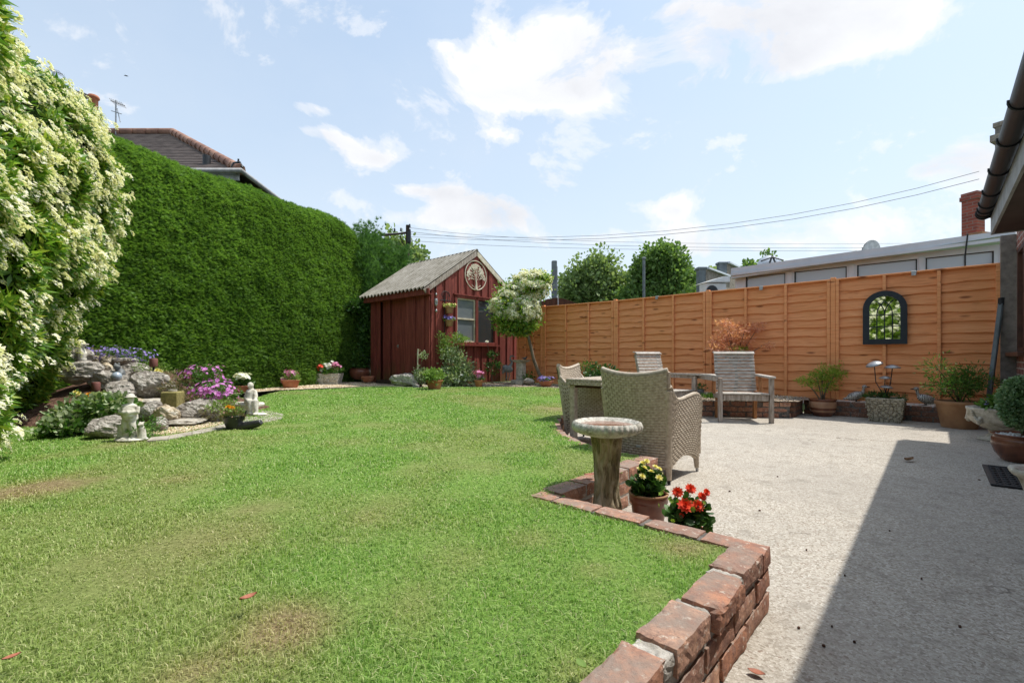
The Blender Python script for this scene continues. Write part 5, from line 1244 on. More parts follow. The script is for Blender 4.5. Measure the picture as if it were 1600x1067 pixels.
c2 = wicker_chair('woven armchair at the far side of the woven table, its seat back facing the sun', AB(-2.62, 4.24, 0), RZ - PI/2 + .18)
tb = thing('wicker_table', 'square woven garden table between the two woven armchairs', 'table', AB(-2.27, 3.98, 0), RZ)
hwt = .33
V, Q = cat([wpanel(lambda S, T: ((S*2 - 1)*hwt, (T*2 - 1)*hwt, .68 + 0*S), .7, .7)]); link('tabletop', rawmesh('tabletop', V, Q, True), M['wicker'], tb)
ps = []
for k in range(4):
    c_, s_ = math.cos(k*PI/2), math.sin(k*PI/2)
    def f(S, T, c_=c_, s_=s_):
        x = (S*2 - 1)*hwt; y = -hwt + 0*S; return c_*x - s_*y, s_*x + c_*y, .625 + .055*T
    ps.append(wpanel(f, .7, .055))
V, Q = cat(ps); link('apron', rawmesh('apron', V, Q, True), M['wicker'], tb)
for sx in (-1, 1):
    for sy in (-1, 1):
        m = MB(); m.box((sx*.28, sy*.28, .32), (.06, .06, .62), bev=.008); m.build('leg', M['wicker'], tb)
m = MB(); m.box((0, 0, .61), (.60, .60, .015)); m.build('underside', M['brown_board'], tb)

# ------------------------------------------------------------------ wooden companion seat: two slatted chairs joined by a small table
cs_ = thing('companion_seat', 'weathered wooden double garden seat joined by a small slatted table', 'garden seat', (3.09, 6.35, 0), 0)
SX_ = .05
def slat_chair(parent, cx_, cy_, ang, arm_l=True, arm_r=True, W_=.57):
    """a slatted chair in plot coordinates: facing direction turned by ang from straight at the camera (-Y)."""
    c_, s_ = math.cos(ang), math.sin(ang)
    def T(x, y, z): return (cx_ + c_*x - s_*y, cy_ + s_*x + c_*y, z)        # x right, y to the back
    def Tv(p): return T(*p)
    def bb(name, items, mat, par=parent):
        m = MB()
        for p0, p1, w_, t_, up in items:
            u0 = Vector(T(*up)) - Vector(T(0, 0, 0)) if True else up
            m.bar(T(*p0), T(*p1), w_, t_, up=u0, bev=.004)
        return m.build(name, mat, par, world=True)
    hw = W_/2; Z = (0, 0, 1)
    for sx in (-1, 1):
        bb('leg', [((sx*(hw + .035), .0, 0), (sx*(hw + .035), .0, .60), .05, .07, (0, 1, 0))], M['teak'])
        bb('leg', [((sx*(hw - .03), .50, 0), (sx*(hw - .03), .47, .40), .045, .065, (0, 1, 0))], M['teak_warm'])
    bb('seat_frame', [((-hw, .0, .335), (hw, .0, .335), .035, .075, Z), ((-hw, .02, .345), (-hw + .0, .52, .33), .035, .07, Z), ((hw, .02, .345), (hw, .52, .33), .035, .07, Z), ((-hw, .5, .33), (hw, .5, .33), .035, .06, Z)], M['teak'])
    bb('seat', [((-hw - .005, y, .388 - .02*(y/.5)), (hw + .005, y, .388 - .02*(y/.5)), .066, .020, Z) for y in np.arange(.0, .50, .073)], M['teak_slat'])
    th = math.radians(14); by = lambda z: .47 + (z - .36)*math.tan(th)
    nrm = (0, -math.cos(th), math.sin(th))
    zs = np.linspace(.41, .895, 11)
    bb('backrest', [((-hw + .01, by(z), z), (hw - .01, by(z), z), .040, .018, nrm) for z in zs] + [((-hw + .005, by(.935) - .012, .94), (hw - .005, by(.935) - .012, .94), .045, .02, (0, -math.cos(1.05), math.sin(1.05))), ((-hw + .005, by(.935) + .03, .957), (hw - .005, by(.935) + .03, .957), .05, .02, Z)], M['teak_slat'])
    bb('back_post', [((-hw + .04, by(.33) + .03, .33), (-hw + .04, by(.93) + .03, .93), .04, .035, nrm), ((hw - .04, by(.33) + .03, .33), (hw - .04, by(.93) + .03, .93), .04, .035, nrm)], M['teak'])
    for sx, on in ((-1, arm_l), (1, arm_r)):
        if on: bb('armrest', [((sx*(hw + .035), -.06, .612), (sx*(hw + .02), by(.62) + .02, .625), .075, .028, Z)], M['teak_slat'])
        bb('arm_brace', [((sx*(hw + .03), .40, .36), (sx*(hw + .02), .44, .61), .04, .045, (0, 1, 0))], M['teak_warm'])
    return T
TR = slat_chair(cs_, 3.15, 6.31, -.20, arm_l=False)
TL = slat_chair(cs_, 2.46, 6.84, .55, arm_r=False, W_=.57)
hl = .3
A1, A2 = Vector(TR(-.38, -.06, 0)), Vector(TR(-.26, .60, 0)); B1, B2 = Vector(TL(.37, -.06, 0)), Vector(TL(.25, .60, 0))
m = MB(); nsl = 7
for i in range(nsl):
    t0, t1 = i/nsl, (i + .93)/nsl
    m.prism([A1.lerp(A2, t0) + Vector((0, 0, .612)), A1.lerp(A2, t1) + Vector((0, 0, .612)), B1.lerp(B2, t1) + Vector((0, 0, .612)), B1.lerp(B2, t0) + Vector((0, 0, .612))], (0, 0, .022))
m.build('tabletop', M['teak_slat'], cs_, world=True)
m = MB(); m.bar(A1 + Vector((0, .02, .585)), B1 + Vector((0, .02, .585)), .025, .05); m.bar(A1 + Vector((-.02, .02, .585)), A2 + Vector((-.02, 0, .585)), .025, .05); m.bar(B1 + Vector((.02, .02, .585)), B2 + Vector((.02, 0, .585)), .025, .05)
m.build('table_rail', M['teak'], cs_, world=True)

# ------------------------------------------------------------------ birdbath with bark pattern
bb_ = thing('stone_birdbath', 'stone birdbath with a fluted bowl on a tree trunk pedestal by the lawn corner', 'birdbath', (D(948, 556, 2.42)[0], 2.42, 0), 0)
prof = [(.001, .0), (.085, .0), (.088, .03), (.072, .07), (.062, .12), (.060, .17), (.058, .23), (.060, .29), (.064, .36), (.069, .42), (.075, .47), (.082, .50)]
def dens(pr, n):
    z = np.linspace(pr[1][1], pr[-1][1], n); return [(float(np.interp(q, [p[1] for p in pr[1:]], [p[0] for p in pr[1:]])), float(q)) for q in z]
def bark_fn(a, z, r):
    q = Vector((math.cos(a)*1.5, math.sin(a)*1.5, z*3.2)); n = mnoise.noise(q*1.6); k = abs(math.sin(a*6 + 3*mnoise.noise(Vector((math.cos(a), math.sin(a), z*7)))*1.3))
    knob = .12*math.exp(-((z - .13)/.045)**2)*(1 + math.sin(a*3 + 1)*.8)
    return 1 + .07*n + .17*(k**.45 - .6) + knob + .03*mnoise.noise(q*7)
m = MB(); m.lathe(dens(prof, 70), 96, fn=bark_fn); m.build('pedestal', M['bath_bark'], bb_)
R_ = .183
outer = [(.05, .478), (.095, .490), (.135, .500), (.162, .510), (.177, .522), (.181, .538), (.176, .555), (.166, .563)]
inner = [(.166, .563), (.156, .560), (.145, .549), (.128, .537), (.10, .531), (.05, .529), (.001, .528)]
def flute(a, z, r):
    g = max(0, min(1, (z - .485)/.02))*max(0, min(1, (r - .1)/.05)); f = abs(math.sin(a*17 + .4*math.sin(a*5))); n = mnoise.noise(Vector((math.cos(a)*9, math.sin(a)*9, z*40)))
    return 1 + g*(.050*(f**.55) - .045) + .02*n*g
m = MB(); m.lathe(outer, 200, fn=flute); m.f.pop(); m.sm.pop(); m.lathe([(r*.985 if i == 0 else r, z) for i, (r, z) in enumerate(inner)], 200, fn=lambda a, z, r: 1 + .012*mnoise.noise(Vector((math.cos(a)*7, math.sin(a)*7, z*30)))*(r > .13) + (flute(a, z, r) - 1)*(r > .16), cap0=False); m.build('bowl', M['bath_bowl'], bb_)
m = MB(); m.lathe([(.001, .5445), (.1405, .5445)], 48); m.f.pop(); m.sm.pop(); m.build('water', M['water'], bb_)

# ------------------------------------------------------------------ pots and planted things
def pot_profile(r, h, kind='flower'):
    if kind == 'flower': return [(.001, 0), (r*.68, 0), (r*.72, h*.05), (r*.9, h*.78), (r*.92, h*.8), (r*1.0, h*.81), (r*1.0, h*.99), (r*.97, h), (r*.90, h*.99), (r*.86, h*.88), (.001, h*.87)]
    if kind == 'round': return [(.001, 0), (r*.58, 0), (r*.66, h*.04), (r*.88, h*.3), (r*.99, h*.6), (r*.97, h*.82), (r*.90, h*.92), (r*.98, h*.95), (r*1.0, h), (r*.90, h*.99), (r*.84, h*.9), (.001, h*.88)]
    if kind == 'bowl': return [(.001, 0), (r*.55, 0), (r*.6, h*.06), (r*.86, h*.5), (r*.98, h*.86), (r*1.0, h), (r*.93, h), (r*.86, h*.85), (.001, h*.83)]
    if kind == 'tapered': return [(.001, 0), (r*.72, 0), (r*.73, h*.03), (r*.95, h*.86), (r*1.0, h*.88), (r*1.01, h*.97), (r*.98, h), (r*.91, h), (r*.88, h*.9), (.001, h*.88)]
def potted(name, label, cat_, loc, r, h, mat, kind, soil=True, rimmat=None):
    o = thing(name, label, cat_, loc, random.uniform(0, 6)); m = MB(); pr = pot_profile(r, h, kind); m.lathe(pr[:-1] , 36); m.f.pop(); m.sm.pop(); m.build('pot', mat, o)
    m = MB(); m.lathe([(.001, h*.90), (r*.88, h*.885)], 20); m.f.pop(); m.sm.pop(); rough(m, .006, 20, 3); m.build('soil', M['soil'], o); return o
def blooms(parent, pts, size, mat, name='bloom', layers=3, petals=9):
    for p in pts:
        vs = []; 
        for L_ in range(layers):
            v, f = flower_t(petals - L_, .25 + .42*L_); vs.append((v*(1 - .22*L_) + np.array([0, .06*L_, 0]), f))
        v, f = merge(vs)
        d = Vector((p[3] if len(p) > 3 else random.uniform(-.4, .4), p[4] if len(p) > 4 else random.uniform(-.9, 0), random.uniform(.5, 1))).normalized()
        x = d.cross(Vector((0, 0, 1))).normalized(); z = x.cross(d); R = np.array([x, d, z])
        me = rawmesh(name, v @ R*size*random.uniform(.85, 1.15), f); link(name, me, mat, parent, (p[0], p[1], p[2]))
def fl_cloud(name, parent, ells, n, size, mat, shell=.1, up=.4):
    P, out = crown_points(ells, n, max(4, n//3), .06, shell); me = scatter_mesh(name, FL_V, FL_F, P, out + np.array([0, -.3, up]), size*(.7 + .6*rng.random(n))); return link(name, me, mat, parent)
def stems(parent, pts, base=(0, 0, 0), r=.004, mat=None):
    m = MB()
    for p in pts: b = (base[0] + random.uniform(-.02, .02), base[1] + random.uniform(-.02, .02), base[2]); mid = ((b[0] + p[0])/2 + random.uniform(-.02, .02), (b[1] + p[1])/2, (b[2] + p[2])*.55); m.tube([b, mid, p], [r, r*.8, r*.5], 5)
    return m.build('stem', mat or M['twig'], parent)
def unrot(o, p):
    a = -o.rotation_euler.z; return (p[0]*math.cos(a) - p[1]*math.sin(a), p[0]*math.sin(a) + p[1]*math.cos(a)) + tuple(p[2:])

# yellow dahlia beside the birdbath
o = potted('potted_dahlia', 'yellow flowered dahlia in a red brown pot between birdbath and woven chair', 'potted plant', AB(-1.065, 2.2, 0), .094, .215, M['glaze_red'], 'flower'); o.rotation_euler = (0, 0, 0)
m = MB(); m.tube([(.092*math.cos(t), .092*math.sin(t), .213) for t in np.linspace(0, 2*PI, 33)], .006, 6, False); m.build('pot_rim', M['terra_tan'], o)
foliage('foliage', M['leaf_dark'], o, [(0, 0, .245, .060, .060, .028), (0, 0, .275, .042, .042, .03)], 330, .042, 60, .018, 'round', shell=.5); stems(o, [(random.gauss(0, .03), random.gauss(0, .03), .3) for _ in range(8)], (0, 0, .18))
blooms(o, [(-.03, -.03, .345), (.0, -.045, .33), (.025, -.03, .35), (-.045, .0, .33), (.05, -.01, .335), (.0, .03, .365), (-.02, .03, .355), (.035, -.06, .305), (-.045, -.05, .31), (.065, .02, .30)], .019, M['fl_yellow'], layers=3, petals=8)
# red dahlia
o = potted('potted_dahlia', 'bright red flowered dahlia just behind the brick wall edge', 'potted plant', AB(-.80, 2.03, 0), .075, .15, M['terracotta'], 'flower'); o.rotation_euler = (0, 0, 0)
foliage('foliage', M['leaf_dark'], o, [(0, 0, .185, .066, .062, .045), (.01, 0, .235, .045, .045, .03)], 460, .036, 70, .02, 'round', shell=.5); stems(o, [(random.gauss(0, .03), random.gauss(0, .03), .27) for _ in range(8)], (0, 0, .13))
kx = 2.0/F
for (x, y, s) in ((1062, 773, .027), (1082, 768, .028), (1100, 780, .028), (1070, 791, .033), (1089, 791, .026), (1107, 773, .020), (1064, 806, .012)):
    blooms(o, [((x - 1081)*kx, -.055 + .03*((y < 785)), H - (y - 556)*1.98/F, (x - 1081)/60, -1)], s, M['fl_red'], layers=4, petals=11)
fl_cloud('bud', o, [(0, -.02, .27, .07, .05, .03)], 12, .012, M['leaf_lime'])['kind'] = 'stuff'

# --- right side, from the fence corner towards the camera
def px_loc(x, y, z=0): return G(x, y, z)
o = potted('potted_acer', 'feathery green shrub in a large tan terracotta pot at the fence corner', 'potted plant', (5.62, 5.88, 0), .235, .335, M['terra_tan'], 'tapered'); o.rotation_euler = (0, 0, 0)
foliage('foliage', M['leaf_mid'], o, [(-.05, 0, .50, .22, .2, .12), (.12, -.05, .62, .16, .16, .13), (-.26, 0, .72, .12, .1, .13), (-.30, -.05, .52, .10, .1, .05), (.02, 0, .62, .12, .12, .10), (.28, .0, .56, .14, .12, .08)], 2600, .045, 130, .07, 'long', shell=.7)
stems(o, [(-.28, 0, .75), (.12, 0, .66), (-.05, .05, .6), (.28, 0, .6), (-.3, -.05, .52), (.05, -.1, .62)], (0, 0, .28), .009)
ur = thing('stone_urn', 'wide stone urn with moulded swags planted with yellow pansies', 'planter', (5.16, 4.93, 0), 0)
m = MB(); m.box((0, 0, .02), (.27, .27, .04), bev=.008); m.lathe([(.13, .04), (.125, .055), (.10, .075), (.095, .10), (.11, .12)], 32); m.build('base', M['cast_stone'], ur)
def swag(a, z, r):
    return 1 + .05*max(0, math.sin(a*3 + .5))**3*math.exp(-((z - .22 + .05*math.cos(a*6))/.03)**2) + .004*mnoise.noise(Vector((math.cos(a)*8, math.sin(a)*8, z*30)))
m = MB(); m.lathe([(.001, .115), (.10, .12), (.15, .14), (.21, .18), (.245, .22), (.262, .27), (.268, .32), (.275, .335), (.275, .352), (.26, .355), (.245, .34), (.23, .32)], 96, fn=swag)
m.f.pop(); m.sm.pop(); m.build('bowl', M['cast_stone'], ur)
m = MB()
for k in range(6):
    a = k*PI/3 - .2 + PI
    for j in range(7): t_ = a + j*.05; zz = .325 - .105*math.sin(min(PI/2, j/6*PI/2)); m.ball((.268*math.cos(t_), .268*math.sin(t_), zz), (.017, .017, .016), 8, 6)
    for j in range(5): t_ = a + .3 + random.uniform(-.06, .06); m.ball((.255*math.cos(t_), .255*math.sin(t_), .225 + random.uniform(-.03, .03)), .022, 8, 6)
m.build('swag', M['cast_stone'], ur)['kind'] = 'stuff'
m = MB(); m.lathe([(.001, .335), (.24, .325)], 20); m.f.pop(); m.sm.pop(); m.build('soil', M['soil'], ur)
foliage('foliage', M['leaf_mid'], ur, [(-.08, -.05, .375, .13, .12, .05), (.1, .0, .42, .15, .12, .08)], 900, .05, 60, .04, 'leaf', shell=.6)
blooms(ur, [(-.09, -.08, .435), (-.05, -.09, .43), (-.02, -.10, .425), (-.07, -.06, .445)], .035, M['fl_yellow'], layers=2, petals=5); blooms(ur, [(-.08, -.04, .455), (-.04, -.02, .45)], .033, M['fl_orange'], layers=2, petals=5); blooms(ur, [(-.23, -.07, .395), (-.21, -.06, .42)], .022, M['fl_purple'], layers=2, petals=5)
bx = potted('potted_box_ball', 'clipped oval box bush in a dark brown glazed pot by the house', 'potted plant', (4.35, 3.98, 0), .20, .235, M['glaze_brown'], 'round'); bx.rotation_euler = (0, 0, 0)
me = scatter_mesh('foliage', ROUND_V, ROUND_F, *(lambda P, o_: (P, o_ + rng.normal(size=P.shape)*.5, .022*(.7 + .5*rng.random(len(P))), o_ + rng.normal(size=P.shape)*.8))(*crown_points([(0, 0, .50, .145, .145, .205)], 9500, 1400, .018, .10))); link('foliage', me, M['box_leaf'], bx)
m = MB(); m.ball((0, 0, .50), (.130, .130, .188), 20, 14); m.build('inner_growth', M['hedge_core'], bx); m = MB(); m.tube([(0, 0, .2), (0, 0, .34)], .016, 8); m.build('trunk', M['bark'], bx)
mb = MB(); mb.ball((0, 0, 0), (.5, .42, .35), 6, 4); th_ = rng.random(260)*2*PI; rr_ = np.sqrt(rng.random(260))*.165
me = scatter_mesh('top_dressing', np.array(mb.v), np.array([f for f in mb.f]), np.stack([rr_*np.cos(th_), rr_*np.sin(th_), .215 + .006*rng.random(260)], 1), rng.normal(size=(260, 3))*np.array([1, 1, .2]), .022*(.7 + .5*rng.random(260)), np.tile([[0, 0, 1.]], (260, 1))); link('top_dressing', me, M['peb_white'], bx)['kind'] = 'stuff'
mt = thing('door_mat', 'black rubber door mat with raised studs lying by the house wall', 'door mat', AB(.50, 5.03, 0), RZ)
m = MB(); m.box((0, 0, .005), (.42, .80, .010), bev=.003); m.build('base', M['black'], mt); m = MB()
for sx in (-1, 1): m.box((sx*.195, 0, .012), (.03, .80, .008), bev=.003)
for sy in (-1, 1): m.box((0, sy*.385, .0121), (.36, .03, .008), bev=.003)
m.build('border', M['black_metal'], mt); m = MB()
for i in range(9):
    for j in range(18):
        if (i + j) % 2 == 0: m.box((-.16 + i*.04, -.34 + j*.04, .0125), (.026, .026, .008), Matrix.Rotation(PI/4, 3, 'Z'), bev=.003)
m.build('studs', M['black'], mt)['kind'] = 'stuff'
u2 = thing('stone_planter', 'weathered stone planter with a rolled lip cut by the edge of the picture', 'planter', (2.61, 2.25, 0), 0)
m = MB(); m.lathe([(.09, 0), (.09, .03), (.06, .06), (.065, .10), (.085, .17), (.105, .25), (.125, .30), (.150, .318), (.155, .333), (.150, .345), (.135, .345), (.12, .335), (.10, .32)], 64, fn=lambda a, z, r: 1 + .03*math.sin(a*7)*(z > .25) + .015*mnoise.noise(Vector((math.cos(a)*6, math.sin(a)*6, z*20)))); m.build('bowl', M['cast_stone'], u2)
m = MB(); m.lathe([(.085, .33), (.088, .37), (.095, .38), (.09, .385), (.08, .37)], 24); m.build('inner_pot', M['terracotta'], u2); m = MB(); m.lathe([(.001, .36), (.08, .36)], 12); m.f.pop(); m.sm.pop(); m.build('soil', M['soil'], u2)

# stone block trough with metal toadstools
tr = thing('block_trough', 'square trough moulded like small stone blocks with low green plants', 'planter', AB(-.50, 8.27, 0), RZ)
m = MB()
def frust(m, wt, wb, h, z0=0, tk=.03):
    o_ = [[(sx*w/2, sy*w/2, z) for sx, sy in ((-1, -1), (1, -1), (1, 1), (-1, 1))] for w, z in ((wb, z0), (wt, z0 + h), (wt - 2*tk, z0 + h), (wt - 2*tk, z0 + h - .04))]
    vs = [p for r_ in o_ for p in r_]; fs = [(i*4 + k, i*4 + (k + 1) % 4, i*4 + 4 + (k + 1) % 4, i*4 + 4 + k) for i in range(3) for k in range(4)] + [(3, 2, 1, 0), (12, 13, 14, 15)]
    m.add(vs, fs)
def blocks(m, wt, wb, h, rows):
    r = random.Random(4)
    for i in range(rows):
        z0 = h*i/rows; z1 = h*(i + 1)/rows; zc = (z0 + z1)/2; w = wb + (wt - wb)*zc/h
        for k in range(4):
            R = Matrix.Rotation(k*PI/2, 3, 'Z'); x = -w/2 + r.uniform(-.03, .0)
            while x < w/2 - .01:
                l = min(r.uniform(.035, .075), w/2 - x + .004); m.box(R @ Vector((x + l/2, -w/2 - .002 - r.uniform(0, .004), zc)), (l - .006, .018, z1 - z0 - .005), R, bev=.005); x += l
blocks(m, .40, .32, .32, 9); m.build('blockwork', M['planter_stone'], tr); m = MB(); frust(m, .405, .325, .325); m.build('tub', M['cast_stone'], tr)
foliage('foliage', M['leaf_dark'], tr, [(-.1, 0, .33, .13, .16, .06), (.1, 0, .33, .12, .16, .05)], 1600, .035, 90, .04, 'long', shell=.6)
Yt = 6.44; LT = Vector(tr.location)
ts = thing('toadstool_ornament', 'four silver metal toadstools on wire stalks standing in the block trough', 'ornament', tuple(LT + Vector((0, 0, .29))), 0)
for (x, y, w, tilt) in ((1366, 569, 23, .35), (1394.5, 574, 21, 0), (1383, 590.5, 16, 0), (1385, 605, 17, -.1)):
    p = Vector(D(x, y, Yt)) - Vector(ts.location); r = w/2*Yt/F; m = MB(); m.tube([(random.uniform(-.02, .02) + (.01 if x > 1380 else 0), 0, 0), (p.x*.8 + .01, 0, p.z*.5), (p.x, p.y, p.z)], .006, 6); st = m.build('stalk', M['black_metal'], ts)
    m = MB(); m.lathe([(.001, r*.42), (r*.4, r*.36), (r*.75, r*.2), (r*.97, .0), (r, -.012), (r*.9, -.006), (r*.4, r*.1), (.001, r*.12)], 24); Rm = Matrix.Rotation(-tilt, 3, 'Y'); m.v = [tuple(Rm @ Vector(q) + p) for q in m.v]; m.build('cap', M['steel'], st)

# metal ducks on the brick ledge
t = NT('striped_metal_feathers'); v = t.coord('Object', (1, 1, 1)); wv = t.N('ShaderNodeTexWave'); wv.inputs['Scale'].default_value = 22; wv.inputs['Distortion'].default_value = 9; wv.inputs['Detail'].default_value = 3; t.L(v, wv.inputs['Vector'])
t.col(t.ramp(wv.outputs['Fac'], [(.3, (.04, .03, .025)), (.5, (.62, .60, .56))])); M['duck'] = t.done(.45, .5, .3)
def duck(label, loc, rz, alert):
    o = thing('duck_ornament', label, 'ornament', loc, rz, 'metal ducks on the brick ledge'); m = MB()
    R = Matrix.Rotation(-.55 if not alert else .5, 3, 'Y'); s = 1
    R = Matrix.Rotation(-.35, 3, 'Y'); m.ball((0, 0, .085), (.115, .058, .062), 16, 10, R); m.ball((-.10, 0, .05), (.06, .03, .02), 10, 6, R); fuse(m, 'body', M['duck'], .008, o)
    m = MB(); m.tube([(.07, 0, .11), (.10, 0, .16), (.105, 0, .20)], [.03, .02, .018], 8); m.ball((.115, 0, .225), (.034, .024, .026), 12, 8); fuse(m, 'neck_and_head', M['duck'] if not alert else M['duck'], .006, o, smooth_it=1)
    m = MB(); m.ball((.155, 0, .222), (.028, .012, .008), 10, 6); m.build('beak', M['black_metal'], o)
    for sy in (-1, 1): m = MB(); m.cyl((.01, sy*.02, .04), (.015, sy*.02, 0), .006); m.box((.03, sy*.02, .004), (.05, .025, .006)); m.build('foot', M['black_metal'], o)
a_ = a_at(1336, 8.55); duck('metal duck facing right on the brick ledge left of the block trough', AB(a_, 8.56, .222), RZ + .35, False)
a_ = a_at(1448, 8.55); duck('metal duck facing left on the brick ledge right of the block trough', AB(a_, 8.56, .222), RZ + .35 + PI, True)
# glazed pot with small maple
o = potted('potted_maple', 'lime green maple in a brown and tan glazed pot by the raised bed corner', 'potted plant', (4.66, 7.02, 0), .18, .255, M['glaze_tan'], 'round'); o.rotation_euler = (0, 0, 0)
m = MB(); m.lathe([(.105, -.001), (.121, .01), (.157, .075), (.1725, .125), (.1725, .13)], 36); m.build('dark_glaze', M['glaze_brown'], o); m = MB(); m.lathe([(.176, .185), (.170, .21), (.168, .235), (.182, .245), (.183, .258), (.165, .257)], 36); m.build('pot_rim', M['glaze_brown'], o)
foliage('foliage', M['leaf_lime'], o, [(0, 0, .66, .13, .12, .09), (-.22, 0, .50, .14, .1, .05), (-.10, 0, .58, .12, .1, .06), (.18, 0, .62, .12, .1, .07), (.08, 0, .50, .14, .12, .07), (.22, -.02, .72, .06, .06, .04), (-.3, 0, .54, .07, .06, .03), (0, 0, .42, .12, .1, .05)], 2000, .042, 120, .05, 'long', shell=.8)
stems(o, [(0, 0, .7), (-.25, 0, .5), (.2, 0, .65), (-.1, 0, .6), (.1, 0, .52)], (0, 0, .2), .011, M['bark'])
# coral maple behind the companion seat
mp = thing('japanese_maple', 'small coral leaved japanese maple in the bed behind the wooden seats', 'tree', AB(-2.46, 8.25, .24), 0)
ky = 7.8/F
E_ = [((x - 1148)*ky, random.uniform(-.08, .08), .66 + (556 - y)*ky, rx*ky, .14, ry*ky) for x, y, rx, ry in ((1140, 505, 14, 5), (1135, 516, 24, 6), (1165, 514, 18, 6), (1120, 530, 14, 6), (1150, 530, 26, 7), (1185, 512, 14, 4), (1130, 543, 22, 6), (1160, 545, 20, 7), (1188, 540, 8, 5), (1110, 545, 8, 5))]
foliage('crown', M['leaf_red'], mp, E_, 2600, .055, 130, .06, 'long', shell=.9, up=-.1); foliage('inner_crown', M['leaf_lime'], mp, [(.02, 0, .66 + 8*ky, .16, .12, .07)], 300, .05, 20, .05, 'long')
m = MB(); m.tube([(0, 0, 0), (.03, 0, .3), (0, 0, .55)], [.03, .024, .018], 8)
for e in E_: m.tube([(0, 0, .5), (e[0]*.5, e[1]*.5, (.5 + e[2])/2 + .02), e[:3]], [.012, .008, .003], 5)
m.build('trunk', M['bark'], mp)
# grey reclining frog statue on the bed
fg = thing('garden_statue', 'grey resin statue of animals playing on their backs on the gravel bed', 'statue', (4.55, 7.83, .245), 0)
kk = 7.83/F; X0 = 1216
def S3(x, y, d=0): return ((x - X0)*kk, d, (617 - y)*kk - .02)
m = MB()
m.tube([S3(1204, 613), S3(1215, 615), S3(1228, 612), S3(1233, 607)], [.045, .05, .045, .04], 10); m.tube([S3(1233, 608), S3(1227, 601), S3(1219, 595), S3(1214, 590)], [.045, .065, .06, .045], 10)
m.ball(S3(1213, 589), .045); m.tube([S3(1216, 594, -.03), S3(1208, 593, -.04), S3(1199, 594, -.04)], [.028, .024, .02], 8); m.tube([S3(1216, 594, .03), S3(1208, 592, .04), S3(1200, 591, .04)], [.026, .022, .02], 8)
m.ball(S3(1211, 585, -.02), .018); m.ball(S3(1215, 585, .02), .018); m.ball(S3(1205, 610, -.05), (.05, .045, .04)); m.ball(S3(1202, 605, -.05), .032); m.tube([S3(1207, 609, -.05), S3(1212, 604, -.07), S3(1210, 602, -.08)], [.022, .018, .016], 8)
m.tube([S3(1226, 612, -.06), S3(1218, 608, -.09), S3(1213, 610, -.09)], [.035, .03, .02], 8); fuse(m, 'figure', M['lead'], .010, fg)
# little stone pot and grass on the bed, seen under the small table
o = potted('potted_plant', 'tiny green plant in a grey stone pot seen beneath the wooden table', 'potted plant', AB(-2.93, 7.95, .245), .075, .10, M['lead'], 'round'); foliage('foliage', M['leaf_dark'], o, [(0, 0, .13, .05, .05, .04)], 120, .04, 12, .03)
gt_ = thing('grass_clump', 'clump of fine green grass on the raised bed beneath the wooden table', 'plant', AB(-2.45, 7.55, .24), 0)
me = scatter_mesh('blades', LONG_V*np.array([.35, 1, 1]), LEAF_F, np.stack([rng.normal(size=700)*.13, rng.normal(size=700)*.06, 0*rng.random(700)], 1), rng.normal(size=(700, 3))*.35 + np.array([0, 0, 1]), .10*(.6 + .6*rng.random(700))); link('blades', me, M['leaf_mid'], gt_)
# plants along the fence behind the woven chairs
for (x, y0, rx, ry, Y, mat, label, lf) in ((938, 580, 20, 11, 8.6, 'leaf_dark', 'dense dark green perennial behind the woven table', .06), (916, 572, 6, 5, 9.2, 'leaf_mid', 'small green shoot above the far woven armchair', .05), (826, 593, 6, 6, 10.6, 'leaf_mid', 'small green plant beside the trunk of the white blossom tree', .05), (975, 597, 14, 14, 7.6, 'leaf_dark', 'low dark plant hidden partly by the high backed woven armchair', .05)):
    o = thing('garden_plant', label, 'plant', (D(x, 556, Y)[0], Y, .245), 0); k = Y/F; zc = H - (y0 - 556)*k - .245
    foliage('foliage', M[mat], o, [(0, 0, zc, rx*k, rx*k*.8, ry*k), (0, 0, zc*.5, rx*k*.7, rx*k*.6, zc*.5)], int(60*rx), lf, 40, .07, 'leaf'); stems(o, [(random.gauss(0, rx*k*.4), 0, zc) for _ in range(6)], (0, 0, 0), .005)
# leaning drain pole
dp = thing('leaning_pole', 'grey metal pole with drilled holes leaning against the fence corner', 'pole', AB(.45, 8.4, 0), 0)
p1 = Vector(D(1564, 474, 5.93)) - Vector(dp.location); p0 = Vector(D(1543, 640, 5.80)) - Vector(dp.location)
m = MB(); m.bar(p0, p1, .045, .045, bev=.006); m.build('shaft', M['grey_post'], dp); m = MB(); m.cyl(p1 - Vector((0, 0, .02)), p1 + Vector((.006, 0, .07)), .03, n=10); m.build('cap', M['black'], dp)

# arched garden mirror on the fence
def FL(a, b, z): return (a - mA, b - (FB - .045), z)
mA = (a_at(1349, FB) + a_at(1418, FB))/2; mz0 = PB(1383, 538, FB)[1]; mz1 = PB(1383, 455, FB)[1]; mw = abs(a_at(1418, FB) - a_at(1349, FB))/2
mr = thing('garden_mirror', 'arched garden mirror in a dark slate frame hanging on the orange fence', 'mirror', AB(mA, FB - .045, 0), RZ)
zc = mz1 - mw
def arch(w, z0, zc_, n=24): return [(-w, z0), (w, z0)] + [(w*math.cos(t), zc_ + w*math.sin(t)) for t in np.linspace(0, PI, n)]
m = MB(); o_ = arch(mw, mz0, zc); i_ = arch(mw - .075, mz0 + .075, zc); n = len(o_); vs = [(x, -.035, z) for x, z in o_] + [(x, -.035, z) for x, z in i_] + [(x, .0, z) for x, z in o_] + [(x, -.012, z) for x, z in i_]
fs = []
for k in range(n): j = (k + 1) % n; fs += [(k, j, n + j, n + k), (k, 2*n + k, 2*n + j, j), (n + k, n + j, 3*n + j, 3*n + k)]
m.add(vs, fs); m.build('frame', M['navy'], mr)
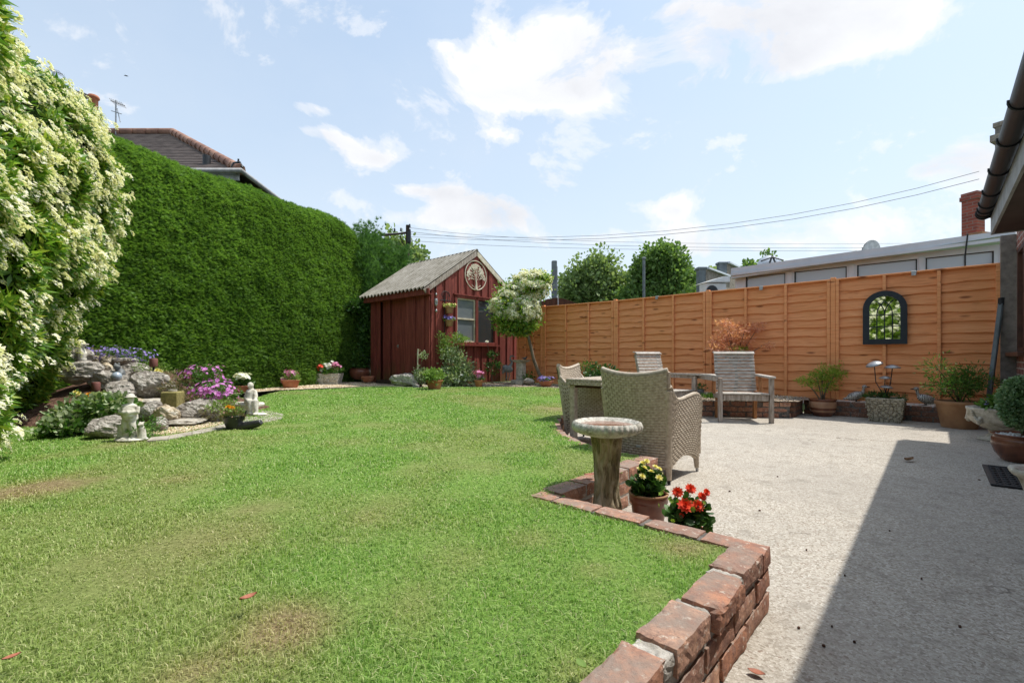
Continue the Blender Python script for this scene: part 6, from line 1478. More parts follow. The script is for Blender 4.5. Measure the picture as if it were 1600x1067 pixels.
m = MB(); m.prism([(x, -.012, z) for x, z in arch(mw - .06, mz0 + .06, zc)], (0, .006, 0)); gl_ = m.build('mirror_glass', M['mirror'], mr)
# the glass leans a touch so that it faces the flowering shrub across the lawn
m = MB(); wi = mw - .075; z_lo = mz0 + .075; br_ = []
for zf in (.30, .58): br_.append([(-wi, z_lo + (zc - z_lo)*zf*1.35), (wi, z_lo + (zc - z_lo)*zf*1.35)])
zr2 = z_lo + (zc - z_lo)*.58*1.35
for xf in (-.5, 0, .5): br_.append([(xf*wi, z_lo), (xf*wi, zr2)])
Rr = wi*1.0
def carc(cx_, r, t0, t1): return [(cx_ + r*math.cos(t), zr2 + r*1.28*math.sin(t)) for t in np.linspace(t0, t1, 14)]
br_ += [carc(wi*.5 - wi*1.0 + wi*.0 - 0, wi*1.0, 0, 1.05), carc(-wi*.5 + wi*1.0, wi*1.0, PI, PI - 1.05), carc(-wi, wi*1.0, 0, 1.15), carc(wi, wi*1.0, PI, PI - 1.15)]
for L_ in br_: m.tube([(x, -.020, z) for x, z in L_ if abs(x) <= wi*1.01 and (z < zc or math.hypot(x, z - zc) < wi*1.02)] or [(0, -.02, zc), (0, -.02, zc + .01)], .0075, 6)
m.build('glazing_bars', M['navy'], mr)

# ------------------------------------------------------------------ in front of the shed
def small_pot(x, yb, wpx, hpx, z, mat, label, kind='flower', name='potted_plant', Y=None):
    X, Yy, _ = G(x, yb, z) if Y is None else (D(x, yb, Y)[0], Y, 0)
    k = Yy/F; return potted(name, label, 'potted plant', (X, Yy, z), wpx/2*k, hpx*k, mat, kind), k
o, k = small_pot(679, 607.5, 26, 14, .26, M['terracotta'], 'leafy green plant in a terracotta pot at the shed corner'); foliage('foliage', M['leaf_pale'], o, [(0, 0, 20*k, 12*k, 12*k, 9*k)], 900, .05, 50, .05, 'round')
o, k = small_pot(748, 604.5, 14, 11, .26, M['terracotta'], 'pink flowered plant in a small terracotta pot below the shed window'); foliage('foliage', M['leaf_mid'], o, [(-.02, 0, 15*k, 6*k, 6*k, 4*k)], 160, .035, 14, .03); fl_cloud('blossom', o, [(0, 0, 19*k, 5*k, 4*k, 4*k)], 30, .045, M['fl_pink'])
# climbing rose
rs = thing('rose_bush', 'tall straggly green rose bush against the red shed beside the window', 'shrub', (D(708, 556, 10.0)[0], 10.0, .26), 0); k = 10.0/F
zz = lambda y: (556 - y)*k + H - .26
foliage('foliage', M['leaf_var'], rs, [((710 - 708)*k, 0, zz(590), 24*k, .3, 14*k), (5*k, 0, zz(572), 22*k, .25, 14*k), (0, 0, zz(555), 16*k, .2, 14*k), (24*k, 0, zz(585), 12*k, .2, 12*k)], 3400, .06, 170, .1, 'leaf', shell=.8)
foliage('new_growth', M['leaf_pale'], rs, [(-14*k, 0, zz(530), 8*k, .15, 10*k), (-12*k, 0, zz(545), 10*k, .15, 10*k), (6*k, 0, zz(530), 10*k, .1, 8*k), (20*k, -.05, zz(533), 12*k, .1, 4*k)], 1100, .05, 60, .06, 'leaf', shell=.8)
stems(rs, [(-14*k, 0, zz(522)), (-8*k, 0, zz(535)), (6*k, 0, zz(525)), (20*k, 0, zz(532)), (10*k, 0, zz(560)), (22*k, 0, zz(575)), (-12*k, 0, zz(560))], (0, 0, 0), .009, M['leaf_mid'])
fl_cloud('blossom', rs, [(0, -.1, zz(585), 24*k, .2, 16*k)], 22, .03, M['fl_white'])
r2 = thing('rose_bush', 'slender bare stemmed rose with a white bloom under the shed window', 'shrub', (D(769, 556, 10.9)[0], 10.9, .26), 0); k = 10.9/F
foliage('foliage', M['leaf_dark'], r2, [(0, 0, zz(556), 8*k, .1, 4*k), (2*k, 0, zz(570), 10*k, .1, 5*k), (6*k, 0, zz(580), 8*k, .1, 4*k), (-6*k, 0, zz(575), 6*k, .1, 4*k)], 380, .06, 40, .05, 'leaf', shell=.9)
stems(r2, [(0, 0, zz(550)), (8*k, 0, zz(565)), (-8*k, 0, zz(560)), (-8*k, 0, zz(536)), (10*k, 0, zz(585))], (0, 0, 0), .007); blooms(r2, [(-8*k, -.02, zz(534), 0, -1)], .055, M['fl_white'])
r3 = thing('rose_bush', 'small leafy rose tied to a pale wooden stake by the shed door', 'shrub', (D(655, 556, 9.75)[0], 9.75, .26), 0); k = 9.75/F
foliage('foliage', M['leaf_var'], r3, [(4*k, 0, zz(583), 9*k, .12, 8*k), (0, 0, zz(592), 8*k, .12, 6*k), (6*k, 0, zz(556), 3*k, .05, 3*k)], 620, .05, 50, .06, 'leaf', shell=.9); stems(r3, [(4*k, 0, zz(556)), (8*k, 0, zz(575)), (-4*k, 0, zz(580))], (0, 0, 0), .006)
m = MB(); m.cyl((-3*k, 0, -.02), (-2*k, 0, zz(545)), .013, n=6); m.build('stake', M['cream_paint'], r3)
def rock(mb, c, r, seed, sq=.6, rot=0, tilt=0):
    R = Matrix.Rotation(rot, 3, 'Z') @ Matrix.Rotation(tilt, 3, 'Y')
    rr = random.Random(seed); pl = []
    for _ in range(15):
        n_ = Vector((rr.gauss(0, 1), rr.gauss(0, 1), rr.gauss(0, 1))).normalized(); pl.append((n_, rr.uniform(.72, 1.0)))
    def fn(d):
        q = 1.25
        for n_, h_ in pl:
            k_ = n_.dot(d)
            if k_ > .05: q = min(q, h_/k_)
        m_ = max(abs(d.x), abs(d.y), abs(d.z)); o_ = Vector((seed*3.7, seed*1.3, seed*2.9)); q = q*(1 - sq*.35) + (1/m_)*sq*.35
        return q*(1 + .10*mnoise.noise(d*1.8 + o_) + .09*mnoise.noise(d*4.7 + o_) + .05*mnoise.noise(d*11 + o_) + .02*mnoise.noise(d*24 + o_))
    mb.ball(c, r, 44, 28, R, fn, smooth=False)
RB = {}
def place_rock(x, y, w, h, Y, mat, label, sq=.5, rot=0, tilt=0, dpt=None, group='rockery stones', nm='rockery_stone'):
    k = Y/F; p = D(x, y, Y); m = MB(); rx, rz_ = w*k/2, h*k/2; rock(m, (0, 0, 0), (rx*1.08, dpt or rx*.8, rz_*1.1), random.randint(1, 900), sq, rot, tilt)
    o = m.build(nm, mat, None, p); return tag(o, label, 'stone', group)
place_rock(633, 594, 36, 19, 9.75, M['stone_grey'], 'long grey boulder lying in front of the shed door', .9, .1, 0, .16, None, 'boulder')
place_rock(650, 603, 10, 6, 9.6, M['stone_grey'], 'small grey stone beside the stake near the shed door', .5, 0, 0, None, None, 'boulder'); place_rock(664, 604, 9, 6, 9.55, M['stone_tan'], 'small brown stone at the foot of the corner pot', .5, 0, 0, None, None, 'boulder')
# big brown pot left of the shed and its saucer pot
o, k = small_pot(563, 591.5, 33, 17, .33, M['glaze_red'], 'climber in a wide brown glazed pot against the dark shed end', 'round', Y=11.5)
foliage('foliage', M['leaf_mid'], o, [(0, 0, .26 + 14*k, 9*k, .12, 10*k)], 500, .07, 30, .06)
cl = thing('climbing_plant', 'dark green climber scrambling up the far end of the red shed', 'climber', (D(572, 556, 11.6)[0], 11.6, .3), 0); k = 11.6/F; zz2 = lambda y: (556 - y)*k + H - .3
foliage('foliage', M['leaf_dark'], cl, [(-2*k, 0, zz2(490), 11*k, .2, 16*k), (1*k, 0, zz2(520), 9*k, .2, 20*k), (0, 0, zz2(548), 8*k, .2, 14*k), (-12*k, -.1, zz2(478), 8*k, .2, 8*k), (2*k, 0, zz2(565), 6*k, .15, 10*k)], 3000, .085, 170, .12, 'leaf', shell=.7); stems(cl, [(0, 0, zz2(500)), (3*k, 0, zz2(520))], (0, 0, 0), .012)
o = potted('flower_pot', 'shallow terracotta saucer pot standing by the shed end', 'pot', (D(575, 556, 11.0)[0], 11.0, .285), 10.5*11/F, 9*11/F, M['terracotta'], 'bowl')
# white stone trough with red and white geraniums
wt = thing('flower_trough', 'rectangular pale stone trough of red and white geraniums before the hedge', 'planter', G(506, 600, .26), -.08); k = 10.6/F
m = MB(); L_, W_, h_ = 56*k/2, .14, 17*k
vs = [(-L_*.88, -W_*.8, 0), (L_*.88, -W_*.8, 0), (L_*.88, W_*.8, 0), (-L_*.88, W_*.8, 0), (-L_, -W_, h_), (L_, -W_, h_), (L_, W_, h_), (-L_, W_, h_), (-L_ + .03, -W_ + .03, h_), (L_ - .03, -W_ + .03, h_), (L_ - .03, W_ - .03, h_), (-L_ + .03, W_ - .03, h_), (-L_ + .03, -W_ + .03, h_ - .03), (L_ - .03, -W_ + .03, h_ - .03), (L_ - .03, W_ - .03, h_ - .03), (-L_ + .03, W_ - .03, h_ - .03)]
m.add(vs, [(3, 2, 1, 0)] + [(i*4 + q, i*4 + (q + 1) % 4, i*4 + 4 + (q + 1) % 4, i*4 + 4 + q) for i in range(3) for q in range(4)] + [(12, 13, 14, 15)]); m.build('trough', M['bath_bowl'], wt)
m = MB()
for i in range(26): m.ball((random.uniform(-L_*.85, L_*.85), -W_*.93, random.uniform(.05, h_ - .04)), (.035, .012, .022), 8, 5)
m.build('relief', M['bath_bowl'], wt)['kind'] = 'stuff'
foliage('foliage', M['leaf_mid'], wt, [(-.15, 0, h_ + .05, .22, .12, .07), (.18, 0, h_ + .05, .2, .12, .07)], 900, .055, 60, .06, 'round')
fl_cloud('blossom', wt, [(-.27, -.05, h_ + .12, .12, .08, .06), (-.12, -.05, h_ + .11, .08, .08, .05)], 90, .04, M['fl_red']); fl_cloud('blossom', wt, [(.02, -.02, h_ + .15, .08, .08, .06), (.14, -.04, h_ + .15, .05, .05, .05), (-.02, -.06, h_ + .08, .06, .04, .03)], 60, .042, M['fl_white']); fl_cloud('blossom', wt, [(.28, 0, h_ + .14, .06, .05, .05), (.2, 0, h_ + .2, .04, .04, .03)], 34, .042, M['fl_pink'])
o, k = small_pot(454, 606, 28, 13, .255, M['terracotta'], 'pink and white flowers over pale leaves in a terracotta pot by the hedge'); foliage('foliage', M['leaf_pale'], o, [(.02, 0, 17*k, 9*k, 8*k, 6*k)], 500, .045, 30, .05); fl_cloud('blossom', o, [(-3*k, 0, 23*k, 7*k, 5*k, 3*k), (-9*k, -.03, 14*k, 3*k, 3*k, 2*k)], 34, .045, M['fl_pink'])
o, k = small_pot(379, 613, 30, 11, .25, M['terracotta'], 'white flowered plant in a wide terracotta bowl behind the seated statue', 'bowl'); foliage('foliage', M['leaf_dark'], o, [(0, 0, 15*k, 10*k, 9*k, 5*k)], 500, .045, 30, .05); fl_cloud('blossom', o, [(0, 0, 25*k, 10*k, 7*k, 3*k)], 90, .04, M['fl_white'], up=1)

# wall planter on the shed gable with two little pots, wind chime
wpb, wpz = PA(694, 478, SA); wp = thing('wall_planter', 'black wire wall planter on the shed gable holding two terracotta pots', 'planter', AB(SA + .05, wpb, 0), RZ)
zP = lambda y: H - (y - 556)*10.1/F; m = MB()
for dy in (-.11, -.055, 0, .055, .11): m.tube([(0, dy, zP(470)), (.0, dy*.8, zP(460) + .05*(1 - abs(dy)*6))], .005, 4)
m.tube([(0, .12*math.cos(t), zP(462) + .10*math.sin(t)) for t in np.linspace(0, PI, 12)], .006, 5); m.tube([(0, -.16, zP(469)), (0, .16, zP(469))], .006, 5); m.tube([(0, -.03, zP(462)), (0, -.03, zP(520))], .007, 5)
for y in (484, 506): m.tube([(.08 + .08*math.cos(t), .03 + .08*math.sin(t), zP(y) + .05) for t in np.linspace(0, 2*PI, 16)], .005, 4)
m.build('wire_frame', M['black_metal'], wp)
L0 = Vector(wp.location)
for y, mat, lb in ((489.5, 'fl_yellow', 'small terracotta pot of yellow pansies, upper one in the wall planter'), (510, 'fl_purple', 'small terracotta pot of violet pansies, lower one in the wall planter')):
    p = AB(SA + .14, wpb + .03, zP(y)); o = potted('potted_pansy', lb, 'potted plant', p, .095, .14, M['terra_tan'], 'flower'); foliage('foliage', M['leaf_pale'], o, [(0, 0, .155, .10, .10, .03)], 200, .04, 20, .03); fl_cloud('blossom', o, [(0, 0, .175, .09, .08, .03)], 34, .034, M[mat])
wc_b, _ = PA(677, 470, SA); wch = thing('wind_chime', 'slim metal wind chime hanging near the corner of the shed gable', 'wind chime', AB(SA + .1, wc_b, 0), RZ); m = MB(); m.tube([(0, 0, zP(450)), (0, 0, zP(487))], .006, 5); m.tube([(0, 0, zP(452)), (-.06, .0, zP(455))], .008, 5); m.build('cord', M['black_metal'], wch); m = MB()
for y, r in ((472, .035), (477, .028), (462, .02), (487, .025)): m.ball((0, 0, zP(y)), (r, r, r*1.4), 8, 6)
m.build('ornament', M['steel'], wch); m = MB()
for k_ in range(4): m.cyl((.03*math.cos(k_*1.57), .03*math.sin(k_*1.57), zP(468)), (.03*math.cos(k_*1.57), .03*math.sin(k_*1.57), zP(477)), .006, n=6)
m.build('chime_tube', M['steel'], wch)

# heron, pedestal bath with a little bird, viburnum tree, blue flower bowl
hr = thing('heron_statue', 'slender grey metal heron standing beside the shed wall', 'statue', (D(793, 556, 10.6)[0], 10.6, .255), 0); k = 10.6/F
def hz(x, y, d=0): return ((x - 793)*k, d, (556 - y)*k + H - .255)
m = MB(); m.ball(hz(793, 576), (9*k, .07, 5.5*k), 16, 10, Matrix.Rotation(.35, 3, 'Y')); m.tube([hz(788, 578), hz(785, 584)], [.05, .02], 8); m.tube([hz(797, 573), hz(800, 566), hz(797, 561), hz(798, 556.5), hz(801, 556)], [.045, .025, .02, .02, .025], 8); fuse(m, 'body', M['lead'], .012, hr)
m = MB(); m.tube([hz(801, 556), hz(805, 558)], [.018, .005], 6); m.build('beak', M['lead'], hr)
for dx in (-2, 2): m = MB(); m.tube([hz(793 + dx, 580), hz(794 + dx, 588), hz(792 + dx, 594.5)], .009, 5); m.build('leg', M['lead'], hr)
pb = thing('pedestal_birdbath', 'small square topped stone birdbath at the end of the orange fence', 'birdbath', (D(814, 556, 10.75)[0], 10.75, .25), RZ); k = 10.75/F
m = MB(); m.box((0, 0, .05), (.34, .34, .10), bev=.012); m.build('base', M['cast_stone'], pb); m = MB(); m.box((0, 0, .30), (.17, .17, .42), bev=.01); m.build('column', M['cast_stone'], pb); m = MB(); frust(m, .34, .20, .06, .50, .03); m.build('basin', M['cast_stone'], pb)
bd = thing('bird_figure', 'tiny dark bird figure perched on the rim of the small birdbath', 'ornament', Vector(D(820, 561, 10.7)) + Vector((0, 0, -.015)), 0); m = MB(); m.ball((0, 0, .03), (.045, .025, .028), 10, 7); m.ball((.035, 0, .06), .02, 8, 6); m.tube([(-.04, 0, .035), (-.08, 0, .05)], [.012, .006], 5); fuse(m, 'body', M['black_metal'], .006, bd); m = MB(); m.tube([(.05, 0, .06), (.07, 0, .058)], [.006, .002], 5); m.build('beak', M['black_metal'], bd); m = MB(); m.cyl((0, 0, .01), (0, 0, -.01), .004); m.build('leg', M['black_metal'], bd)
place_rock(826, 596, 14, 8, 10.4, M['stone_grey'], 'rough grey stone on the gravel beside the small birdbath', .4, 0, 0, None, None, 'boulder')
vt = thing('viburnum_tree', 'small leaning tree with a crown of cream blossom between shed and fence', 'tree', (D(850, 556, 10.35)[0], 10.35, .25), 0); k = 10.35/F
def vz(x, y, d=0): return ((x - 850)*k, d, (556 - y)*k + H - .25)
E_ = [(*vz(828, 447, .0), 26*k, .36, 19*k), (*vz(808, 460, .1), 24*k, .36, 18*k), (*vz(795, 478, 0), 24*k, .36, 16*k), (*vz(815, 485, -.05), 24*k, .36, 20*k), (*vz(793, 500, 0), 20*k, .32, 16*k), (*vz(820, 505, 0), 18*k, .32, 14*k), (*vz(840, 440, 0), 16*k, .3, 10*k), (*vz(805, 515, 0), 20*k, .3, 8*k)]
foliage('crown', M['shrub_leaf'], vt, E_, 11000, .075, 500, .12, 'leaf', shell=.6)
m = MB(); [m.ball(e[:3], (e[3]*.6, e[4]*.6, e[5]*.6), 12, 8) for e in E_]; m.build('inner_growth', M['shrub_core'], vt)
P, out = crown_points(E_[:4] + [E_[6]], 1500, 500, .06, .10); keep = (P[:, 2] > vz(0, 500)[2]); me = scatter_mesh('blossom', UM_V, UM_F, (P + out*.03)[keep], (out + np.array([.2, -.1, .6]))[keep], .125*(.7 + .5*rng.random(keep.sum()))); link('blossom', me, M['cream_flower'], vt)
m = MB(); m.tube([vz(850, 597), vz(842, 583), vz(834, 562), vz(829, 540), vz(824, 520), vz(818, 490)], [.045, .04, .036, .036, .032, .02], 8); m.tube([vz(826, 525), vz(805, 500), vz(800, 480)], [.025, .018, .01], 6); m.tube([vz(824, 515), vz(835, 480), vz(835, 450)], [.022, .015, .01], 6)
for x, y in ((856, 422), (846, 424), (775, 470)): m.tube([vz(835, 450), vz(x, y)], [.008, .003], 4)
m.build('trunk', M['bark'], vt)
o, k = small_pot(853, 601.5, 24, 9, .25, M['terracotta'], 'violet flowered plant in a shallow terracotta bowl at the foot of the leaning tree', 'bowl', Y=9.95); foliage('foliage', M['leaf_mid'], o, [(0, 0, 11*k, 11*k, 9*k, 3*k)], 200, .04, 20, .03); fl_cloud('blossom', o, [(0, 0, 12*k, 12*k, 9*k, 3*k)], 60, .04, M['fl_purple'])

# ------------------------------------------------------------------ rockery
mound = []
mc = D(175, 640, 4.75); MX, MY = -4.55, 5.72
t_ = np.linspace(0, 2*PI, 49); P = []
for r in np.linspace(0, 1, 16):
    row = []
    for a in t_:
        rx, ry = 1.55, 1.38; x = MX + rx*r*math.cos(a); y = MY + ry*r*math.sin(a)*(1 if math.sin(a) < 0 else .55) + .18*r*math.cos(a)
        h = .60*max(0, 1 - r)**1.05 + .025*mnoise.noise(Vector((x*3, y*3, 0)))
        row.append((x, y, .20 + h + (.01 if r < 1 else -.06)))
    P.append(row)
m = MB(); m.grid(np.array(P), True); mo = m.build('rockery_soil', M['soil'], None); tag(mo, kind='structure')
me = rawmesh('x', [(0, 0, 0)]*3, [(0, 1, 2)])
RK = [(129, 581, 52, 30, 5.1, 'stone_grey', 'long rough grey rockery stone beneath the perched bird'), (124, 558, 32, 22, 5.4, 'stone_grey', 'pitted grey stone the bird statue perches on'),
      (150, 565, 30, 20, 5.9, 'stone_tan', 'dark tan stone under the violet trailing flowers at the top'), (169, 566, 26, 16, 5.8, 'stone_tan', 'rounded brown stone topped by the brightest violet flowers'),
      (193, 566, 34, 14, 5.8, 'stone_grey', 'flat pale stone behind the dark cat statue'), (167, 578, 22, 18, 5.5, 'stone_tan', 'tan stone tucked left of the dark cat statue'),
      (208, 580, 40, 26, 5.5, 'stone_grey', 'angular pale stone right of the dark cat statue'), (231, 602, 54, 40, 5.05, 'stone_grey', 'biggest grey boulder beside the mossy column'),
      (260, 606, 26, 22, 5.1, 'stone_grey', 'small grey stone behind the mossy column'), (172, 595, 44, 28, 5.2, 'stone_grey', 'grey boulder left of the stone steps'),
      (192, 610, 40, 30, 4.9, 'stone_grey', 'sloping grey boulder above the hatted statue'), (184, 616, 30, 16, 4.6, 'stone_grey', 'small grey stone touching the hat of the standing statue'),
      (231, 642, 34, 24, 4.5, 'stone_grey', 'square grey stone right of the standing statue, upper course'), (260, 646, 36, 24, 4.5, 'stone_tan', 'flat topped stone in front of the mossy column'),
      (249, 662, 24, 22, 4.2, 'stone_grey', 'low rounded grey stone at the edge of the gravel pool'), (172, 649, 40, 26, 4.2, 'stone_tan', 'smooth tan boulder above the pitted stone on the left'),
      (165, 668, 50, 30, 3.86, 'stone_grey', 'pitted grey boulder on the grass left of the standing statue'), (303, 640, 46, 28, 4.75, 'stone_grey', 'pale grey boulder right of the mossy column'),
      (331, 642, 34, 32, 4.8, 'stone_grey', 'leaning grey boulder at the right end of the rockery'), (212, 628, 22, 12, 4.7, 'stone_tan', 'small tan stone below the stone steps')]
for i, (x, y, w_, h_, Y, mt_, lb) in enumerate(RK): place_rock(x, y, w_, h_, Y, M[mt_], lb, .55, random.uniform(-.4, .4), random.uniform(-.18, .18))
def slabst(x, y, w, h, Y, label, dpt=.16):
    k = Y/F; m = MB(); rock(m, (0, 0, 0), (w*k/2*1.05, dpt, h*k/2), random.randint(1, 99), .95, random.uniform(-.1, .1), 0); o = m.build('stone_slab', M['slab'], None, D(x, y, Y)); tag(o, label, 'stone', 'flat stones stepping down the rockery')
slabst(199, 596, 34, 8, 5.3, 'upper flat stone of the rockery steps, under the cat statue'); slabst(232, 627, 48, 9, 4.85, 'middle flat stone of the rockery steps'); slabst(288, 658, 54, 8, 4.55, 'long flat stone at the edge of the golden gravel')
# paved rim and gravel inside it
rim_px = [(228, 690), (262, 687), (300, 680), (340, 671.5), (380, 665), (415, 660), (441, 655), (444, 648), (425, 643), (400, 641)]
inner_px = [(236, 684), (266, 681), (300, 674.5), (335, 667), (352, 662), (352, 650), (372, 648), (385, 645), (392, 642), (398, 640)]
z_ = .232
rim = [G(x, y, z_)[:2] for x, y in rim_px]; inn = [G(x, y, z_)[:2] for x, y in inner_px]
sheet('gravel_pool', [G(226, 686, .2)[:2]] + rim[1:8] + [G(400, 640, .2)[:2], G(350, 628, .2)[:2], G(230, 640, .2)[:2]], z_ - .006, M['gravel'])
m = MB()
for i in range(len(rim) - 1):
    a0, a1, b1, b0 = [Vector((*p, z_ - .03)) for p in (rim[i], rim[i + 1], inn[i + 1], inn[i])]
    c = (a0 + a1 + b0 + b1)/4; q = [c + (p - c)*.97 for p in (a0, a1, b1, b0)]; m.prism(q, (0, 0, .036))
pv = m.build('paving_edge', M['slab'], None); tag(pv, kind='structure')
pebbles('pool_gravel_stones', [G(234, 682, .23)[:2], G(300, 673, .23)[:2], G(348, 662, .23)[:2], G(350, 640, .23)[:2], G(300, 652, .23)[:2], G(245, 665, .23)[:2]], 2600, M['peb_gold'], .228, .012, .026, 'pale golden gravel in front of the rockery stones')
# planting on the rockery
def clump(name, label, catg, x, y, rx, ry, Y, mat, n, leaf, tm='round', dp_=None, cl=50, sg=.04):
    k = Y/F; o = thing(name, label, catg, (D(x, 556, Y)[0], Y, H - (y + ry - 556)*k), 0); foliage('foliage', mat, o, [(0, 0, ry*k, rx*k, dp_ or rx*k*.6, ry*k)], n, leaf, cl, sg, tm, shell=.7); return o, k
for (x, y, rx, ry, Y, n, lb) in ((128, 652, 34, 22, 4.1, 1500, 'leafy green ground cover at the left foot of the rockery, beside the shrub'), (165, 632, 28, 14, 4.15, 900, 'leafy green ground cover above the tan boulder, under the marigold'), (110, 662, 22, 14, 3.95, 600, 'low leafy ground cover nearest the white flowered shrub')):
    o, k = clump('ground_cover', lb, 'plant', x, y, rx, ry, Y, M['leaf_var'], n, .042, 'round', .22, 90, .05); foliage('dark_foliage', M['leaf_mid'], o, [(0, .02, ry*k*.8, rx*k, .2, ry*k*.9)], n, .04, 90, .05, 'round', shell=.9)
for (x, y, rx, ry, Y, n, lb) in ((318, 594, 26, 20, 5.2, 800, 'mound of magenta flowers on green leaves, upper part beside the lamp'), (338, 616, 24, 15, 5.0, 800, 'mound of magenta flowers spilling towards the seated statue')):
    o, k = clump('flowering_plant', lb, 'plant', x, y, rx, ry, Y, M['leaf_mid'], n, .04, 'leaf', .2, 70, .04); fl_cloud('blossom', o, [(0, -.03, ry*k*1.15, rx*k, .19, ry*k)], 170, .024, M['fl_magenta'], .15)
for (x, y, rx, ry, Y, mt_, lb) in ((283, 603, 34, 14, 5.1, 'heather', 'brownish heather sprawling behind the mossy column'), (300, 618, 30, 12, 4.95, 'heather', 'russet creeping plant above the pale boulder'), (262, 590, 28, 10, 5.4, 'heather', 'dry heather slope beneath the rear garden lamp'), (350, 640, 26, 12, 4.8, 'heather', 'creeping green and brown plant behind the boot planter'), (345, 632, 16, 8, 4.75, 'leaf_pale', 'pale green creeping sprigs by the magenta flowers'), (235, 575, 20, 8, 5.5, 'leaf_pale', 'pale green sprigs around the little yellow pansy'), (230, 668, 12, 15, 3.85, 'leaf_mid', 'upright green plant between the standing statue and the gravel')):
    clump('rockery_plant', lb, 'plant', x, y, rx, ry, Y, M[mt_], int(rx*ry*2.2), .034, 'long', .16, 60, .035)
for (x, y, rx, ry, lb, mt_) in ((145, 556, 22, 10, 'thin violet flowers behind the bird statue', 'fl_purple'), (178, 553, 16, 8, 'brightest violet flowers at the top of the rockery', 'fl_purple'), (215, 557, 24, 10, 'violet flowers trailing towards the rear garden lamp', 'fl_purple')):
    o, k = clump('trailing_plant', lb, 'plant', x, y, rx, ry, 5.85, M['heather'] if x < 170 else M['leaf_mid'], 420, .03, 'long', .12); fl_cloud('blossom', o, [(0, -.04, ry*k*1.3, rx*k, .12, ry*k)], 110, .015, M[mt_])
for (x, y, Y, mt_, lb) in ((139, 617, 4.7, 'fl_orange', 'orange marigold beside the front garden lamp'), (118, 613, 4.7, 'fl_yellow', 'yellow marigold half hidden by the white flowered shrub'), (246, 579, 5.35, 'fl_yellow', 'little yellow pansy under the rear garden lamp'), (357, 637, 4.3, 'fl_orange', 'orange flower at the rim of the boot planter')):
    k = Y/F; o = thing('marigold', lb, 'flower', D(x, y + 10, Y), 0); blooms(o, [(0, 0, 10*k, 0, -1), (.03, 0, 8*k, .3, -1)], .034, M[mt_]); foliage('foliage', M['leaf_mid'], o, [(0, 0, 4*k, .05, .04, .03)], 60, .03, 8, .02)
# lamps on stakes
for (x, y0, y1, Y, lb) in ((150, 597, 626, 4.55, 'rust capped garden lamp on a black stake at the front of the rockery'), (240, 560, 588, 5.45, 'rust capped garden lamp on a black stake at the back of the rockery'), (293, 583, 604, 5.1, 'rust capped garden lamp on a black stake beside the magenta flowers')):
    k = Y/F; o = thing('garden_lamp', lb, 'lamp', D(x, y1, Y), 0, 'rust capped lamps in the rockery'); h = (y1 - y0)*k; m = MB(); m.cyl((0, 0, -.05), (0, 0, h*.6), 1.6*k, n=10); m.build('stake', M['black'], o); m = MB(); m.lathe([(5.3*k, h*.53), (5.5*k, h*.55), (5.5*k, h*.97), (5*k, h), (.001, h*1.01)], 20); m.build('cap', M['rust'], o)
# mossy column
k = 4.7/F; mcol = thing('mossy_column', 'short mossy square stone column standing among the rockery stones', 'column', D(270, 653, 4.7), .2); m = MB(); hh = 46*k; m.box((0, 0, hh/2 - .03), (25*k, 25*k, hh), None, .94, .008); o = rough(m, .003, 30).build('shaft', M['moss_stone'], mcol); m = MB(); m.cyl((0, 0, hh - .03), (0, 0, hh - .01), 6*k, n=14); m.build('cap', M['slab'], mcol)
# statues
st = thing('garden_statue', 'white stone statue of a hatted angler with folded arms beside a stump', 'statue', G(206, 688, .225), .1); k = 3.71/F
def q3(x, y, d=0): return ((x - 206)*k, d, (688 - y)*k)
m = MB(); m.ball(q3(205, 686), (.12, .09, .018), 16, 8)
for sx in (-1, 1): m.tube([q3(203 + sx*5 + 2, 684, -.01), q3(203 + sx*5 + 1, 672, -.012), q3(203 + sx*4, 660, -.015), q3(203 + sx*3, 653, 0)], [.026, .026, .030, .036], 12); m.ball(q3(204 + sx*6 + 1, 684.5, -.035), (.022, .038, .016))
m.tube([q3(204, 656), q3(203, 646), q3(203, 638), q3(204, 632)], [.052, .052, .056, .034], 14); m.ball(q3(202, 634), (.058, .042, .022)); m.tube([q3(204, 632), q3(204, 626)], .018, 8); m.ball(q3(204, 623.5), (.024, .026, .029))
for sx in (-1, 1): m.tube([q3(204 + sx*10, 635, 0), q3(204 + sx*12, 643, -.015), q3(204 + sx*2, 644, -.052), q3(204 - sx*5, 642, -.055)], [.020, .021, .018, .015], 10)
m.ball(q3(204, 649, -.03), (.05, .03, .022)); m.ball(q3(204, 622.5, -.026), (.006, .008, .007))
fuse(m, 'body', M['stone_white'], .0055, st, smooth_it=2)
m = MB(); m.lathe([(.040, 0), (.040, .004), (.027, .008), (.025, .022), (.001, .031)], 24, q3(204, 620, .0)); m.build('hat', M['stone_white'], st)
m = MB(); m.lathe([(.001, 0), (.055, 0), (.040, .03), (.036, .10), (.038, .118), (.001, .122)], 24, q3(192, 686, .015), fn=lambda a, z, r: 1 + .08*math.sin(a*5 + z*30)); m.build('stump', M['bath_bowl'], st)
m = MB(); m.tube([q3(222, 686, -.01), q3(222, 674, -.01), q3(222, 666, -.015)], [.032, .028, .02], 10); m.ball(q3(222, 662, -.02), (.018, .024, .017)); m.ball(q3(222, 662.5, -.045), (.009, .014, .008)); m.ball(q3(219, 659, -.01), .006); m.ball(q3(225, 659, -.01), .006); fuse(m, 'dog', M['stone_white'], .005, st)
s2 = thing('garden_statue', 'white stone statue of a person in a coat seated on a small bench', 'statue', G(392, 648, .232), -.15); k = 5.25/F
def q4(x, y, d=0): return ((x - 392)*k, d, (648 - y)*k)
m = MB(); m.ball(q4(402, 646, -.03), (.15, .10, .014), 16, 8); m.box(q4(385, 632, .02), (.34, .16, .05), bev=.02)
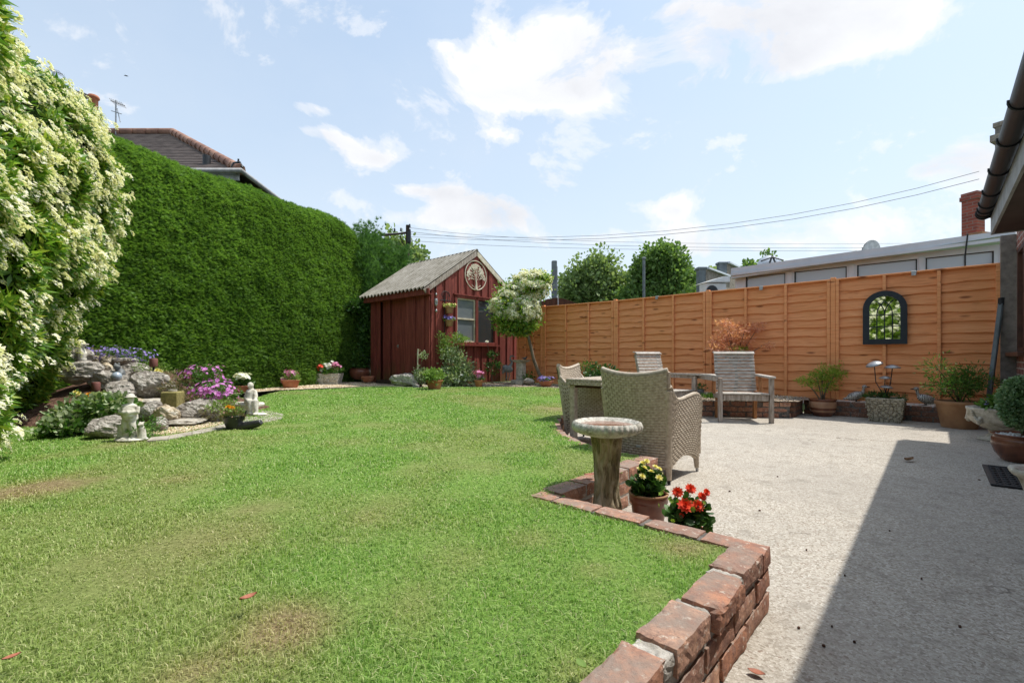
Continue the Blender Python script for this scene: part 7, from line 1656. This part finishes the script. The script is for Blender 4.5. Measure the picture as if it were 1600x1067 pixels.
for x in (372, 384): m.ball(q4(x, 641, .02), (.035, .07, .055))
fuse(m, 'bench', M['stone_white'], .008, s2, smooth_it=2)
m = MB(); m.tube([q4(392, 629), q4(392, 620), q4(393, 611), q4(393.5, 607.5)], [.070, .066, .056, .025], 14); m.ball(q4(393, 610.5), (.062, .045, .026)); m.tube([q4(393, 609), q4(393, 604)], .022, 8); m.ball(q4(392.5, 601.5, -.01), (.032, .035, .038)); m.ball(q4(392.5, 602, -.045), (.006, .009, .009))
for sx, kx_ in ((-1, 401), (1, 410)): m.tube([q4(394 + sx*3, 628, -.02), q4(kx_, 627, -.09), q4(kx_ + 1, 636, -.10), q4(kx_ + 2, 643, -.10)], [.040, .036, .026, .022], 12); m.ball(q4(kx_ + 3, 644.5, -.12), (.022, .04, .016))
m.tube([q4(399, 612, 0), q4(404, 619, -.03), q4(409, 626, -.09)], [.024, .022, .016], 10); m.tube([q4(387, 612, 0), q4(387, 621, -.04), q4(397, 626, -.08)], [.024, .022, .016], 10); m.ball(q4(410, 627, -.10), (.018, .016, .012)); m.ball(q4(398, 627, -.09), (.018, .016, .012))
fuse(m, 'person', M['stone_white'], .0065, s2, smooth_it=2)
bt_ = thing('boot_planter', 'black shoe shaped planter filled with orange and green plants by the paving', 'planter', G(370, 671, .225), -.12); k = 4.3/F
def q5(x, y, d=0): return ((x - 370)*k, d, (671 - y)*k)
m = MB(); m.tube([q5(362, 669), q5(380, 666), (q5(395, 663)), q5(405, 661), q5(411, 658.5)], [.030, .040, .036, .034, .024], 14); m.lathe([(.030, .0), (.055, .012), (.078, .07), (.088, .125), (.092, .130), (.085, .135), (.070, .12), (.06, .10)], 32, q5(363, 671), fn=lambda a, z, r: 1 + .12*math.cos(a)); fuse(m, 'shoe', M['black_boot'], .007, bt_, smooth_it=1)
m = MB()
for i in range(7): x = 383 + i*3.6; m.tube([q5(x, 663 - .7*i + 1, -.03), q5(x + .5, 657.5 - .2*i, 0), q5(x + 1, 662 - .7*i, .03)], .004, 5)
m.build('laces', M['lead'], bt_); m = MB(); m.tube([q5(379, 655, 0), q5(384, 648, 0), q5(386, 641, 0)], [.016, .011, .005], 6); m.build('tongue', M['black_boot'], bt_)
foliage('foliage', M['heather'], bt_, [(*q5(363, 648), .085, .07, .03)], 420, .03, 40, .03, 'leaf'); foliage('leafy_shoots', M['leaf_pale'], bt_, [(*q5(366, 645), .07, .06, .03)], 240, .03, 30, .03, 'leaf'); 
bs = thing('bird_statue', 'white stone bird statue perched on the topmost rockery stone', 'statue', D(128, 562, 5.35), 0); k = 5.35/F
m = MB(); m.tube([(0, 0, 0), (.0, 0, .07), (-.01, 0, .13)], [.045, .050, .03], 12); m.ball((0, 0, .165), (.032, .028, .03)); m.tube([(.02, 0, .17), (.05, 0, .172), (.09, 0, .175)], [.02, .014, .004], 8); m.ball((0, 0, .0), (.05, .045, .03)); fuse(m, 'body', M['stone_white'], .007, bs)
ct = thing('cat_statue', 'dark grey cat statue holding a glass ball on the rockery steps', 'statue', D(184, 594, 5.2), 0); k = 4.72/F
m = MB(); m.ball((-.0, .03, .06), (.055, .05, .075)); m.ball((-.01, .0, .15), (.036, .034, .032)); m.ball((-.03, 0, .182), (.012, .01, .018)); m.ball((.012, 0, .182), (.012, .01, .018)); m.tube([(-.04, -.0, .09), (-.03, -.04, .05)], [.018, .014], 8); m.tube([(.04, -.0, .09), (.05, -.03, .05)], [.018, .014], 8); fuse(m, 'body', M['lead'], .007, ct)
m = MB(); m.ball((.025, -.045, .045), .05, 20, 14); m.build('ball', M['frosted'], ct)
# ------------------------------------------------------------------ fallen leaves
def fallen(label, loc, s, mat, yaw, curl=.3):
    m = MB(); n = 9; P = []
    for i in range(n):
        t = i/(n - 1); w = .26*math.sin(PI*min(1, t*1.02))**.8 + .004; P.append([((t - .5)*s, sy*w*s, .012 + s*curl*(.3*abs(sy) + .25*(2*t - 1)**2)*.5) for sy in (-1, -.5, 0, .5, 1)])
    m.grid(np.array(P), True); P2 = np.array(P); P2[..., 2] -= .0012; m.grid(P2, True, flip=True); o = m.build('fallen_leaf', mat, None, loc, yaw); tag(o, label, 'leaf', 'fallen leaves')
fallen('pinkish red fallen leaf lying on the middle of the lawn', (*G(388, 940, .25)[:2], .25), .044, M['dead_leaf'], .9, .6)
fallen('orange brown fallen leaf on the concrete by the foot of the brick wall', G(1182, 1056, 0), .045, M['dead_leaf'], -.6); fallen('curled brown leaf on the far patio in the house shadow', G(1420, 721, 0), .11, M['dead_leaf_b'], .3, .9)
fallen('brown leaf on the lawn against the left picture edge', (*G(18, 1030, .25)[:2], .245), .03, M['dead_leaf'], 1.0); fallen('thin dry leaf lying on the brick edge behind the birdbath', (*G(922, 744, .24)[:2], .238), .07, M['dead_leaf'], .2)
fallen('yellowed weed leaf on the lawn near the big speckled brick', (*G(908, 1041, .25)[:2], .245), .035, M['leaf_pale'], 2.0)
m = MB()
for x, y, s in ((1187, 798, 4), (1140, 768, 4), (1248, 982, 5), (1287, 1010, 6), (1335, 1004, 5), (1300, 980, 3), (1182, 930, 3), (1440, 905, 3), (1215, 745, 3), (1320, 900, 3), (1530, 750, 4), (1390, 830, 3), (1260, 860, 3), (1500, 980, 5)):
    X, Y, _ = G(x, y, 0); m.ball((X, Y, .004), (s*Y/F*.5, s*Y/F*.4, .005), 6, 4, fn=lambda d: 1 + .4*mnoise.noise(d*3))
tag(m.build('debris', M['soil'], None), 'tiny dark bits of soil and twig scattered over the concrete', 'debris', kind='stuff')
